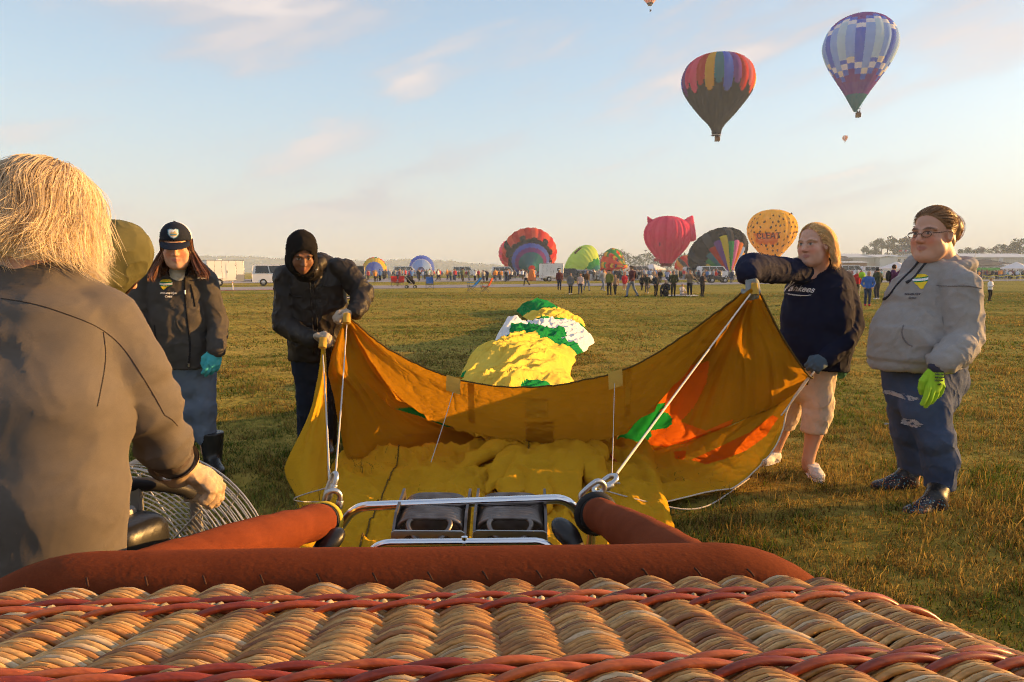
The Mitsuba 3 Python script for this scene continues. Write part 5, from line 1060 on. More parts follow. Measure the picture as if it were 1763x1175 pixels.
# ------------------------------------------------------------------ inflator fan beside the basket
def fan():
    K = thing('inflator_fan', 'petrol inflator fan with round wire guard, held by the blonde person beside the basket', 'fan')
    ax = nz(V(.30, .95, .02)); C = P(276, 992, 1.95); x = nz(np.cross(ax, V(0, 0, 1))); y = np.cross(x, ax); R0 = .34
    bs('guard_wire', (.52, .50, .47), .35, metallic=.8); bs('fan_blade', (.03, .03, .032), .4); bs('frame_paint', (.022, .022, .026), .5, spec=.25); bs('galvanised', lambda p, n, uv: mix((.22, .21, .20), (.38, .36, .34), fbm(p.x * 25, p.y * 25, p.z * 25, 3)), .5, metallic=.5)
    a = np.linspace(0, 2 * np.pi, 72, endpoint=False)
    def circ(r, d): return C + ax * d + r * (np.cos(a)[:, None] * x + np.sin(a)[:, None] * y)
    dome = lambda r, s: s * (.075 + .045 * (1 - (r / R0) ** 2))
    for s in (-1, 1):
        for r in np.linspace(.055, R0 - .006, 26 if s < 0 else 16): add(f'{K}__guard_ring', tube(circ(r, dome(r, s)), .0022, 5, closed=True), 'guard_wire', smooth=True)
        for k in range(10):
            t = k / 10 * 2 * np.pi + .2; rr = np.linspace(.03, R0, 12); add(f'{K}__guard_spoke', tube(np.array([C + ax * (dome(r, s) + s * .003) + r * (math.cos(t) * x + math.sin(t) * y) for r in rr]), .0026, 6), 'guard_wire', smooth=True)
    for d in (-.075, -.058, -.040, -.02, .0, .02, .045, .075): add(f'{K}__guard_hoop', tube(circ(R0 + (.004 if abs(d) > .07 else 0), d), .0030 if abs(d) > .07 else .0022, 6, closed=True), 'guard_wire', smooth=True)
    for k in range(4):                                      # blades
        t0 = k * np.pi / 2 + .5; r = np.linspace(.05, R0 - .03, 8); w = np.linspace(-.045, .045, 5)
        pts = np.array([[C + rr * (math.cos(t0 + ww / max(rr, .09)) * x + math.sin(t0 + ww / max(rr, .09)) * y) + ax * (ww * .7 * (1 - .5 * rr / R0)) for ww in w] for rr in r]); n = np.cross(x, y)
        add(f'{K}__blade', cat([gridmesh(pts), gridmesh(pts[:, ::-1] + ax * .004)]), 'fan_blade', smooth=True)
    add(f'{K}__hub', lathe([(0, -.05), (.045, -.045), (.055, 0), (.045, .045), (0, .05)], 24, C, ax), 'fan_blade', smooth=40)
    # cart frame: dark top bar, flat grey upright, legs, wheels
    add(f'{K}__top_bar', tube(bent([P(170, 838, 1.66), P(250, 833, 1.70), P(300, 838, 1.75), P(332, 850, 1.79)], .05), .017, 14), 'frame_paint', smooth=True)
    p0, p1 = P(345, 852, 1.80), P(336, 1010, 1.83); add(f'{K}__upright', bevbox((p0 + p1) / 2, (.030, .018, np.linalg.norm(p1 - p0)), .003, np.array([nz(V(1, .25, 0)), nz(V(-.25, 1, 0)), V(0, 0, 1)])), 'galvanised')
    add(f'{K}__bracket', bevbox(p0 + V(-.010, 0, .010), (.062, .022, .05), .003, np.array([nz(V(1, .25, 0)), nz(V(-.25, 1, 0)), V(0, 0, 1)])), 'galvanised')
    p2, p3 = P(240, 835, 1.68), P(238, 1010, 1.70); add(f'{K}__upright', bevbox((p2 + p3) / 2, (.026, .018, np.linalg.norm(p3 - p2)), .003), 'galvanised')
    base = V(C[0], C[1], 0)
    for e in (-1, 1):
        for dy in (-.32, .10): add(f'{K}__leg', tube([base + x * e * .2 + ax * dy * .5 + V(0, 0, .30), base + x * e * .26 + ax * dy + V(0, 0, .06)], .014, 10), 'frame_paint', smooth=True)
        w = base + x * e * .30 - ax * .10 + V(0, 0, .11); add(f'{K}__wheel', lathe([(.0, -.02), (.06, -.02), (.085, -.028), (.11, -.018), (.11, .018), (.085, .028), (.06, .02), (0, .02)], 26, w, x), 'black_rubber', smooth=40)
    add(f'{K}__frame_rail', tube([base - x * .26 - ax * .3 + V(0, 0, .30), base + x * .26 - ax * .3 + V(0, 0, .30), base + x * .26 + ax * .05 + V(0, 0, .30), base - x * .26 + ax * .05 + V(0, 0, .30)], .014, 8, closed=True), 'frame_paint', smooth=True)
    # engine
    E = P(228, 985, 1.60); Rm = np.array([x, ax, V(0, 0, 1)])
    for nm, c0, w, dd_, hh in (('engine', E + V(0, 0, -.05), .085, .11, .08), ('fuel_tank', E + V(-.01, -.02, .055), .092, .082, .030)):
        g = Grid(c0 - .22, c0 + .22, .008); g.sect(c0 - V(0, 0, hh * .4), w, dd_, c0 + V(0, 0, hh * .4), w * .96, dd_ * .96, x, ax, .01, 4.5); v, f = g.mesh(); add(f'{K}__{nm}', (v, f), 'black_plastic', smooth=True)
    add(f'{K}__fuel_cap', lathe([(0, .036), (.024, .034), (.027, .028), (.027, 0), (0, 0)], 20, P(214, 900, 1.60), V(0, 0, 1)), 'galvanised', smooth=40)
    add(f'{K}__recoil_cover', lathe([(0, .045), (.05, .04), (.075, .015), (.078, 0), (0, 0)], 26, E - ax * .12 + V(0, 0, -.05), -ax), 'black_plastic', smooth=40)
    add(f'{K}__exhaust', bevbox(E + x * .12 + V(0, 0, -.03), (.06, .14, .08), .015, Rm), 'burnt_steel', smooth=20)
    add(f'{K}__shaft', tube([E + ax * .1, C], .018, 12), 'galvanised', smooth=True); add(f'{K}__engine_plate', bevbox(E + V(0, 0, -.14), (.3, .3, .012), .003, Rm), 'frame_paint')
    # second guard carrier: diagonal stay
    add(f'{K}__stay', tube([P(210, 905, 1.66), P(262, 1000, 1.8)], .012, 8), 'frame_paint', smooth=True)
fan()
# ------------------------------------------------------------------ the balloon being laid out: mouth held open, floor panel, long heap of fabric behind
def clothbs(name, c1, c2, tr=.55, rough=.6):
    b = {'type': 'principledthin', 'base_color': proc(lambda p, n, uv: mix(c1, c2, fbm(p.x * 2.5, p.y * 2.5, p.z * 2.5, 3)) * (.93 + .12 * noise(p.x * 260, p.y * 260, p.z * 260))), 'roughness': rough, 'spec_trans': 0.0, 'diff_trans': 2 * tr, 'spec_tint': .3}
    scene[name] = {'type': 'bumpmap', 'arbitrary': proc(NYLON, eps=.004), 'bsdf': b, 'scale': 1.0}
def NYLON(p, n, uv):
    w = noise(p.x * 4, p.y * 4, p.z * 4); a = 1 - dr.abs(2 * fbm(p.x * 7 + 2.5 * w, p.y * 6, p.z * 7 + p.x * 2, 2) - 1); b = 1 - dr.abs(2 * fbm(p.x * 19 + 3 * w, p.y * 15 + 4 * w, p.z * 19, 2) - 1)
    return .009 * a * a * a * a * a + .0050 * b * b * b * b
clothbs('gold_fabric', (.42, .190, .009), (.52, .245, .013), .46); clothbs('gold_floor', (.50, .260, .014), (.64, .350, .022), .12)
clothbs('orange_fabric', (.72, .14, .010), (.80, .18, .015), .45); clothbs('green_fabric', (.015, .30, .05), (.025, .42, .08), .40)
clothbs('yellow_fabric', (.80, .58, .08), (.90, .69, .13), .25); clothbs('white_fabric', (.84, .84, .88), (.92, .92, .95), .25); clothbs('deep_green', (.012, .20, .055), (.02, .30, .08), .2)
clothbs('patch_fabric', (.52, .27, .018), (.62, .34, .026), .30); clothbs('tab_fabric', (.52, .34, .07), (.6, .4, .09), .2)
bs('rope_white', (.62, .55, .45), .8); bs('rope_grey', (.42, .40, .38), .8); bs('rope_red', (.42, .07, .03), .7); bs('hem_dark', (.10, .06, .01), .8)
EV = thing('balloon_envelope', 'yellow balloon fabric with green and white bands, its mouth held open over the grass', 'balloon fabric')
def net(rows, n=90, m=110):                                  # control net of (u, v, Y) -> smooth surface
    G = np.array([[P(*q) for q in r] for r in rows]); a, b = G.shape[:2]
    ka, kb = min(3, a - 1), min(3, b - 1); s, t = np.linspace(0, 1, a), np.linspace(0, 1, b); S, Tt = np.linspace(0, 1, n), np.linspace(0, 1, m)
    return np.stack([RectBivariateSpline(s, t, G[..., k], kx=ka, ky=kb)(S, Tt) for k in range(3)], -1), S[:, None] + 0 * Tt[None], Tt[None] + 0 * S[:, None]
def disp(pts, d):
    v, f = gridmesh(pts); n = vnormals(v, f).reshape(pts.shape); return pts + n * d[..., None]
def px(p):
    d = p - V(0, 0, CAMZ); fy = d[..., 1] * CP - d[..., 2] * SP; z = d[..., 1] * SP + d[..., 2] * CP; return CU + FPX * d[..., 0] / fy, CV - FPX * z / fy
from shapely.geometry import Polygon as _Poly
from shapely import contains_xy
def split(pts, regions):                                     # faces of a grid by colour region (sewn marks and painted orange reflections) -> {name: (v, f)}
    v, f = gridmesh(pts); c = v[f].mean(1); u, w = px(c); which = np.zeros(len(f), int)
    for i, (poly, nm) in enumerate(regions): which[contains_xy(_Poly(poly), u, w)] = i + 1
    return v, f, which
def put(name, pts, b, regions=()):
    v, f, w = split(pts, regions); add(f'{EV}__{name}', (v, f[w == 0]), b, smooth=True)
    for i, (poly, nm) in enumerate(regions):
        if (w == i + 1).any(): add(f'{EV}__{nm[0]}', (v, f[w == i + 1]), nm[1], smooth=True)
def fbn(S, T_, a, b, seed, oc=3): return meshkit.fbm(np.stack([S * a, T_ * b, 0 * S], -1), oc, seed)
def rdg(S, T_, a, b, seed, pw=2.0, oc=2): return (1 - np.abs(2 * fbn(S, T_, a, b, seed, oc) - 1)) ** pw
# upper lip: hem from hand to hand, hanging to a fold, then running back under the heap
hem = [(601, 549, 4.60), (645, 584, 4.60), (700, 619, 4.58), (785, 653, 4.50), (860, 664, 4.42), (930, 665, 4.35), (1000, 656, 4.28), (1062, 640, 4.20), (1130, 608, 4.12), (1205, 558, 4.02), (1265, 512, 3.93), (1297, 493, 3.88)]
fold = [(603, 562, 4.66), (650, 640, 4.78), (712, 703, 4.82), (790, 738, 4.78), (860, 758, 4.70), (930, 767, 4.62), (1000, 764, 4.52), (1062, 748, 4.42), (1118, 706, 4.30), (1180, 640, 4.15), (1245, 560, 3.98), (1293, 505, 3.90)]
midr = [tuple((a * .5 + b * .5) for a, b in zip(p, q)) for p, q in zip(hem, fold)]; midr = [(u, v, y - .06) for u, v, y in midr]
q1 = [tuple((a * .78 + b * .22) for a, b in zip(p, q)) for p, q in zip(hem, fold)]; q3 = [(a * .2 + b * .8, c * .2 + d * .8, e * .2 + g * .8 - .05) for (a, c, e), (b, d, g) in zip(hem, fold)]
pts, S, Tt = net([hem, q1, midr, q3, fold], 60, 150)
d = .016 * (fbn(S + Tt * .6, Tt, 3, 9, 3) - .5) + .012 * (rdg(S + .8 * Tt, Tt, 2.2, 10, 5) - .35) * np.sin(S * np.pi) ** .5 + .006 * (rdg(S * 1.0 + .5 * Tt, Tt, 7, 34, 6, 2.5) - .3) + .004 * (rdg(S - .6 * Tt, Tt, 16, 40, 7, 2.5) - .3)
pts = disp(pts, d); LIP = pts
put('mouth_lip', pts, 'gold_fabric')
add(f'{EV}__hem', tube(pts[0], .0055, 6), 'hem_dark', smooth=True)
back = pts[-1]; e2 = back.copy(); e2[:, 1] += .75; e2[:, 2] = np.clip(e2[:, 2] * .5 + .10, .12, .6); e2[:, 0] = e2[:, 0] * .9; e3 = e2.copy(); e3[:, 1] += 1.6; e3[:, 0] = e3[:, 0] * .55 + .05; e3[:, 2] = .22
tt = np.linspace(0, 1, 40)[:, None, None]; bk = (1 - tt) ** 2 * back + 2 * tt * (1 - tt) * e2 + tt ** 2 * e3
bk = disp(bk, .05 * (rdg(np.linspace(0, 1, 40)[:, None] + 0 * bk[..., 0], np.linspace(0, 1, 150)[None] + 0 * bk[..., 0], 3, 16, 8) - .4)); put('throat_panel', bk, 'gold_fabric')
# right wing, fanning down from the raised hand
top = [(1290, 500, 3.93), (1294, 498, 3.92), (1297, 497, 3.91), (1299, 496, 3.90), (1301, 497, 3.89), (1303, 498, 3.885), (1305, 500, 3.88)]
r1 = [(1180, 610, 4.30), (1212, 605, 4.22), (1244, 590, 4.05), (1268, 580, 4.08), (1292, 570, 3.98), (1318, 560, 3.98), (1341, 556, 3.95)]
r2 = [(1100, 700, 4.60), (1150, 690, 4.50), (1205, 668, 4.32), (1252, 650, 4.30), (1300, 632, 4.18), (1345, 618, 4.12), (1388, 634, 4.08)]
r3 = [(1050, 765, 4.82), (1110, 752, 4.78), (1180, 735, 4.65), (1240, 712, 4.52), (1300, 692, 4.36), (1350, 670, 4.22), (1398, 648, 4.12)]
r4 = [(1000, 786, 4.66), (1080, 782, 4.70), (1170, 768, 4.66), (1240, 742, 4.55), (1296, 716, 4.42), (1340, 694, 4.28), (1388, 660, 4.16)]
pts, S, Tt = net([top, r1, r2, r3, r4], 110, 130)
fo = np.sin(Tt * 19 + 1.5 * np.sin(S * 3)) * .5 + .5
d = np.sin(np.clip(S * 1.3, 0, 1) * np.pi * .8) * (.030 * (fo ** 1.6 - .4) * (1 - .4 * S) + .030 * (rdg(Tt * 1.0, S, 11, 1.6, 5) - .35)) + .010 * S * (fbn(S, Tt, 12, 12, 9) - .5)
pts = disp(pts, d)
ORG = [(1086, 702), (1100, 690), (1140, 668), (1178, 632), (1222, 622), (1216, 660), (1196, 700), (1172, 726), (1215, 742), (1262, 722), (1252, 752), (1205, 764), (1150, 770), (1110, 766), (1120, 742)]
GRN = [(1060, 756), (1074, 738), (1096, 720), (1116, 706), (1128, 695), (1146, 694), (1144, 703), (1133, 708), (1150, 712), (1158, 722), (1156, 732), (1146, 738), (1130, 740), (1120, 742), (1122, 752), (1110, 762), (1080, 760)]
put('right_wing', pts, 'gold_fabric', [(ORG, ('orange_panel_and_reflection', 'orange_fabric')), (GRN, ('leaf_mark', 'green_fabric'))])
add(f'{EV}__hem', tube(pts[:, -1], .006, 6), 'hem_dark', smooth=True)
# right skirt: from the second hand down to the grass and round to the front
o = [(1392, 652, 4.12), (1356, 712, 4.08), (1338, 765, 4.00), (1312, 802, 4.00), (1270, 838, 3.98), (1215, 868, 3.90), (1150, 888, 3.74), (1085, 900, 3.64)]
i1 = [(1388, 656, 4.16), (1340, 712, 4.20), (1296, 760, 4.16), (1262, 788, 4.22), (1222, 812, 4.22), (1172, 836, 4.10), (1120, 858, 3.95), (1070, 874, 3.82)]
i2 = [(1380, 662, 4.22), (1310, 716, 4.36), (1256, 748, 4.42), (1216, 768, 4.50), (1170, 785, 4.52), (1120, 804, 4.40), (1078, 826, 4.22), (1045, 846, 4.05)]
i3 = [(1366, 672, 4.28), (1286, 722, 4.50), (1222, 748, 4.62), (1176, 765, 4.70), (1126, 778, 4.70), (1078, 790, 4.58), (1040, 806, 4.42), (1015, 822, 4.28)]
pts, S, Tt = net([o, i1, i2, i3], 80, 150)
d = (.022 * (rdg(Tt + .3 * S, S, 9, 2.2, 12) - .35) + .014 * (rdg(S, Tt, 6, 5, 15) - .4)) * np.clip(Tt * 4, .15, 1)
pts = disp(pts, d); pts[..., 2] = np.maximum(pts[..., 2], .052 + .03 * rdg(S, Tt, 5, 14, 16) * np.sin(S * 3.14))
OR2 = [(1250, 790), (1215, 800), (1190, 792), (1238, 770), (1290, 745), (1330, 715), (1340, 720), (1318, 752), (1285, 776)]  # orange reflections on the gold skirt, put into the cloth colour
put('right_skirt', pts, 'gold_floor', [(OR2, ('orange_panel_and_reflection', 'orange_fabric')), ([(1160, 778), (1182, 776), (1178, 792), (1162, 790)], ('orange_panel_and_reflection', 'orange_fabric'))])
EDGE = pts[0]; add(f'{EV}__edge_rope', tube(EDGE + V(0, 0, .006), .0045, 6), 'rope_white', smooth=True)
# left wing, falling from the man's raised hand
rows = [[(592, 550, 4.60), (595, 550, 4.60), (598, 551, 4.60), (601, 552, 4.60), (603, 553, 4.60), (605, 556, 4.61)],
        [(578, 592, 4.55), (588, 592, 4.52), (602, 596, 4.62), (616, 600, 4.64), (632, 606, 4.75), (644, 622, 4.80)],
        [(569, 630, 4.50), (586, 634, 4.46), (608, 640, 4.58), (640, 648, 4.72), (672, 660, 4.84), (704, 690, 4.92)],
        [(576, 672, 4.56), (600, 668, 4.54), (632, 682, 4.66), (676, 700, 4.86), (730, 716, 5.02), (800, 735, 5.06)],
        [(586, 740, 4.60), (616, 742, 4.62), (656, 744, 4.78), (712, 742, 4.96), (780, 748, 5.02), (860, 760, 4.96)],
        [(600, 794, 4.50), (632, 790, 4.56), (676, 780, 4.66), (738, 775, 4.74), (808, 776, 4.74), (890, 782, 4.68)]]
pts, S, Tt = net(rows, 100, 110)
d = np.sin(np.clip(S * 1.2, 0, 1) * np.pi * .85) * .036 * (rdg(Tt + .12 * np.sin(S * 5), S, 6.5, 1.5, 33) - .35) + .018 * S * (rdg(S + .5 * Tt, Tt, 5, 4, 36) - .4)
pts = disp(pts, d); pts[..., 2] = np.maximum(pts[..., 2], .02)
put('left_wing', pts, 'gold_fabric', [([(680, 704), (720, 700), (790, 716), (800, 732), (770, 736), (720, 716)], ('leaf_mark', 'deep_green'))])
# left strip, held in the lower hand
rows = [[(553, 596, 4.50), (555, 596, 4.49), (557, 597, 4.48), (559, 598, 4.47)],
        [(549, 650, 4.42), (553, 648, 4.38), (557, 648, 4.40), (561, 650, 4.42)],
        [(530, 720, 4.34), (540, 716, 4.26), (552, 712, 4.30), (562, 712, 4.36)],
        [(497, 794, 4.22), (518, 790, 4.14), (544, 786, 4.20), (564, 790, 4.30)],
        [(501, 836, 4.06), (522, 832, 3.98), (546, 836, 4.00), (568, 846, 4.02)],
        [(512, 884, 3.74), (530, 888, 3.70), (552, 892, 3.68), (575, 898, 3.66)]]
pts, S, Tt = net(rows, 90, 50)
pts = disp(pts, .030 * np.sin(np.clip(S, 0, 1) * np.pi) * (rdg(Tt + .2 * S, S, 3.2, 2.4, 43) - .4)); pts[..., 2] = np.maximum(pts[..., 2], .02)
put('left_strip', pts, 'gold_floor'); add(f'{EV}__hem', tube(pts[:, -1], .005, 6), 'tab_fabric', smooth=True)
# floor panel on the grass under the burner
nu, nv = 220, 150; uu = np.linspace(0, 1, nu)[None]; vv = np.linspace(0, 1, nv)[:, None]
yb = 4.78 - .05 * np.sin(uu * 9); yf = 2.75 + .10 * np.sin(uu * 3.1); yy = yb + (yf - yb) * vv; xl, xr = -1.20 + .18 * vv, .98 - .25 * vv
xx = xl + (xr - xl) * uu; q = np.stack([xx, yy, 0 * xx], -1)
cx, cy = .33, 4.55; an = np.arctan2(xx - cx, cy + .3 - yy); rr = np.hypot(xx - cx, yy - cy)
near = np.exp(-(rr / .85) ** 2)
zz = .030 + .020 * meshkit.fbm(q * V(2.5, 2.5, 1), 3, 2) + .060 * rdg(q[..., 0] * .9 + .3 * q[..., 1] + .25 * meshkit.fbm(q * 3, 2, 5), q[..., 1], 3.4, 1.6, 51, 3.0) + (.085 * rdg(an, rr, 3.4, 1.2, 55, 1.6) + .03 * rdg(q[..., 0], q[..., 1], 9, 5, 57)) * near + .03 * np.exp(-((yy - 4.62) / .16) ** 2) * rdg(xx, yy, 5, 2, 58) + .028 * rdg(q[..., 0] + .4 * q[..., 1], q[..., 1], 11, 6, 59, 2.6) + .011 * rdg(q[..., 0], q[..., 1] + .3 * q[..., 0], 26, 20, 60, 2.2)
zz = zz * np.clip(np.minimum(np.minimum(uu, 1 - uu) * 18, np.minimum(vv, 1 - vv) * 14) + .55, 0, 1)
FLR = np.stack([xx, yy, zz], -1); put('floor_panel', FLR, 'gold_floor')
for x0 in (-.74, .02, .10):                                 # sewn seams running to the front
    k = np.argmin(np.abs(FLR[40, :, 0] - x0)); add(f'{EV}__seam', tube(FLR[2:-2:2, k] + V(0, 0, .006), .0040, 5), 'hem_dark', smooth=True)
# crumpled folds bunched under the lip
rows = [[(820, 748, 4.86), (880, 756, 4.80), (940, 764, 4.74), (1000, 764, 4.66), (1060, 760, 4.62)], [(830, 772, 4.66), (890, 776, 4.62), (945, 782, 4.55), (1000, 784, 4.50), (1060, 780, 4.50)],
        [(870, 794, 4.50), (920, 800, 4.42), (960, 806, 4.36), (1005, 806, 4.34), (1050, 800, 4.38)], [(905, 822, 4.34), (945, 836, 4.22), (975, 842, 4.16), (1008, 842, 4.14), (1040, 826, 4.22)], [(930, 856, 4.12), (955, 872, 4.02), (978, 880, 3.98), (1002, 876, 3.98), (1028, 860, 4.06)]]
pts, S, Tt = net(rows, 90, 120); pts = disp(pts, -.075 * (rdg(Tt + .15 * np.sin(4 * S), S, 7.5, 1.6, 63, 1.5) - .35) - .02 * (rdg(S, Tt, 5, 9, 64) - .4)); pts[..., 2] = np.maximum(pts[..., 2] + .075, .05); put('gathered_folds', pts, 'gold_floor')
rf_ = np.random.default_rng(8)
for u0, v0, u1, v1, w in ((884, 768, 846, 850, .06), (900, 770, 878, 868, .07), (920, 772, 912, 852, .055), (938, 772, 946, 880, .075), (956, 770, 972, 862, .06), (974, 768, 1000, 888, .07), (992, 768, 1022, 850, .06), (1012, 766, 1046, 836, .055), (868, 768, 800, 812, .05), (905, 790, 930, 868, .05), (962, 792, 985, 876, .05)):
    n_ = 30; t_ = np.linspace(0, 1, n_)[:, None]; a0, a1 = GP(u0, v0, .17), GP(u1, v1, .11); pth = a0 * (1 - t_) + a1 * t_ + V(1, 0, 0) * (.05 * np.sin(t_ * rf_.uniform(3, 6) + rf_.uniform(0, 6))) + V(0, 0, 1) * (.05 * np.sin(t_ * 3.1) * rf_.uniform(.4, 1.4))
    rr_ = w * (.55 + .6 * np.sin(np.clip(t_[:, 0] * 1.05, 0, 1) * np.pi) ** .7) * (.8 + .4 * meshkit.noise(np.c_[t_ * 6, 0 * t_, 0 * t_ + u0], 3)); rr_[-4:] *= np.linspace(.8, .2, 4)
    v, f = tube(pth, rr_ * 1.15, 30, sq=.42); v = v + vnormals(v, f) * (.045 * (ridge(v * V(8, 4, 8) + meshkit.fbm(v * 5, 2, 4)[:, None], 7, 2.6) - .35) + .012 * (ridge(v * V(22, 9, 22), 8, 2.8, 1) - .3))[:, None]; v[:, 2] = np.maximum(v[:, 2], .02); add(f'{EV}__fabric_fold', (v, f), 'gold_floor', smooth=True)

# folded tabs on the hem, patch and vertical seams on the lip
for u0, v0, y0, w in ((784, 655, 4.44, .050), (1060, 643, 4.14, .046)):
    k = np.argmin(np.abs(px(LIP[0])[0] - u0)); c = LIP[0, k]; t = nz(LIP[0, min(k + 3, 149)] - LIP[0, k - 3]); dn = nz(V(0, -.25, -1))
    g = np.array([[c + t * a + V(0, -.012 - .02 * math.sin(b * 2), .012) + dn * b * .10 for a in np.linspace(-w, w, 6)] for b in np.linspace(0, 1, 8)]); add(f'{EV}__hem_tab', gridmesh(g), 'tab_fabric', smooth=True)
    add(f'{EV}__vertical_tape', gridmesh(np.stack([LIP[1:45, k + 4] + V(0, -.004, 0), LIP[1:45, k + 6] + V(0, -.004, 0)], 1)), 'patch_fabric', smooth=True)
ku = [np.argmin(np.abs(px(LIP[30])[0] - u)) for u in (905, 946, 960)]
add(f'{EV}__patch', gridmesh(LIP[14:32, ku[0]:ku[1]] + V(0, -.005, .0)), 'patch_fabric', smooth=True); add(f'{EV}__patch', gridmesh(LIP[34:57, ku[0]:ku[2]] + V(0, -.005, 0)), 'patch_fabric', smooth=True)
# ropes
def rope(name, pts, r, b, n=40): add(f'{EV}__{name}', tube(spline(np.array(pts), n), r, 6), b, smooth=True)
rope('rope', [P(1297, 500, 3.86), P(1180, 656, 3.05), P(1062, 816, 2.22)], .0048, 'rope_white'); rope('rope', [P(597, 560, 4.54), P(588, 690, 3.2), P(577, 826, 2.18)], .0036, 'rope_grey'); rope('rope', [P(556, 612, 4.42), P(562, 715, 3.2), P(567, 828, 2.17)], .0040, 'rope_grey')
rope('rope', [P(780, 676, 4.42), P(762, 735, 4.1), P(742, 796, 3.8)], .0026, 'rope_grey'); rope('rope', [P(1058, 660, 4.10), P(1056, 740, 3.3), P(1054, 818, 2.3)], .0018, 'rope_grey')
rope('rope', [P(1066, 832, 2.3), GP(1120, 866, .09), GP(1180, 877, .04), GP(1245, 856, .03), GP(1290, 824, .03)], .0042, 'rope_grey', 60); rope('rope', [P(1345, 716, 4.04), P(1372, 680, 4.08), P(1402, 640, 4.14)], .005, 'rope_white')
rope('rope', [P(580, 836, 2.2), GP(640, 862, .05), GP(700, 856, .06), GP(720, 826, .07)], .003, 'rope_grey', 50)
rope('red_cord', [GP(1035, 770, .16), GP(1064, 800, .12), GP(1090, 836, .11), GP(1120, 852, .08), GP(1140, 890, .06), GP(1156, 918, .04)], .0065, 'rope_red', 60)
for c, d in ((P(597, 548, 4.50), V(.05, -.4, -.9)), (P(556, 590, 4.38), V(.0, -.4, -.9)), (P(1298, 498, 3.84), V(0, -.3, -.9))):
    add(f'{EV}__hem_tube', tube([c - nz(d) * .03, c + nz(d) * .035], [.022, .026], 14, caps=False), 'tab_fabric', smooth=True)
# the long heap behind
st = np.array([[5.6, -.75, .75, .16], [6.6, -.70, .70, .32], [7.4, -.62, .68, .38], [8.3, -.58, .72, .40], [9.3, -.55, .80, .36], [10.2, -.60, .92, .30], [11.0, -.44, 1.12, .28], [12.2, -.30, 1.42, .30], [13.6, -.10, 1.55, .28], [15.2, .10, 1.62, .24], [17.2, .36, 1.80, .22], [19.0, .36, 1.82, .20], [21.0, .22, 1.62, .26], [22.6, .16, 1.46, .30], [24.0, .30, 1.2, .08]])
ns, nt = 420, 150; Y = np.linspace(5.6, 24.0, ns)[:, None]; cs = CubicSpline(st[:, 0], st[:, 1:])(Y[:, 0]); tq = np.linspace(0, 1, nt)[None]
wob = .10 * (meshkit.noise(np.c_[Y[:, 0] * 1.3, 0 * Y, 0 * Y], 4) - .5), .10 * (meshkit.noise(np.c_[Y[:, 0] * 1.5, 0 * Y + 5, 0 * Y], 5) - .5)
xl, xr, hh = cs[:, :1] + wob[0][:, None], cs[:, 1:2] + wob[1][:, None], np.maximum(cs[:, 2:3], .05)
X = xl + (xr - xl) * tq; Yg = Y + 0 * tq; q = np.stack([X, Yg, 0 * X], -1)
prof_ = np.sin(np.pi * tq) ** .50
dia = X * 1.0 - (Yg - 9) * .32
Z = hh * .92 * prof_ * (.70 + .45 * meshkit.fbm(q * V(1.1, .55, 1), 3, 70)) + prof_ * (.13 * (rdg(dia, Yg, 3.0, .55, 71, 1.7) - .3) + .095 * (rdg(dia + .2 * meshkit.fbm(q * 2, 2, 9), Yg, 7.0, 1.1, 72, 2.4) - .25) + .05 * (rdg(dia - .3 * X, Yg, 15, 3, 73, 2.2) - .3))
wb = ((Yg > 12.6) & (Yg < 17.5)); Z = Z + prof_ * np.exp(-((Yg - 12.9) / 1.6) ** 2) * (.12 * (meshkit.fbm(q * V(2.6, 2.2, 1), 3, 74) - .4) + .10 * (rdg(X, Yg, 4.5, 3.5, 75) - .3))
Z = Z + .30 * np.exp(-(((X + .02) / .26) ** 2 + ((Yg - 12.6) / .6) ** 2)) + .08 * np.exp(-(((X - .75) / .5) ** 2 + ((Yg - 22.4) / .7) ** 2))
Z = np.maximum(Z, .03 + .02 * prof_); hp = np.stack([X, Yg, Z], -1)
v, f = gridmesh(hp); c = v[f].mean(1); yw = c[:, 1] + .9 * (meshkit.fbm(c * V(1.6, 1.0, 0), 3, 80) - .5) + .35 * c[:, 0] * 0
k = np.zeros(len(f), int); k[yw > 10.9] = 1; k[yw > 11.4] = 2; k[yw > 14.6] = 3; k[yw > 15.6] = 4; k[yw > 20.2] = 5
k[(np.hypot((c[:, 0] - .45) / .5, (c[:, 1] - 11.9) / .6) < 1) & (k == 2)] = 1; k[(np.hypot((c[:, 0] + .12) / .28, (c[:, 1] - 11.2) / .45) < 1)] = 1
k[(np.hypot((c[:, 0] - .30) / .22, (c[:, 1] - 6.2) / .35) < 1)] = 1; k[(np.hypot((c[:, 0] + .62) / .13, (c[:, 1] - 7.3) / .6) < 1)] = 1
for i, (nm, b) in enumerate((('yellow_panel', 'yellow_fabric'), ('green_band', 'deep_green'), ('white_band', 'white_fabric'), ('green_band', 'deep_green'), ('yellow_panel', 'yellow_fabric'), ('green_crown', 'deep_green'))):
    add(f'{EV}__{nm}', (v, f[k == i]), b, smooth=True)
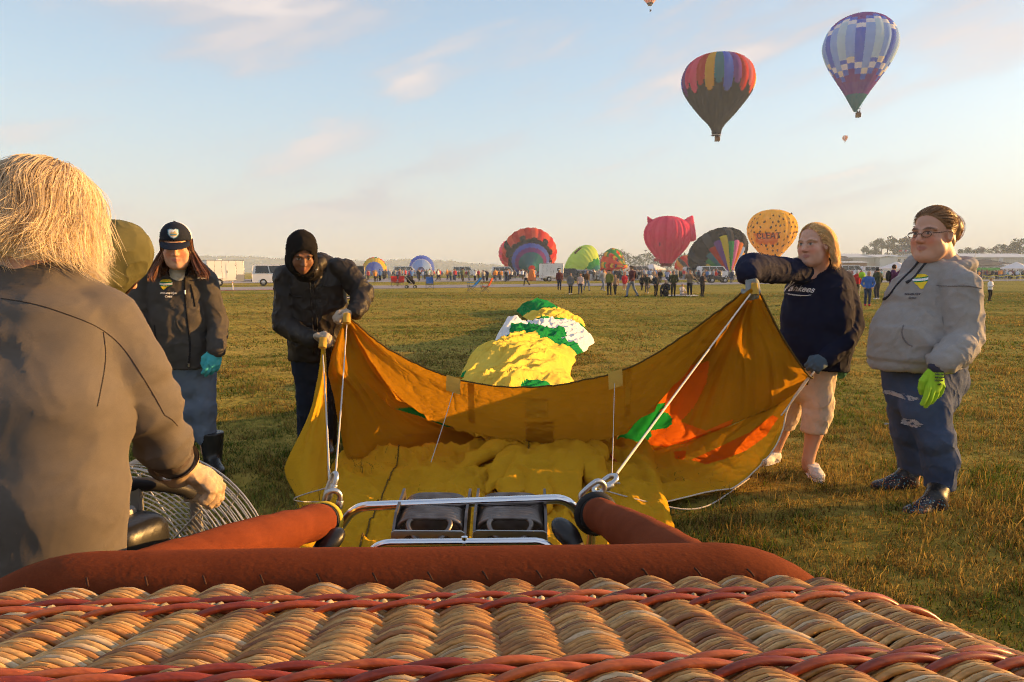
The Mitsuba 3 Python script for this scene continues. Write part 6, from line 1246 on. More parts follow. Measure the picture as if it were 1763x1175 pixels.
# ------------------------------------------------------------------ other balloons, in the air and inflating on the field
PAL = dict(red=(.58, .035, .03), coral=(.80, .12, .07), pink=(.88, .09, .20), magenta=(.80, .06, .16), rose=(.62, .16, .22), orange=(.78, .22, .03), amber=(.78, .42, .04), yellow=(.80, .62, .06), lime=(.62, .82, .18), green=(.05, .33, .10), teal=(.04, .22, .28), navy=(.05, .06, .22), blue=(.10, .18, .75), sky=(.32, .52, .95), pale=(.55, .76, .90), violet=(.20, .06, .34), plum=(.22, .05, .30), purple=(.16, .04, .22), black=(.014, .014, .021), grey=(.075, .075, .085), white=(.92, .92, .94), cream=(.92, .84, .68), hotpink=(.80, .22, .50), maroon=(.20, .03, .04), brown=(.16, .06, .04), cheetah=(.92, .58, .06), spot=(.09, .04, .02), banner=(.85, .27, .03))
for k, c in PAL.items():
    scene[f'balloon_{k}'] = {'type': 'principledthin', 'base_color': proc((lambda c: lambda p, n, uv: mix(tuple(x * .88 for x in c), c, fbm(p.x * .8, p.y * .8, p.z * .8, 2)))(c)), 'roughness': .5, 'spec_trans': 0.0, 'diff_trans': .04 if k == 'black' else .8}
bs('basket_wicker', (.16, .075, .03), .8); bs('burner_metal', (.25, .25, .27), .5)
def interp(prof, t):
    p = np.asarray(prof, float); s = np.r_[0, np.cumsum(np.hypot(*np.diff(p, axis=0).T))]; s /= s[-1]; q = CubicSpline(s, p)(t); q[:, 0] = np.maximum(q[:, 0], .004); return q
PROF_A = [(.13, -1.36), (.15, -1.20), (.36, -.92), (.70, -.50), (.93, -.14), (1.0, .14), (.93, .48), (.70, .74), (.38, .87), (0, .90)]
PROF_B = [(.04, -1.74), (.12, -1.60), (.40, -1.10), (.74, -.56), (.94, -.14), (1.0, .12), (.93, .50), (.70, .82), (.36, 1.0), (0, 1.04)]
PROF_C = [(.20, -1.25), (.32, -1.05), (.58, -.72), (.86, -.34), (.98, -.02), (1.0, .16), (.93, .50), (.72, .78), (.38, .95), (0, 1.0)]
def balloon(key, label, c, R, ax, prof, ng, color, spin=0.0, rows=56, cols=5, bulge=.035, squash=(1, 1, 1), category='hot air balloon', group=None):
    K = thing(key, label, category, group); z = nz(ax); x = nz(np.cross(z, V(0, 1, 0.02)) if abs(z[1]) < .9 else np.cross(z, V(0, 0, 1))); y = np.cross(z, x)
    t = np.linspace(0, 1, rows + 1); pr = interp(prof, t); parts = {}
    for j in range(ng):
        fr_ = np.linspace(0, 1, cols + 1); a = (j + fr_) / ng * 2 * np.pi + spin; b = 1 + bulge * np.sin(fr_ * np.pi) * np.clip(np.sin(t * np.pi)[:, None] * 1.5, 0, 1)
        r = pr[:, :1] * b; L = np.stack([r * np.cos(a) * squash[0], r * np.sin(a) * squash[1], pr[:, 1:] * squash[2] + 0 * r], -1) * R
        P3 = np.asarray(c) + L[..., :1] * x + L[..., 1:2] * y + L[..., 2:] * z
        P3[..., 2] = np.maximum(P3[..., 2], .03); v, f = gridmesh(P3); nf = rows * cols
        tr, cc = np.repeat((t[:-1] + t[1:]) / 2, cols), np.tile((fr_[:-1] + fr_[1:]) / 2, rows)
        w = np.array([color(j, q, k) for q, k in zip(tr, cc)]); w = np.r_[w, w]
        for nm in np.unique(w): parts.setdefault((nm, j), []).append((v, f[w == nm]))
    for (nm, j), ms in parts.items():
        m = trimesh_clean(cat(ms)); e = np.vstack([m[1][:, [0, 1]], m[1][:, [1, 2]]]); n_, cl_ = connected_components(coo_matrix((np.ones(len(e)), (e[:, 0], e[:, 1])), shape=(len(m[0]),) * 2), directed=False)
        for q in range(n_): add(f'{K}__gore', trimesh_clean((m[0], m[1][cl_[m[1][:, 0]] == q])), f'balloon_{nm}', smooth=True)
    return K, x, y, z
def trimesh_clean(m):
    u = np.unique(m[1]); r = np.full(len(m[0]), -1); r[u] = np.arange(len(u)); return m[0][u], r[m[1]]
def gondola(K, c, s, people=2):
    c = np.asarray(c, float); add(f'{K}__basket', bevbox(c, (1.2 * s, 1.2 * s, 1.15 * s), .08 * s), 'basket_wicker'); add(f'{K}__basket_rim', bevbox(c + V(0, 0, .60 * s), (1.3 * s, 1.3 * s, .12 * s), .04 * s), 'suede')
    for ex in (-1, 1):
        for ey in (-1, 1): add(f'{K}__upright', tube([c + V(ex * .5 * s, ey * .5 * s, .6 * s), c + V(ex * .42 * s, ey * .42 * s, 1.9 * s), c + V(ex * .75 * s, ey * .75 * s, 3.0 * s)], .035 * s, 5), 'burner_metal')
    add(f'{K}__burner', bevbox(c + V(0, 0, 1.9 * s), (.8 * s, .5 * s, .22 * s), .03), 'burner_metal')
    for i in range(people):
        g = Grid(V(-.35, -.3, -.1), V(.35, .3, 1.1), .06); g.cap(V(0, 0, .1), V(0, 0, .62), .17, .19); g.ell(V(0, 0, .92), V(.11, .12, .14)); g.cap(V(-.22, 0, .55), V(-.26, .1, .2), .07); g.cap(V(.22, 0, .55), V(.26, .1, .2), .07); v, f = g.mesh()
        k = thing('person', f'{("left", "right")[i]} of two passengers in the basket of the {"black bottomed" if K == FLY1 else "blue and purple"} balloon', 'person')
        col = np.where((v[:, 2] > .78)[:, None], V(.45, .28, .2), (V(.03, .03, .05), V(.05, .06, .10))[i % 2]); add(f'{k}__body', (v * s + c + V((-.28 + .56 * i) * s, 0, .45 * s), f), 'painted_cloth', smooth=True, color=col)
# black balloon with rainbow top
seq = ['yellow', 'teal', 'navy', 'violet', 'red', 'rose', 'coral', 'yellow', 'green', 'blue', 'plum', 'magenta', 'pink', 'red', 'amber', 'teal', 'blue', 'violet', 'red', 'rose', 'coral', 'yellow', 'teal', 'navy']
edge = [.40, .47, .41, .47, .41, .47, .41, .47] * 3
def c1(j, t, k):
    e = edge[j % 24]; e2 = e + .055 * (abs(2 * k - 1) ** 2.2)
    return 'black' if t < e2 else seq[j % 24]
FLY1 = 'hot_air_balloon'; ctr = P(1236, 150, 178); Rb = 58 / 1200 * 178
K, *_ = balloon('hot_air_balloon', 'flying balloon with black bottom and rainbow striped top', ctr, Rb, V(.005, 0, 1), PROF_A, 24, c1, spin=3.54, rows=90, cols=6)
FLY1 = K; sk = ctr + V(-.1, 0, -1.36 * Rb); gondola(K, P(1235, 240, 178), .9)
ring_ = np.array([sk + .135 * Rb * V(math.cos(a), math.sin(a), 0) for a in np.linspace(0, 6.283, 24, endpoint=False)]); add(f'{K}__mouth_ring', tube(ring_, .08, 6, closed=True), 'balloon_white', smooth=True)
# blue and purple chequered balloon
def c2(j, t, k):
    s = (0, 1, 2, 1)[j % 4]; lo = .300 + .045 * s; hi = .655 + .036 * (1, 2, 1, 0)[j % 4]
    if t < .150: return 'teal'
    if t < lo - .045: return 'violet' if t < .24 else 'plum'
    if t < lo: return 'blue'
    if t < lo + .045: return 'cream' if j % 2 == 0 else 'white'
    if t < lo + .075: return 'blue' if j % 2 else 'sky'
    if t > hi + .075: return 'plum' if t < .93 else 'purple'
    if t > hi + .036: return 'blue'
    if t > hi: return 'white'
    return ('sky', 'pale', 'sky', 'blue')[j % 4]
ctr = P(1480, 89, 190); Rb = 56 / 1200 * 190; K, *_ = balloon('hot_air_balloon', 'flying blue and purple balloon with stepped white squares', ctr, Rb, V(.03, 0, 1), PROF_B, 24, c2, spin=.2, rows=130, cols=4); gondola(K, P(1477.5, 199, 190), .9)
# two distant balloons
def c3(j, t, k): return ('cream', 'coral', 'cream', 'rose')[j % 4] if t > .1 else 'grey'
ctr = P(1119.5, -12, 620); Rb = 16 / 1200 * 620; K, *_ = balloon('hot_air_balloon', 'distant pale striped balloon cut off by the top edge', ctr, Rb, V(0, 0, 1), PROF_C, 20, c3, rows=24, cols=3); c = P(1120, 18.5, 620); add(f'{K}__basket', bevbox(c, (1.3, 1.3, 1.3), .1), 'basket_wicker'); [add(f'{K}__upright', tube([c + V(e, 0, .5), c + V(e * 1.6, 0, 2.6)], .05, 4), 'burner_metal') for e in (-.5, .5)]
ctr = P(1455, 238, 1500); Rb = 4.4 / 1200 * 1500; K, *_ = balloon('hot_air_balloon', 'tiny far-off balloon low in the sky under the blue one', ctr, Rb, V(0, 0, 1), PROF_C, 16, lambda j, t, k: ('amber', 'violet', 'cream', 'coral')[j % 4], rows=16, cols=2); c = P(1455, 244.5, 1500); add(f'{K}__basket', bevbox(c, (1.3, 1.3, 1.3), .1), 'basket_wicker')
# inflating on the ground
GRP = None
def lying(u, v, r, Y, m, lab_, color, ng=24, prof=PROF_A, spin=0., sq=(1, 1, 1), rows=50, cols=4): return balloon('hot_air_balloon', lab_, P(u, v, Y), r / 1200 * Y, -nz(m), prof, ng, color, spin, rows, cols, squash=sq)
def cr(j, t, k):
    if t < .20: return 'teal'
    if t < .255: return 'plum' if j % 3 else 'violet'
    if t < .325: return 'blue'
    pk = .40 + .05 * ((j % 4) == 0) - .02 * (j % 2)
    if 6 < j < 14: pk = .35 if j % 2 else .39; 
    if t < pk: return 'black' if j not in (9, 10, 11) else 'amber'
    if j == 21 and t < .8: return 'black'
    if t > .80 + .04 * (j % 2): return 'navy' if j % 3 else 'black'
    return 'red' if j % 2 else 'coral'
lying(884, 438, 26, 215, V(-.2, -.9, -.2), 'pink and white balloon half inflated behind the big red one', lambda j, t, k: 'white' if j % 12 in (4, 5, 6) else ('pink' if j % 2 else 'rose'), sq=(1, 1, .8))
lying(912, 440, 46, 190, V(.05, -.84, -.46), 'big red balloon on its side with blue, purple and black rings round the mouth', cr, spin=1.2, sq=(1, 1, .75))
lying(1004, 459, 36, 175, V(.70, -.50, -.48), 'lime green balloon lying half inflated with dark green mouth', lambda j, t, k: 'teal' if t < .2 else ('green' if t < .30 + .03 * (j % 2) else ('brown' if (j in (7, 8) and .62 < t < .68) or (j == 15 and .7 < t < .75) else 'lime')), sq=(1, .85, .8))
lying(1056, 455, 26, 185, V(.7, -.6, -.15), 'red and yellow zigzag striped balloon lying beside the lime one', lambda j, t, k: ('red', 'coral', 'green', 'yellow', 'amber', 'navy', 'red', 'yellow')[(j // 3 + int((t * 18 + abs(k - .5) * 1.2))) % 8 if (j % 2) else (j // 3) % 8], ng=16, sq=(1, 1, .75))
lying(645, 464, 20, 230, V(.1, -.9, -.2), 'small striped balloon inflating beside the dark trailer', lambda j, t, k: 'blue' if t < .35 else ('yellow' if t < .5 else ('red', 'coral', 'green', 'amber')[j % 4]), sq=(1, 1, .8))
lying(726, 462, 21, 220, V(.05, -.95, -.2), 'blue balloon inflating with red and white panels at its crown', lambda j, t, k: 'navy' if t < .12 else ('white' if .36 < t < .39 else ('sky' if t < .36 else ('blue' if t < .62 else ('red', 'white', 'blue')[j % 3]))), sq=(1, 1, .8))
gs = ['yellow', 'green', 'teal', 'red', 'violet', 'yellow', 'green', 'hotpink', 'orange', 'sky', 'amber', 'blue']
def cm(j, t, k):
    jj = j % 12; tp = (.30, .33, .37, .42, .46, .50, .41, .43, .42, .39, .34, .31)[jj]
    return gs[jj] if t < tp else ('black' if j % 3 else 'grey')
K, x_, y_, z_ = balloon('hot_air_balloon', 'dark balloon lying on its side with a fan of coloured gores', P(1238, 440, 150), 51 / 1200 * 150, nz(V(-.18, .55, .62)), PROF_A, 24, cm, spin=3.35, rows=70, cols=5, squash=(1, 1, .72))
balloon('hot_air_balloon', 'small red and orange balloon leaning behind the pink one', P(1180, 458, 200), 17 / 1200 * 200, V(-.5, .3, .6), PROF_C, 16, lambda j, t, k: ('red', 'coral', 'amber', 'grey')[j % 4], rows=30, cols=3)
def pinkc(j, t, k): return 'maroon' if t < .05 else ('pink' if j % 2 else 'magenta')
ctr = P(1149, 411, 165); Rb = 38 / 1200 * 165; K, *_ = balloon('hot_air_balloon', 'upright pink balloon with two pointed ears', ctr, Rb, V(.03, 0, 1), PROF_C, 24, pinkc, rows=40, cols=4, bulge=.06)
def ear(K, base, tip, w, th, b, n=10):
    base, tip = np.asarray(base), np.asarray(tip); d = tip - base; s = nz(np.cross(d, V(0, 1, 0))); g = Grid(np.minimum(base, tip) - w * 1.3, np.maximum(base, tip) + w * 1.3, w / 7); g.sect(base, w, th, tip, w * .12, th * .2, s, V(0, 1, 0), .02, 2.0); v, f = g.mesh(); add(f'{K}__ear', (v, f), b, smooth=True)
ear(K, P(1126, 392, 165), P(1115, 374, 165), 1.6, .9, 'balloon_magenta'); ear(K, P(1178, 402, 166), P(1192, 372, 167), 3.3, 1.4, 'balloon_pink')
add(f'{K}__snout_tag', bevbox(P(1136, 421, 159.8), (.35, .2, .9), .1), 'balloon_rose')
# yellow spotted balloon
ctr = P(1329, 402, 170); Rb = 40 / 1200 * 170; K, x, y, z = balloon('hot_air_balloon', 'upright yellow balloon with dark spots, dark ear and orange banner', ctr, Rb, V(0, 0, 1), PROF_C, 20, lambda j, t, k: 'cheetah', rows=40, cols=4)
ear(K, P(1354, 385, 170), P(1363, 367, 170), 1.7, 1.0, 'balloon_brown')
prr = np.asarray(PROF_C); from_z = lambda zz: np.interp(zz, prr[:, 1], prr[:, 0])
def on_ball(lon, zz, off=.05): r = from_z(zz) * Rb * 1.04 + off; return np.stack([ctr[0] + r * np.sin(lon), ctr[1] - r * np.cos(lon), ctr[2] + zz * Rb], -1)
r = np.random.default_rng(12); pts_ = []
for _ in range(900):
    lo, zz = r.uniform(-1.5, 1.5), r.uniform(-.95, .78)
    if -1.2 < lo < -.12 and -.50 < zz < -.02: continue
    p = np.array([lo * from_z(zz), zz])
    if all(np.hypot(*(p - o)) > .17 for o in pts_): pts_.append(p); a = np.linspace(0, 6.283, 9, endpoint=False); w, h = r.uniform(.028, .044), r.uniform(.042, .068); th = r.uniform(-.8, .8); ex, ez = w * np.cos(a) * math.cos(th) - h * np.sin(a) * math.sin(th), w * np.cos(a) * math.sin(th) + h * np.sin(a) * math.cos(th); q = on_ball(lo + ex / from_z(zz), zz + ez); add(f'{K}__spot', (np.vstack([q, q.mean(0, keepdims=True)]), np.stack([np.arange(9), (np.arange(9) + 1) % 9, np.full(9, 9)], 1)), 'balloon_spot')
lo, zz = np.meshgrid(np.linspace(-1.15, -.08, 16), np.linspace(-.52, -.03, 10)); add(f'{K}__banner', gridmesh(on_ball(lo, zz, .03)), 'balloon_banner', smooth=True)
for s, h, zc, lc in (('CLEAT', .24, -.26, -.50), ('balloon', .11, -.46, -.52)):
    m = textm(s, h, 0, 0, 0, True, .002) if s == 'CLEAT' else None
    if m: add(f'{K}__lettering', (on_ball(lc + m[0][:, 0] * .95, zc + m[0][:, 1], .06 + m[0][:, 2] * 3), m[1]), 'balloon_maroon')
# ------------------------------------------------------------------ people on the field
def figure(pose, h, seed=0):
    r = np.random.default_rng(seed); g = Grid(V(-.62, -.55, -.02), V(.62, .62, 1.95), h)
    sit = pose == 'sit'; hipz = .22 if sit else .92; sh = hipz + .50; hd = V(0, .03, hipz + .70); st = {'walk': .26, 'walk2': -.26}.get(pose, .03)
    R_, F_ = V(1, 0, 0), V(0, 1, 0); b = .018
    g.torso([(V(0, 0, hipz - .06), .165, .125), (V(0, 0, hipz + .12), .155, .12), (V(0, .0, hipz + .36), .18, .125), (V(0, 0, sh), .13, .09)], R_, F_, .03)
    g.ell(hd, V(.078, .098, .118), None, .02); g.cap(V(0, .0, sh), hd - V(0, 0, .06), .055, .055, .02); hands = []
    for e in (-1, 1):
        s = V(e * .185, 0, sh - .05)
        if pose == 'photo': el, w = s + V(e * .06, .12, -.20), s + V(-e * .06, .28, .08)
        elif pose == 'pocket': el, w = s + V(e * .09, -.05, -.26), s + V(e * .0, .10, -.44)
        elif pose == 'cross': el, w = s + V(e * .05, .02, -.26), s + V(-e * .12, .20, -.22)
        elif sit: el, w = s + V(e * .06, .12, -.22), s + V(-e * .05, .34, -.28)
        else: el, w = s + V(e * .05, -.02 - e * st * .35, -.27), s + V(e * .04, .08 - e * st * .9, -.50)
        g.chain([(s, .068), (el, .055), (w, .042)], .025); g.ell(w + nz(w - el) * .06, V(.04, .04, .06), None, .01); hands.append(w + nz(w - el) * .06)
        if sit: hp, kn, an = V(e * .09, 0, .16), V(e * .14, .42, .34 if seed % 2 else .16), V(e * .10, .50 if seed % 2 else .22, .06)
        else: hp, kn, an = V(e * .085, 0, hipz - .06), V(e * .09, .04 + e * st * .55, .49), V(e * .09, -.03 + e * st * (1.0 if e * st > 0 else 1.25), .08 + (.04 if e * st < -.1 else 0))
        g.chain([(hp, .095), (kn, .066), (an, .05)], .025); g.cap(an - V(0, .03, .03), an + V(0, .14, -.045), .045, .038, .01)
    v, f = g.mesh(); reg = np.full(len(v), 1)                # 0 skin 1 top 2 trousers 3 shoes 4 hair
    low = v[:, 2] < hipz - .03; reg[low] = 2
    if sit: reg[(v[:, 1] > .14) & (v[:, 2] < .42) & (np.abs(v[:, 0]) < .26)] = 2
    reg[v[:, 2] < (.085)] = 3
    if sit: reg[(v[:, 2] < .085) & (v[:, 1] < .3)] = 2
    top = v[:, 2] > sh + .065; reg[top] = 0; l = v - hd; reg[top & ((l[:, 1] < .045 - .5 * np.clip(l[:, 2], -.05, 1)) & (l[:, 2] > -.07) | (l[:, 2] > .065))] = 4
    for w in hands: reg[np.linalg.norm(v - w, axis=1) < .055] = 0
    return v, f, reg
FIG = {}
def fig(pose, h, seed):
    k = (pose, h, seed)
    if k not in FIG: FIG[k] = figure(pose, h, seed)
    return FIG[k]
def paint(reg, skin, top, bot, shoe, hair, v=None):
    c = np.array([skin, top, bot, shoe, hair], float)[reg]; return c * (1 if v is None else (.85 + .3 * meshkit.noise(v * 14, 3))[:, None])
SK, HB, HL = (.45, .27, .19), (.06, .035, .02), (.40, .28, .14)
BLK, JEAN, LJ, GRY, NVY = (.018, .018, .022), (.045, .065, .13), (.16, .20, .28), (.20, .20, .21), (.02, .025, .06)
names = ('face', 'top', 'trousers', 'shoes', 'hair')
def stander(u, vf, vt, face, pose, top, bot, label, hair=HB, shoe=BLK, sk=SK, seed=0, extra=None):
    p = GP(u, vf); Hh = P(u, vt, p[1])[2]; v, f, reg = fig(pose, .030, seed); full = v[:, 2].max(); s = max(Hh, .5) / full
    K = thing('person', label, 'person'); a = math.radians(face); M = np.array([[math.cos(a), math.sin(a), 0], [-math.sin(a), math.cos(a), 0], [0, 0, 1]])
    w = v * s * V(1.05, 1.05, 1) @ M + V(p[0], p[1], .0); col = paint(reg, sk, top, bot, shoe, hair, v); fr_ = reg[f]; mj = np.where(fr_[:, 0] == fr_[:, 1], fr_[:, 0], fr_[:, 2])
    for i, nm in enumerate(names):
        k = mj == i
        if k.any():
            m = trimesh_clean((w, f[k])); cc = np.tile(np.array([sk, top, bot, shoe, hair][i]), (len(m[0]), 1)) * (.85 + .3 * meshkit.noise(m[0] * 9, 3))[:, None]
            add(f'{K}__{nm}', m, 'painted_cloth', smooth=True, color=cc)
    return K, p, s, M
def item(K, nm, p, s, M, c, r, col, h=.02):                # rucksack, cap, bag: a soft rounded block
    c = np.asarray(c, float); g = Grid(c - np.max(r) * 1.4, c + np.max(r) * 1.4, h); g.ell(c, V(*r), None); v, f = g.mesh(); add(f'{K}__{nm}', (v * s @ M + V(p[0], p[1], 0), f), 'painted_cloth', smooth=True, color=np.tile(V(*col), (len(v), 1)))
ST = [(963, 500, 464, 175, 'stand', (.13, .035, .04), NVY, 'man in maroon jacket and white cap standing before the dark car', (.7, .7, .7)),
      (982, 507, 470, 190, 'stand', (.16, .16, .17), BLK, 'woman in long grey coat and black leggings walking', (.10, .05, .03)),
      (999, 507, 471, 170, 'walk', (.55, .42, .40), JEAN, 'woman in beige cardigan over a lilac top with jeans', (.12, .06, .04)),
      (1010.5, 501, 466, 200, 'walk2', (.09, .05, .03), LJ, 'man in brown jacket and light jeans behind the beige cardigan', HB),
      (1038.5, 501, 464, 210, 'walk', (.28, .28, .30), LJ, 'man in grey hooded top and pale jeans walking', HB),
      (1049, 508.5, 465, 150, 'stand', (.16, .17, .045), BLK, 'man in olive green jacket and dark cap looking down', BLK),
      (1059, 508, 473, 160, 'walk2', (.35, .24, .18), BLK, 'fair-haired child in checked top and black leggings', HL),
      (1075, 500, 470, 180, 'stand', (.55, .03, .05), (.45, .27, .2), 'girl in a bright red dress with bare legs', HB),
      (1087, 512, 458, 120, 'walk', (.10, .035, .04), LJ, 'man in dark maroon shirt, cap and jeans striding with a rucksack', BLK),
      (1105, 500, 474, 180, 'walk', BLK, BLK, 'boy dressed all in black walking beside a pushchair', HB),
      (1113.5, 505.5, 472, 170, 'walk2', (.03, .035, .03), (.12, .10, .09), 'teenager in black top and taupe trousers near the boy in black', HB),
      (1129, 510, 472, 200, 'pocket', (.025, .03, .04), BLK, 'teenager in dark hooded top and black trousers standing alone', (.25, .14, .07)),
      (906, 492, 466, 100, 'walk', (.55, .52, .48), BLK, 'man in white jacket and black trousers walking along the taxiway', HB),
      (1136.5, 489, 464, 180, 'stand', BLK, BLK, 'tall figure in black standing on the taxiway edge', HB),
      (1149, 489, 465, 170, 'photo', (.30, .36, .55), JEAN, 'person in light blue shirt taking a photograph', HB),
      (1159, 511, 466.5, 170, 'pocket', (.05, .055, .028), (.055, .045, .035), 'person in dark olive hooded top facing the balloons', (.12, .06, .03)),
      (1187, 511, 464.5, 150, 'photo', (.22, .17, .13), BLK, 'woman in taupe top and black cropped trousers raising a camera', (.02, .015, .012)),
      (1209, 511, 469, 200, 'cross', (.045, .04, .045), BLK, 'person in dark plaid shirt standing with folded arms', (.09, .05, .03)),
      (1259, 488, 465, 180, 'stand', (.06, .07, .10), JEAN, 'person in dark top and jeans beside the red vehicle', HB),
      (1272, 488, 466, 180, 'cross', (.5, .5, .55), (.13, .04, .06), 'person in white top and maroon trousers near the red vehicle', HB),
      (1474, 514, 465, 10, 'stand', (.45, .02, .025), (.05, .05, .05), 'grey-haired man in red jacket leaning on a cane', (.5, .5, .5)),
      (1493, 527, 467, 160, 'pocket', (.05, .13, .42), (.03, .045, .09), 'person in bright blue jacket and red boots', HL),
      (1509, 516, 461, 10, 'stand', (.04, .05, .03), (.035, .035, .05), 'man in dark green jacket seen from behind', (.02, .02, .02)),
      (1535, 524, 455.5, 260, 'photo', (.10, .025, .09), NVY, 'woman in purple jacket with black rucksack beside the grey hoodie', HB),
      (1703.5, 519, 479, 200, 'cross', (.75, .75, .78), BLK, 'child in white jacket and black trousers at the far right', (.35, .16, .06))]
for i, (u, vf, vt, face, pose, top, bot, label, hair) in enumerate(ST):
    shoe = (.45, .02, .03) if 'red boots' in label else ((.6, .6, .6) if i % 3 == 1 else BLK)
    K, p, s, M = stander(u, vf, vt, face, pose, top, bot, label, hair, shoe, seed=0)
    if 'rucksack' in label: item(K, 'rucksack', p, s, M, (0, -.19, 1.22), (.16, .10, .24), BLK)
    if 'white cap' in label or 'dark cap' in label or ', cap and' in label: item(K, 'cap', p, s, M, (0, .04, 1.69), (.092, .125, .055), (.7, .7, .7) if 'white cap' in label else (.04, .03, .03))
    if 'cane' in label: q = V(.30, .10, 0) * s @ M + V(p[0], p[1], 0); add(f'{K}__cane', tube([q + V(-.02, 0, .85), q], .018, 6), 'galvanised_pole')
    if 'long grey coat' in label: item(K, 'coat_skirt', p, s, M, (0, 0, .84), (.21, .17, .22), top)
    if 'dress' in label: item(K, 'skirt', p, s, M, (0, 0, .80), (.23, .19, .22), top)
bs('galvanised_pole', (.35, .34, .33), .5)
for u, vf, vt, face, top, bot, label, hair, sd in ((1146, 511, 481, 150, BLK, BLK, 'person in black with a white and red hat sitting on the grass', (.7, .6, .6), 1), (1174, 510, 489, 200, (.5, .48, .48), (.25, .24, .25), 'girl in pale grey top sitting on a white blanket', (.40, .20, .08), 0), (605, 514, 496, 140, (.04, .04, .06), NVY, 'person in dark top with red and white scarf sitting on a white blanket', (.45, .30, .22), 0)):
    K, p, s, M = stander(u, vf, vt, face, 'sit', top, bot, label, hair, seed=sd)
    if 'scarf' in label: item(K, 'scarf', p, s, M, (.0, .10, .72), (.13, .10, .11), (.6, .12, .1))
    if 'blanket' in label:
        k = thing('blanket', 'white blanket under the girl in pale grey' if 'girl' in label else 'white blanket under the person with the scarf', 'blanket'); n = 14; a, b = np.meshgrid(np.linspace(-.85, .85, n), np.linspace(-.7, .7, n), indexing='ij'); z = .03 + .03 * meshkit.noise(np.stack([a * 4, b * 4, 0 * a], -1), 5); add(f'{k}__cloth', gridmesh(np.stack([a + p[0], b + p[1], z], -1)), 'white_shirt', smooth=True)
k = thing('toy_balloon', 'round lime green toy balloon behind the person in blue', 'toy balloon'); c = P(1484, 474, 34); g = Grid(c - .3, c + .3, .03); g.ell(c, V(.15, .15, .165)); g.cap(c - V(0, 0, .15), c - V(0, 0, .19), .02, .03); v, f = g.mesh(); add(f'{k}__skin', (v, f), 'glove_lime', smooth=True); add(f'{k}__string', tube([c - V(0, 0, .19), c - V(.05, 0, .6), c - V(.0, 0, .8)], .004, 4), 'rope_white')
# the crowd: every spectator its own object, coarse because each is only a few pixels wide
r = np.random.default_rng(99); TOPS = [BLK, NVY, (.03, .03, .035), (.05, .05, .06), (.30, .03, .04), (.10, .13, .22), (.35, .40, .50), (.45, .44, .42), (.12, .04, .05), (.06, .08, .05), (.25, .16, .10), (.05, .12, .30), (.5, .2, .05), (.55, .52, .5), (.2, .2, .2), (.10, .25, .28)]
CN = ['black', 'navy', 'black', 'charcoal', 'red', 'slate blue', 'pale blue', 'pale grey', 'maroon', 'dark green', 'brown', 'blue', 'orange', 'white', 'grey', 'teal']
spots, seen_ = [], set()
def crowd(n, u0, u1, y0, y1, where, sp=.62):
    k = 0; tries = 0
    while k < n and tries < n * 40:
        tries += 1; u = r.uniform(u0, u1); Y = r.uniform(y0, y1); x = (u - CU) / FPX * Y * 1.005
        if any((x - a) ** 2 + (Y - b) ** 2 < sp ** 2 for a, b in spots): continue
        spots.append((x, Y)); k += 1; pose = ('stand', 'stand', 'pocket', 'cross', 'photo', 'walk')[r.integers(6)]; v, f, reg = fig(pose, .085, 0)
        t = int(r.integers(len(TOPS))); bi = int(r.integers(5)); bot = (BLK, JEAN, NVY, LJ, (.05, .045, .04))[bi]; hi_ = int(r.integers(5)); s = r.uniform(1.48, 1.82) / 1.74; a = r.uniform(0, 2 * np.pi) if r.uniform() < .35 else r.normal(0, .6); M = np.array([[math.cos(a), math.sin(a), 0], [-math.sin(a), math.cos(a), 0], [0, 0, 1]])
        col = paint(reg, V(*SK) * r.uniform(.7, 1.3), tuple(np.clip(V(*TOPS[t]) * 1.55, 0, .75)), bot, BLK, (HB, HL, (.02, .015, .012), (.4, .4, .4), (.12, .05, .03))[hi_])
        key = add('spectator', (v * s * V(1.12, 1.12, 1) @ M + V(x, Y, .0), f), 'painted_cloth', smooth=True, color=col); tx = f"{('brown', 'fair', 'black', 'grey', 'auburn')[hi_]}-haired spectator in {CN[t]} top and {('black trousers', 'jeans', 'navy trousers', 'pale jeans', 'brown trousers')[bi]}"; lb_ = f'{tx} {where}'; lb_ = lb_ if lb_ not in seen_ else f"{lb_}, {dict(stand='standing', pocket='pocketed', cross='folded', photo='photographing', walk='walking')[pose]}"; seen_.add(lb_); lab(key, lb_, 'person', f'spectators {where}')
crowd(58, 626, 880, 84, 118, 'left of the red balloon'); crowd(62, 1000, 1100, 92, 140, 'under the lime and zigzag balloons', .5); crowd(62, 1100, 1300, 88, 135, 'under the pink and dark balloons'); crowd(26, 880, 1000, 104, 140, 'before the big red balloon'); crowd(58, 1672, 1770, 112, 150, 'at the far right', .5); crowd(14, 1440, 1545, 95, 150, 'between the two women on the right')

far = []
for i in range(190):
    u = r.uniform(626, 1320) if i % 6 else r.uniform(1665, 1770); Y = r.uniform(118, 165); v, f, reg = fig('stand' if i % 2 else 'pocket', .125, 0); t = int(r.integers(len(TOPS))); a = r.uniform(0, 6.28); M = np.array([[math.cos(a), math.sin(a), 0], [-math.sin(a), math.cos(a), 0], [0, 0, 1]])
    far.append((v * r.uniform(1.5, 1.8) / 1.74 * V(1.15, 1.15, 1) @ M + V((u - CU) / FPX * Y, Y, 0), f, paint(reg, V(*SK) * r.uniform(.5, 1.1), TOPS[t], (BLK, JEAN, NVY, LJ)[i % 4], BLK, HB)))
lab(add('distant_crowd', cat([(a, b) for a, b, _ in far]), 'painted_cloth', smooth=True, color=np.vstack([c for _, _, c in far])), 'far-off mass of spectators behind the nearer crowd', 'crowd', kind='stuff')
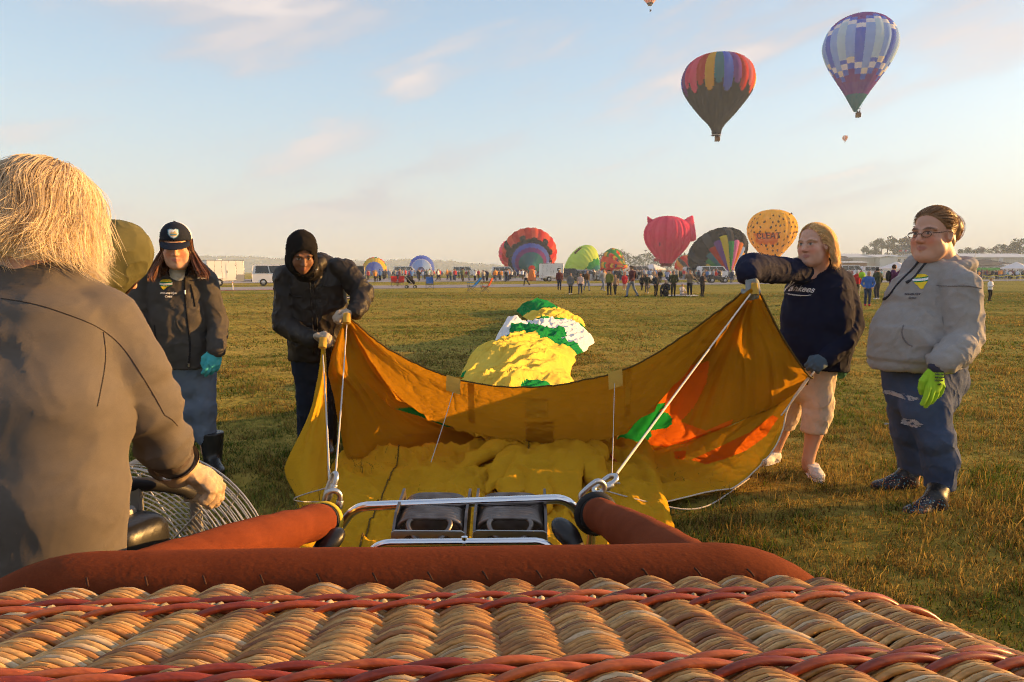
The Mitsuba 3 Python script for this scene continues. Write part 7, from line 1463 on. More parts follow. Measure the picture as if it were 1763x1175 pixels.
# ------------------------------------------------------------------ vehicles, chairs, buildings, trees
bs('white_paint', lambda p, n, uv: mix((.62, .63, .66), (.74, .75, .77), fbm(p.x * .7, p.y * .7, p.z * 1.5, 3)), .4, spec=.5); bs('dark_paint', (.025, .028, .034), .3, spec=.5); bs('tyre', (.02, .02, .02), .85); bs('alloy', (.5, .5, .52), .35, metallic=.8); bs('dark_glass', (.015, .018, .022), .12, spec=.6); bs('tread_plate', (.32, .32, .33), .4, metallic=.6); bs('red_light', (.45, .02, .02), .4); bs('grey_plastic', (.09, .09, .095), .6)
bs('blue_paint', (.03, .08, .30), .3, spec=.5); bs('silver_paint', (.42, .43, .45), .35, metallic=.3); bs('red_paint', (.40, .02, .02), .35, spec=.5)
def RM(a): a = math.radians(a); return np.array([[math.cos(a), math.sin(a), 0], [-math.sin(a), math.cos(a), 0], [0, 0, 1]])
def wheel(K, c, r, w, M): add(f'{K}__tyre', lathe([(r * .55, -w / 2), (r * .93, -w / 2), (r, -w * .3), (r, w * .3), (r * .93, w / 2), (r * .55, w / 2)], 22, c, M[1]), 'tyre', smooth=40); add(f'{K}__wheel_rim', lathe([(0, -w * .42), (r * .3, -w * .45), (r * .58, -w * .36), (r * .58, w * .36), (r * .3, w * .45), (0, w * .42)], 18, c, M[1]), 'alloy', smooth=40)
def trailer(lbl, p, ang, L, Wd, H, paint_, door=True, emblem=False):
    K = thing('cargo_trailer', lbl, 'trailer'); M = RM(ang); at = lambda a, b, c: np.asarray(p) + a * M[0] + b * M[1] + V(0, 0, c)
    add(f'{K}__body', bevbox(at(0, 0, .45 + H / 2), (L, Wd, H), .06, M), paint_, smooth=20)
    for e in (-1, 1):
        wheel(K, at(-L * .18, e * (Wd / 2 + .02), .33), .33, .2, M); add(f'{K}__mudguard', bevbox(at(-L * .18, e * (Wd / 2 + .09), .72), (.95, .2, .05), .02, M), paint_)
        add(f'{K}__stone_guard', bevbox(at(L * .36, e * (Wd / 2 + .004), .45 + H * .16), (L * .27, .02, H * .32), .004, M), 'tread_plate')
        for a in np.linspace(-L / 2 + .1, L / 2 - .1, 6): add(f'{K}__panel_joint', bevbox(at(a, e * (Wd / 2 + .004), .45 + H / 2), (.02, .012, H - .12), .002, M), 'grey_plastic' if paint_ != 'dark_paint' else 'tyre')
    if door:
        for e in (-1,):
            d = add(f'{K}__door', bevbox(at(L * .14, e * (Wd / 2 + .012), .45 + H * .47), (.85, .03, H * .84), .008, M), paint_); add(f'{d}__handle', bevbox(at(L * .14 - .33, e * (Wd / 2 + .04), .45 + H * .45), (.06, .03, .22), .005, M), 'grey_plastic'); [add(f'{d}__hinge', bevbox(at(L * .14 + .42, e * (Wd / 2 + .035), .45 + H * q), (.05, .03, .12), .005, M), 'grey_plastic') for q in (.15, .75)]
    add(f'{K}__roof_vent', bevbox(at(-.3, 0, .45 + H + .05), (.4, .4, .1), .02, M), 'white_paint'); add(f'{K}__drawbar', tube([at(L / 2, -.4, .45), at(L / 2 + 1.1, 0, .45), at(L / 2, .4, .45)], .05, 6), 'grey_plastic'); add(f'{K}__roof_trim', bevbox(at(0, 0, .45 + H - .03), (L + .03, Wd + .03, .06), .01, M), 'tread_plate')
    for e in (-1, 1): add(f'{K}__tail_light', bevbox(at(-L / 2 - .01, e * (Wd / 2 - .1), .75), (.03, .1, .18), .01, M), 'red_light')
    if emblem: add(f'{K}__emblem', cat([bevbox(at(L * .28, -(Wd / 2 + .015), 1.6), (.5, .02, .35), .05, M), bevbox(at(L * .28, -(Wd / 2 + .015), 1.36), (.26, .02, .25), .05, M)]), 'dark_paint')
    return K
trailer('white cargo trailer parked on the grass beside the white van at the left', V(-26.6, 64.5, 0), 35, 3.3, 1.9, 1.9, 'white_paint')
trailer('dark grey enclosed trailer behind the hooded man', V(-19.0, 82, 0), 12, 3.4, 1.9, 1.55, 'dark_paint', door=False)
trailer('white trailer with dark emblem in front of the big red balloon', V(5.2, 93, 0), 12, 2.9, 1.8, 1.95, 'white_paint', emblem=True)
def car(lbl, p, ang, kind='car', paint_='dark_paint', cat_='car', L=4.5, Wd=1.8, H=1.5, group=None, key='parked_car'):
    K = thing(key, lbl, cat_, group); M = RM(ang); at = lambda a, b, c: np.asarray(p) + a * M[0] + b * M[1] + V(0, 0, c)
    if kind == 'van': lo = [(-L / 2, .35), (-L / 2, .9), (-L / 2 + .05, H - .15), (-L / 2 + .3, H), (L * .22, H), (L * .36, H * .58), (L / 2 - .05, H * .5), (L / 2, .35)]; gl = [(-L / 2 + .25, H * .60), (-L / 2 + .32, H - .14), (L * .21, H - .14), (L * .32, H * .60)]
    elif kind == 'suv': lo = [(-L / 2, .35), (-L / 2, .95), (-L / 2 + .2, H - .1), (-L / 2 + .4, H), (L * .10, H), (L * .24, H * .62), (L / 2 - .08, H * .56), (L / 2, .35)]; gl = [(-L / 2 + .28, H * .62), (-L / 2 + .40, H - .12), (L * .09, H - .12), (L * .20, H * .62)]
    else: lo = [(-L / 2, .3), (-L / 2, .85), (-L * .34, H * .63), (-L * .20, H), (L * .10, H), (L * .24, H * .62), (L / 2 - .1, H * .5), (L / 2, .3)]; gl = [(-L * .29, H * .66), (-L * .19, H - .08), (L * .09, H - .08), (L * .20, H * .64)]
    m = trimesh.creation.extrude_polygon(_Poly(lo).buffer(-.06).buffer(.06), Wd, engine='earcut'); v = np.array(m.vertices); tz = np.clip((v[:, 1] - H * .6) / (H * .4), 0, 1); y = (v[:, 2] - Wd / 2) * (1 - .14 * tz); add(f'{K}__body', (np.asarray(p) + v[:, :1] * M[0] + y[:, None] * M[1] + v[:, 1:2] * V(0, 0, 1), np.array(m.faces)), paint_, smooth=30)
    for e in (-1, 1):
        x0, x1 = gl[0][0], gl[-1][0]; n = 3
        for i in range(n):                                   # separate side panes
            f0, f1 = i / n + .015, (i + 1) / n - .015; lerp = lambda f_: ((1 - f_) * gl[0][0] + f_ * gl[3][0], (1 - f_) * gl[1][0] + f_ * gl[2][0]); (b0, t0), (b1, t1) = lerp(f0), lerp(f1); zb, zt = gl[0][1], gl[1][1]
            yy = lambda z: e * (Wd / 2 * (1 - .14 * max(0, (z - H * .6) / (H * .4))) + .006); q = np.array([at(b0, yy(zb), zb), at(b1, yy(zb), zb), at(t1, yy(zt), zt), at(t0, yy(zt), zt)]); add(f'{K}__side_window', (q, np.array([[0, 1, 2], [0, 2, 3]])), 'dark_glass')
        for a in (-L * .31, L * .31): wheel(K, at(a, e * (Wd / 2 - .09), .33), .33, .22, M)
        add(f'{K}__tail_light', bevbox(at(-L / 2 - .005, e * (Wd / 2 - .2), H * .52), (.05, .22, .2), .01, M), 'red_light'); add(f'{K}__headlight', bevbox(at(L / 2 - .05, e * (Wd / 2 - .25), .68), (.12, .3, .14), .02, M), 'alloy'); add(f'{K}__mirror', bevbox(at(L * .17, e * (Wd / 2 + .09), H * .62), (.1, .18, .12), .03, M), paint_)
    zb, zt = gl[0][1], gl[1][1]; w = Wd / 2 - .16
    for sg, (b, t) in ((-1, (lo[1][0] if kind != 'car' else gl[0][0] - .12, gl[1][0] - .10)), (1, (gl[3][0] + .10, gl[2][0] + .06))): q = np.array([at(b + sg * .012, -w, zb), at(b + sg * .012, w, zb), at(t + sg * .02, w * .9, zt), at(t + sg * .02, -w * .9, zt)]); add(f'{K}__windscreen' if sg > 0 else f'{K}__rear_window', (q, np.array([[0, 1, 2], [0, 2, 3]])), 'dark_glass')
    add(f'{K}__bumper', bevbox(at(-L / 2 - .03, 0, .48), (.12, Wd - .1, .2), .03, M), 'grey_plastic'); add(f'{K}__bumper', bevbox(at(L / 2 + .0, 0, .45), (.12, Wd - .1, .22), .03, M), 'grey_plastic'); return K
car('white van parked behind the white trailer at the left', V(-21.9, 66.5, 0), 18, 'van', 'white_paint', 'van', 5.2, 2.0, 2.0, key='parked_van')
car('dark grey car with luggage rails beside the white trailer in the middle', V(8.0, 96, 0), 8, 'suv', 'dark_paint', 'car', 4.7, 1.9, 1.75)
car('silver estate car partly behind the dark grey car', V(10.8, 101, 0), 8, 'suv', 'silver_paint', 'car', 4.6, 1.85, 1.6)
for i, (u, Y, pc, nm, sh_) in enumerate(((372, 178, 'silver_paint', 'silver', 'car'), (378, 182, 'dark_paint', 'black', 'car'), (384, 176, 'blue_paint', 'blue', 'car'), (390, 181, 'white_paint', 'white', 'car'), (366, 185, 'blue_paint', 'dark blue', 'car'), (1660, 150, 'dark_paint', 'black', 'suv'))):
    car(f'{nm} car in the row of cars beyond the taxiway, at the left' if i < 5 else 'black pickup-like car in front of the green banner on the right', V((u - CU) / FPX * Y, Y, 0), 70 if i < 5 else 5, sh_, pc, H=1.5 if i < 5 else 1.8, group='cars parked beyond the taxiway' if i < 5 else None)
for i, (u, Y, H, L, lb) in enumerate(((391, 195, 3.0, 7.5, 'white motorhome behind the parked cars at the left'), (1102, 190, 2.9, 7, 'white motorhome behind the crowd left of the pink balloon'), (1196, 160, 2.4, 5.5, 'white van behind the crowd right of the pink balloon'), (1228, 128, 2.3, 6, 'white box van under the dark balloon'), (1463, 170, 2.8, 6.5, 'white motorhome between the two women on the right'), (1500, 175, 2.6, 6, 'pale van behind the man in dark green'), (868, 170, 2.5, 6, 'white van behind the crowd left of the big red balloon'), (700, 200, 2.8, 7, 'white motorhome behind the crowd beside the blue balloon'), (800, 210, 2.8, 7, 'white motorhome far behind the crowd in the middle'))): car(lb, V((u - CU) / FPX * Y, Y, 0), 6, 'van', 'white_paint', 'van', L, 2.2, H, key='parked_van')
# four-wheeled buggy with a driver in red
p = V((1234 - CU) / FPX * 82, 82, 0); K = thing('buggy', 'small black open buggy with fat tyres on the taxiway', 'buggy'); M = RM(0)
for a in (-.75, .75):
    for e in (-1, 1): wheel(K, p + V(a, e * .45, .30), .30, .24, M)
add(f'{K}__body', bevbox(p + V(0, 0, .52), (1.7, .7, .28), .08), 'dark_paint', smooth=20); add(f'{K}__seat', bevbox(p + V(-.15, 0, .74), (.7, .5, .18), .06), 'grey_plastic'); add(f'{K}__handlebar', tube([p + V(.45, 0, .6), p + V(.35, 0, 1.0), p + V(.32, -.3, 1.04)], .03, 6), 'grey_plastic'); add(f'{K}__cargo_box', bevbox(p + V(-.85, 0, .80), (.5, .6, .35), .03), 'dark_paint')
v, f, reg = fig('sit', .05, 0); K = thing('person', 'driver in red jacket sitting on the black buggy', 'person'); add(f'{K}__body', (v @ RM(-90) * .95 + p + V(-.2, 0, .62), f), 'painted_cloth', smooth=True, color=paint(reg, SK, (.5, .04, .03), BLK, BLK, (.3, .05, .03)))
# folding chairs
def chair(lbl, u, vf, bname, ang, recline=.25):
    p = GP(u, vf); K = thing('folding_chair', lbl, 'chair'); M = RM(ang); at = lambda a, b, c: p + a * M[0] + b * M[1] + V(0, 0, c); w = .28
    g = np.array([[at(x, .20 - .42 * t, .42 - .05 * math.sin(t * 3.1) - .03 * (1 - abs(x / w))) for x in np.linspace(-w, w, 7)] for t in np.linspace(0, 1, 6)]); add(f'{K}__seat', cat([gridmesh(g), gridmesh(g[::-1] - V(0, 0, .015))]), bname, smooth=True)
    g = np.array([[at(x, -.22 - recline * t - .03 * math.sin(t * 3), .42 + .50 * t) for x in np.linspace(-w, w, 7)] for t in np.linspace(0, 1, 7)]); add(f'{K}__backrest', cat([gridmesh(g), gridmesh(g[::-1] - M[1] * .015)]), bname, smooth=True)
    for e in (-1, 1):
        add(f'{K}__leg', tube([at(e * w, .22, .02), at(e * w, -.24, .44), at(e * w, -.24 - recline, .94)], .014, 6), 'grey_plastic'); add(f'{K}__leg', tube([at(e * w, -.30, .02), at(e * w, .22, .44)], .014, 6), 'grey_plastic'); add(f'{K}__cross_leg', tube([at(-w * e, .22, .02), at(w * e, .22, .42)], .012, 6), 'grey_plastic'); add(f'{K}__armrest', bevbox(at(e * w, -.02, .62), (.06, .48, .03), .01, M), bname); add(f'{K}__arm_post', tube([at(e * w, .2, .42), at(e * w, .2, .62)], .012, 6), 'grey_plastic')
cloth('chair_red', (.45, .02, .02), (.55, .03, .03)); cloth('chair_blue', (.03, .10, .32), (.05, .15, .42)); cloth('chair_aqua', (.04, .22, .45), (.06, .30, .55)); cloth('chair_rust', (.28, .05, .02), (.36, .07, .03))
chair('red folding chair on the taxiway edge, left of the pair of red chairs', 680, 494, 'chair_red', 200); chair('red folding chair on the taxiway edge, right of the pair of red chairs', 689, 494, 'chair_red', 170); chair('dark blue folding chair on the taxiway edge', 740, 498, 'chair_blue', 190); chair('bright aqua blue reclining chair on the grass', 812, 503, 'chair_aqua', 110, .42); chair('rust red folding chair beside the aqua one', 835, 504, 'chair_rust', 80)
# pushchairs: frame, seat, hood, wheels
for u, vf, lb in ((707, 497, 'dark pushchair standing between the red and blue chairs'), (1122, 497, 'white and black pushchair beside the walking children'), (1197, 489, 'dark pushchair beside the woman raising a camera')):
    p = GP(u, vf); K = thing('pushchair', lb, 'pushchair')
    for a, b in ((-.3, -.25), (-.3, .25), (.35, -.2), (.35, .2)): wheel(K, p + V(a, b, .13), .13, .05, RM(0))
    add(f'{K}__frame', tube([p + V(.35, -.2, .15), p + V(-.25, -.25, .85), p + V(-.42, -.25, 1.0), p + V(-.42, .25, 1.0), p + V(-.25, .25, .85), p + V(.35, .2, .15)], .02, 6), 'galvanised_pole'); add(f'{K}__frame', tube([p + V(-.3, -.25, .15), p + V(.1, -.22, .5), p + V(.1, .22, .5), p + V(-.3, .25, .15)], .02, 6), 'galvanised_pole')
    g = Grid(p + V(-.5, -.4, .2), p + V(.6, .4, 1.2), .04); g.cap(p + V(.2, 0, .48), p + V(-.12, 0, .62), .17, .19); v, f = g.mesh(); add(f'{K}__seat', (v, f), 'black_knit', smooth=True)
    g = Grid(p + V(-.6, -.5, .4), p + V(.5, .5, 1.4), .04); g.ell(p + V(-.12, 0, .82), V(.24, .22, .22)); g.ell(p + V(.08, 0, .74), V(.22, .18, .2), None, .01, sub=True); v, f = g.mesh(); add(f'{K}__hood', (v, f), 'cap_navy' if 'white' not in lb else 'white_shirt', smooth=True)
bs('orange_plastic', (.70, .18, .03), .5); p = GP(915, 484); K = thing('fabric_bag', 'orange balloon fabric bag standing open beside the white trailer', 'bag'); g = Grid(p + V(-1.2, -1, -.1), p + V(1.2, 1, 1.8), .07); g.sect(p + V(0, 0, .2), .6, .45, p + V(.1, 0, 1.35), .35, .3, V(1, 0, 0), V(0, 1, 0)); v, f = g.mesh(); v = folds(v, f, .06, (2.5, 2.5, .8), 3); add(f'{K}__cloth', (v, f), 'orange_plastic', smooth=True)
p = GP(401, 500); K = thing('marker_stake', 'thin white marker stake at the grass edge by the white trailer', 'stake'); add(f'{K}__pole', tube([p, p + V(0, 0, .62)], .03, 8), 'white_paint'); add(f'{K}__reflector', tube([p + V(0, 0, .50), p + V(0, 0, .58)], .034, 8), 'orange_plastic')
# barrier tape on stakes at the far right
K = thing('barrier_tape', 'yellow barrier tape strung on stakes at the far right', 'barrier'); bs('tape_yellow', (.7, .6, .05), .5); sp_ = [P(u, 484.5, 92) for u in (1690, 1712, 1734, 1756, 1778, 1800)]
for q in sp_: add(f'{K}__stake', tube([V(q[0], q[1], 0), V(q[0], q[1], .95)], .025, 6), 'galvanised_pole')
for a, b in zip(sp_[:-1], sp_[1:]):
    t = np.linspace(0, 1, 8); z = .82 - .16 * np.sin(t * np.pi); l = np.stack([a[0] + (b[0] - a[0]) * t, a[1] + (b[1] - a[1]) * t, z], 1); add(f'{K}__tape', gridmesh(np.stack([l, l + V(0, 0, .09)], 1)), 'tape_yellow')
# ------------------------------------------------------------------ buildings on the right
bs('metal_cladding', lambda p, n, uv: mix((.46, .43, .37), (.54, .51, .44), noise(p.x * .3, p.y * .3, p.z * .1)) * (.93 + .07 * dr.select(dr.sin(p.x * 6) > 0, 1.0, 0.0)), .55); bs('roof_light', (.50, .50, .50), .5); bs('roof_dark', lambda p, n, uv: mix((.07, .06, .055), (.11, .095, .085), fbm(p.x, p.y, p.z * 3, 3)), .8); bs('brick_tan', (.30, .19, .13), .85); bs('wall_white', (.62, .61, .58), .8); bs('wall_grey', (.36, .35, .33), .8); bs('hangar_door', (.30, .31, .32), .5); bs('window_dark', (.03, .04, .05), .2, spec=.6); bs('banner_green', (.10, .38, .06), .6)
def gable(K, x0, x1, y0, y1, h, rise, wall, roof, ridge='x'):
    v = np.array([(x0, y0, 0), (x1, y0, 0), (x1, y1, 0), (x0, y1, 0), (x0, y0, h), (x1, y0, h), (x1, y1, h), (x0, y1, h)] + ([(x0, (y0 + y1) / 2, h + rise), (x1, (y0 + y1) / 2, h + rise)] if ridge == 'x' else [((x0 + x1) / 2, y0, h + rise), ((x0 + x1) / 2, y1, h + rise)]), float)
    f = [(0, 1, 5), (0, 5, 4), (1, 2, 6), (1, 6, 5), (2, 3, 7), (2, 7, 6), (3, 0, 4), (3, 4, 7)] + ([(0 + 4, 7, 8), (5, 9, 6)] if ridge == 'x' else [(4, 5, 8), (6, 7, 9)]); add(f'{K}__wall', (v, np.array(f)), wall)
    o = .5; t = .18
    if ridge == 'x': q = [np.array([(x0 - o, y, z), (x1 + o, y, z), (x1 + o, (y0 + y1) / 2, h + rise + .12), (x0 - o, (y0 + y1) / 2, h + rise + .12)]) for y, z in ((y0 - o, h - .05), (y1 + o, h - .05))]
    else: q = [np.array([(x, y0 - o, z), (x, y1 + o, z), ((x0 + x1) / 2, y1 + o, h + rise + .12), ((x0 + x1) / 2, y0 - o, h + rise + .12)]) for x, z in ((x0 - o, h - .05), (x1 + o, h - .05))]
    for s in q: add(f'{K}__roof', cat([(s, np.array([[0, 1, 2, 3]])), (s + V(0, 0, t), np.array([[0, 1, 2, 3]])), (np.vstack([s, s + V(0, 0, t)]), np.array([[0, 1, 5, 4], [1, 2, 6, 5], [2, 3, 7, 6], [3, 0, 4, 7]]))]), roof)
def win(K, x0, x1, z0, z1, y, name='window', b='window_dark'):
    w = add(f'{K}__{name}', bevbox(((x0 + x1) / 2, y - .04, (z0 + z1) / 2), (x1 - x0, .08, z1 - z0), .01), b)
    if name == 'window': add(f'{w}__frame', cat([box(((x0 + x1) / 2, y - .09, z), (x1 - x0 + .16, .1, .1)) for z in (z0, z1)] + [box((x, y - .09, (z0 + z1) / 2), (.1, .1, z1 - z0 - .1)) for x in (x0, (x0 + x1) / 2, x1)]), 'wall_white')
XU = lambda u, Y: (u - CU) / FPX * Y; ZV = lambda v, Y: CAMZ + (468.0 - v) / FPX * Y
Y = 330; K = thing('hangar', 'long beige metal hangar behind the red jacket, nearest the blonde hair', 'hangar'); gable(K, XU(1418, Y), XU(1508, Y), Y, Y + 40, ZV(444, Y), 2.0, 'metal_cladding', 'roof_light'); win(K, XU(1500, Y), XU(1505, Y), .2, 3, Y, 'door', 'hangar_door')
Y = 326; K = thing('hangar', 'second beige hangar with a grey sliding door', 'hangar'); gable(K, XU(1509, Y), XU(1560, Y), Y, Y + 30, ZV(444, Y), 1.4, 'metal_cladding', 'roof_light'); win(K, XU(1509, Y) + .5, XU(1525, Y), .2, ZV(447, Y), Y, 'door', 'hangar_door'); win(K, XU(1527, Y), XU(1532, Y), 2, 3.0, Y)
Y = 300; K = thing('terminal_building', 'white two-storey airfield building with flags on its roof terrace', 'building'); gable(K, XU(1540, Y), XU(1600, Y), Y, Y + 14, ZV(443, Y), .4, 'wall_white', 'roof_light'); [win(K, XU(u, Y), XU(u + w, Y), ZV(452, Y), ZV(446, Y), Y) for u, w in ((1541, 5), (1551, 10), (1571, 6))]
add(f'{K}__tower_cab', bevbox((XU(1580, Y), Y + 6, ZV(430, Y)), (7, 6, 3.2), .3), 'window_dark'); add(f'{K}__tower_roof', bevbox((XU(1580, Y), Y + 6, ZV(423, Y)), (8, 7, .5), .1), 'roof_dark'); add(f'{K}__tower_shaft', bevbox((XU(1580, Y), Y + 6, ZV(438, Y)), (5, 5, 2.6), .1), 'wall_white')
for i in range(8): u = 1549 + i * 3.2; x = XU(u, Y); z = ZV(443, Y); add(f'{K}__flag_pole', tube([V(x, Y + 3, z), V(x, Y + 3, z + 3.2)], .05, 5), 'galvanised_pole'); add(f'{K}__flag', gridmesh(np.array([[V(x + .1 + a, Y + 3 + .2 * math.sin(a * 4 + i), z + 3.1 - b) for a in np.linspace(0, 1.1, 5)] for b in (0, .7)])), ('red_paint', 'wall_white', 'blue_paint')[i % 3])
Y = 250; K = thing('brick_shed', 'low tan brick shed in front of the long hangar', 'shed'); gable(K, XU(1450, Y), XU(1489, Y), Y, Y + 9, ZV(453, Y), .3, 'brick_tan', 'roof_light'); K = thing('shed', 'dark roofed shed behind the blonde hair', 'shed'); gable(K, XU(1425, 280), XU(1462, 280), 280, 292, ZV(449, 280), 1.6, 'wall_grey', 'roof_dark')
Y = 310; K = thing('hangar', 'wide pale hangar at the far right under the trees', 'hangar'); gable(K, XU(1660, Y), XU(1800, Y), Y, Y + 44, ZV(444, Y), 2.0, 'metal_cladding', 'roof_light'); win(K, XU(1664, Y), XU(1700, Y), .2, ZV(445, Y), Y, 'door', 'hangar_door')
Y = 230; K = thing('clubhouse', 'long building with dark hipped roof at the far right', 'building'); x0, x1 = XU(1674, Y), XU(1752, Y); h = ZV(457, Y); add(f'{K}__wall', bevbox(((x0 + x1) / 2, Y + 7, h / 2), (x1 - x0 - 1, 12, h), .05), 'wall_grey')
rf = np.array([(x0 - .6, Y, h), (x1 + .6, Y, h), (x1 + .6, Y + 14, h), (x0 - .6, Y + 14, h), (x0 + 7, Y + 7, ZV(446, Y)), (x1 - 7, Y + 7, ZV(446, Y))]); add(f'{K}__roof', (rf, np.array([(0, 1, 5), (0, 5, 4), (1, 2, 5), (2, 3, 4), (2, 4, 5), (3, 0, 4)])), 'roof_dark'); [win(K, XU(u, Y), XU(u + 7, Y), .8, h - .5, Y + 1.0) for u in (1679, 1689, 1699, 1709, 1719, 1731, 1741)]; add(f'{K}__chimney', bevbox((XU(1736, Y), Y + 5, ZV(449, Y)), (.9, .9, 1.6), .05), 'wall_white')
Y = 215; K = thing('white_annexe', 'small white annexe with two windows at the right edge', 'building'); gable(K, XU(1742, Y), XU(1790, Y), Y, Y + 9, ZV(462, Y), .9, 'wall_white', 'roof_light'); [win(K, XU(u, Y), XU(u + 4, Y), 1.0, 2.0, Y) for u in (1752, 1760)]
Y = 190; K = thing('banner', 'bright green banner along the fence in front of the dark roofed building', 'banner'); add(f'{K}__cloth', bevbox((XU(1698, Y), Y, ZV(465, Y)), (XU(1718, Y) - XU(1678, Y), .1, 1.15), .02), 'banner_green'); [add(f'{K}__post', tube([V(XU(u, Y), Y + .1, 0), V(XU(u, Y), Y + .1, 2.6)], .06, 6), 'galvanised_pole') for u in (1678, 1698, 1718)]
for u, Y, w, lb in ((1540, 170, 9, 'white marquee behind the woman in purple'), (1122, 210, 8, 'white marquee left of the pink balloon'), (1745, 172, 8, 'white marquee behind the crowd at the far right')):
    K = thing('marquee', lb, 'tent'); x = XU(u, Y); add(f'{K}__roof', lathe([(w * .5, 2.2), (w * .25, 2.9), (.05, 3.7)], 4, (x, Y, 0)), 'white_fabric'); add(f'{K}__valance', lathe([(w * .5, 1.9), (w * .5, 2.2)], 4, (x, Y, 0)), 'white_fabric'); [add(f'{K}__pole', tube([V(x + a, Y + b, 0), V(x + a, Y + b, 2.2)], .05, 5), 'galvanised_pole') for a, b in ((w * .49, 0), (-w * .49, 0), (0, w * .49), (0, -w * .49))]
for u, v0, lb in ((1673, 443, 'tall pole in front of the far right hangar'), (1110, 444, 'slim mast left of the pink balloon')): Y = 220; K = thing('mast', lb, 'mast'); x = XU(u, Y); add(f'{K}__pole', tube([V(x, Y, 0), V(x, Y, ZV(v0 - 12, Y))], [.10, .05], 6), 'galvanised_pole'); add(f'{K}__lamp', bevbox((x, Y, ZV(v0 - 12, Y)), (.9, .3, .25), .05), 'wall_grey')
K = thing('flag', 'red flag banner on a pole left of the pink balloon', 'flag'); x = XU(1124, 150); add(f'{K}__pole', tube([V(x, 150, 0), V(x, 150, 4.2)], .05, 6), 'galvanised_pole'); add(f'{K}__cloth', gridmesh(np.array([[V(x + a, 150 + .15 * math.sin(a * 4), 4.15 - b - .1 * a) for a in np.linspace(0, 1.2, 6)] for b in np.linspace(0, .6, 3)])), 'red_paint', smooth=True)
# ------------------------------------------------------------------ trees
for nm, c1_, c2_ in (('leaf_olive', (.060, .062, .022), (.11, .095, .035)), ('leaf_green', (.035, .052, .020), (.075, .085, .030)), ('leaf_russet', (.11, .055, .025), (.16, .075, .03)), ('leaf_gold', (.12, .095, .035), (.18, .13, .05))): bs(nm, (lambda a, b: lambda p, n, uv: mix(a, b, noise(p.x * 2, p.y * 2, p.z * 2)))(c1_, c2_), .9, spec=.05)
bs('bark', (.055, .045, .038), .95)
def tree(x, y, h, w, leaf, lbl, seed, n=1500, group=None, gappy=.35):
    r = np.random.default_rng(seed); K = thing('tree', lbl, 'tree', group); tr = h * .34; top = V(x, y, h * .8); m = [tube(spline([V(x, y, 0), V(x + r.normal(0, .2), y, h * .35), top], 8), np.linspace(.028, .008, 8) * h, 7)]; cl = []
    for i in range(11):
        a, z = r.uniform(0, 6.28), h * r.uniform(.32, .92); rad = w / 2 * r.uniform(.25, .85) * math.sin(np.clip((z / h - .18) / .85, 0.05, 1) * np.pi) ** .6; c = V(x + rad * math.cos(a), y + rad * math.sin(a), z); cl.append((c, w * r.uniform(.16, .26))); m.append(tube(spline([V(x, y, z - rad * .8 if z - rad * .8 > h * .2 else h * .2), (V(x, y, z) + c) / 2 + V(0, 0, -.1 * rad), c], 6), np.linspace(.010, .003, 6) * h, 5))
    cl.append((V(x, y, h * .86), w * .18)); add(f'{K}__trunk', cat(m), 'bark', smooth=True); k = r.integers(0, len(cl), n); C = np.array([c for c, _ in cl])[k]; S = np.array([s for _, s in cl])[k]; d = r.normal(size=(n, 3)); d /= np.linalg.norm(d, axis=1, keepdims=True); rr = S * r.uniform(.25, 1, n) ** .5; p = C + d * rr[:, None] * V(1, 1, .8); ls = h * .018 * r.uniform(.6, 1.5, n)
    u = r.normal(size=(n, 3)); u /= np.linalg.norm(u, axis=1, keepdims=True); q = np.cross(u, r.normal(size=(n, 3))); q /= np.linalg.norm(q, axis=1, keepdims=True); vs = np.stack([p - u * ls[:, None], p + q * ls[:, None] * .7, p + u * ls[:, None], p - q * ls[:, None] * .7], 1).reshape(-1, 3); o = np.arange(n)[:, None] * 4; add(f'{K}__crown', (vs, np.vstack([o + [0, 1, 2], o + [0, 2, 3]])), leaf)
OR_ = ['first', 'second', 'third', 'fourth', 'fifth', 'sixth', 'seventh', 'eighth', 'ninth', 'tenth', 'eleventh', 'twelfth', 'thirteenth']
TL = [(1487, 424, 'leaf_green', 10), (1500, 416, 'leaf_olive', 11), (1512, 411, 'leaf_olive', 12), (1523, 410, 'leaf_gold', 11), (1534, 408, 'leaf_olive', 12), (1546, 407, 'leaf_gold', 12), (1558, 409, 'leaf_russet', 11), (1572, 414, 'leaf_olive', 10)]
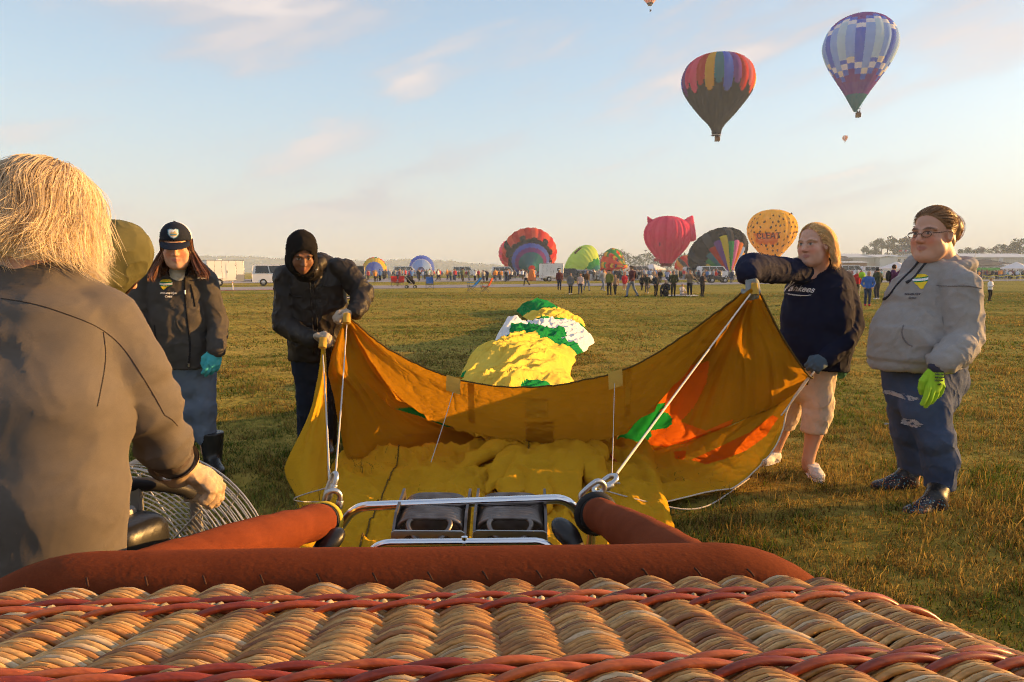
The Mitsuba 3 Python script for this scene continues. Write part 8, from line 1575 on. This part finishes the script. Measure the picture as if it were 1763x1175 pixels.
for i, (u, v0, lf, w) in enumerate(TL): Y = 420 + 9 * (i % 3); tree(XU(u, Y), Y, ZV(v0 - 1, Y), w * .85, lf, f'{OR_[i]} {lf[5:]} tree from the left behind the hangars between the two women', 200 + i, 1300, 'autumn trees behind the hangars')
TR = [(1648, 428, 'leaf_green', 10), (1662, 425, 'leaf_olive', 10), (1672, 430, 'leaf_green', 9), (1686, 426, 'leaf_russet', 11), (1698, 428, 'leaf_green', 10), (1708, 424, 'leaf_russet', 11), (1719, 421, 'leaf_green', 9), (1729, 426, 'leaf_russet', 10), (1738, 418, 'leaf_olive', 11), (1748, 412, 'leaf_green', 13), (1760, 410, 'leaf_green', 14), (1772, 408, 'leaf_green', 14), (1790, 408, 'leaf_green', 14)]
for i, (u, v0, lf, w) in enumerate(TR): Y = 395 + 8 * (i % 4); tree(XU(u, Y), Y, ZV(v0 - 1, Y), w * .9, lf, f'{OR_[i]} tree from the left, {lf[5:]}, in the wood above the far right hangar', 300 + i, 1300, 'trees above the far right hangar')
def wood(name, u0, u1, Y, h, lbl, seed, n=2600):
    r = np.random.default_rng(seed); x = r.uniform(XU(u0, Y), XU(u1, Y), n); y = Y + r.uniform(-12, 25, n); hh = h * (.55 + .6 * meshkit.fbm(np.stack([x / 9, 0 * x, 0 * x], 1), 3, seed)); e = np.clip(np.minimum(x - XU(u0, Y), XU(u1, Y) - x) / 25, .15, 1); z = hh * e * r.uniform(0, 1, n) ** .6; p = np.stack([x, y, z], 1); u = r.normal(size=(n, 3)); u /= np.linalg.norm(u, axis=1, keepdims=True); q = np.cross(u, V(0, 0, 1.0)); ls = r.uniform(.6, 1.6, n)[:, None]
    vs = np.stack([p - u * ls, p + q * ls * .8, p + u * ls, p - q * ls * .8], 1).reshape(-1, 3); o = np.arange(n)[:, None] * 4; lab(add(name, (vs, np.vstack([o + [0, 1, 2], o + [0, 2, 3]])), 'leaf_green'), lbl, 'wood', kind='stuff')
wood('far_wood', 985, 1300, 520, 17, 'misty far-off wood behind the pink and dark balloons', 5, 5200); wood('far_wood', 330, 400, 600, 10, 'misty far-off wood beyond the parked cars', 6, 900); wood('far_wood', 1560, 1700, 480, 12, 'misty wood behind the woman in grey', 7, 2200)
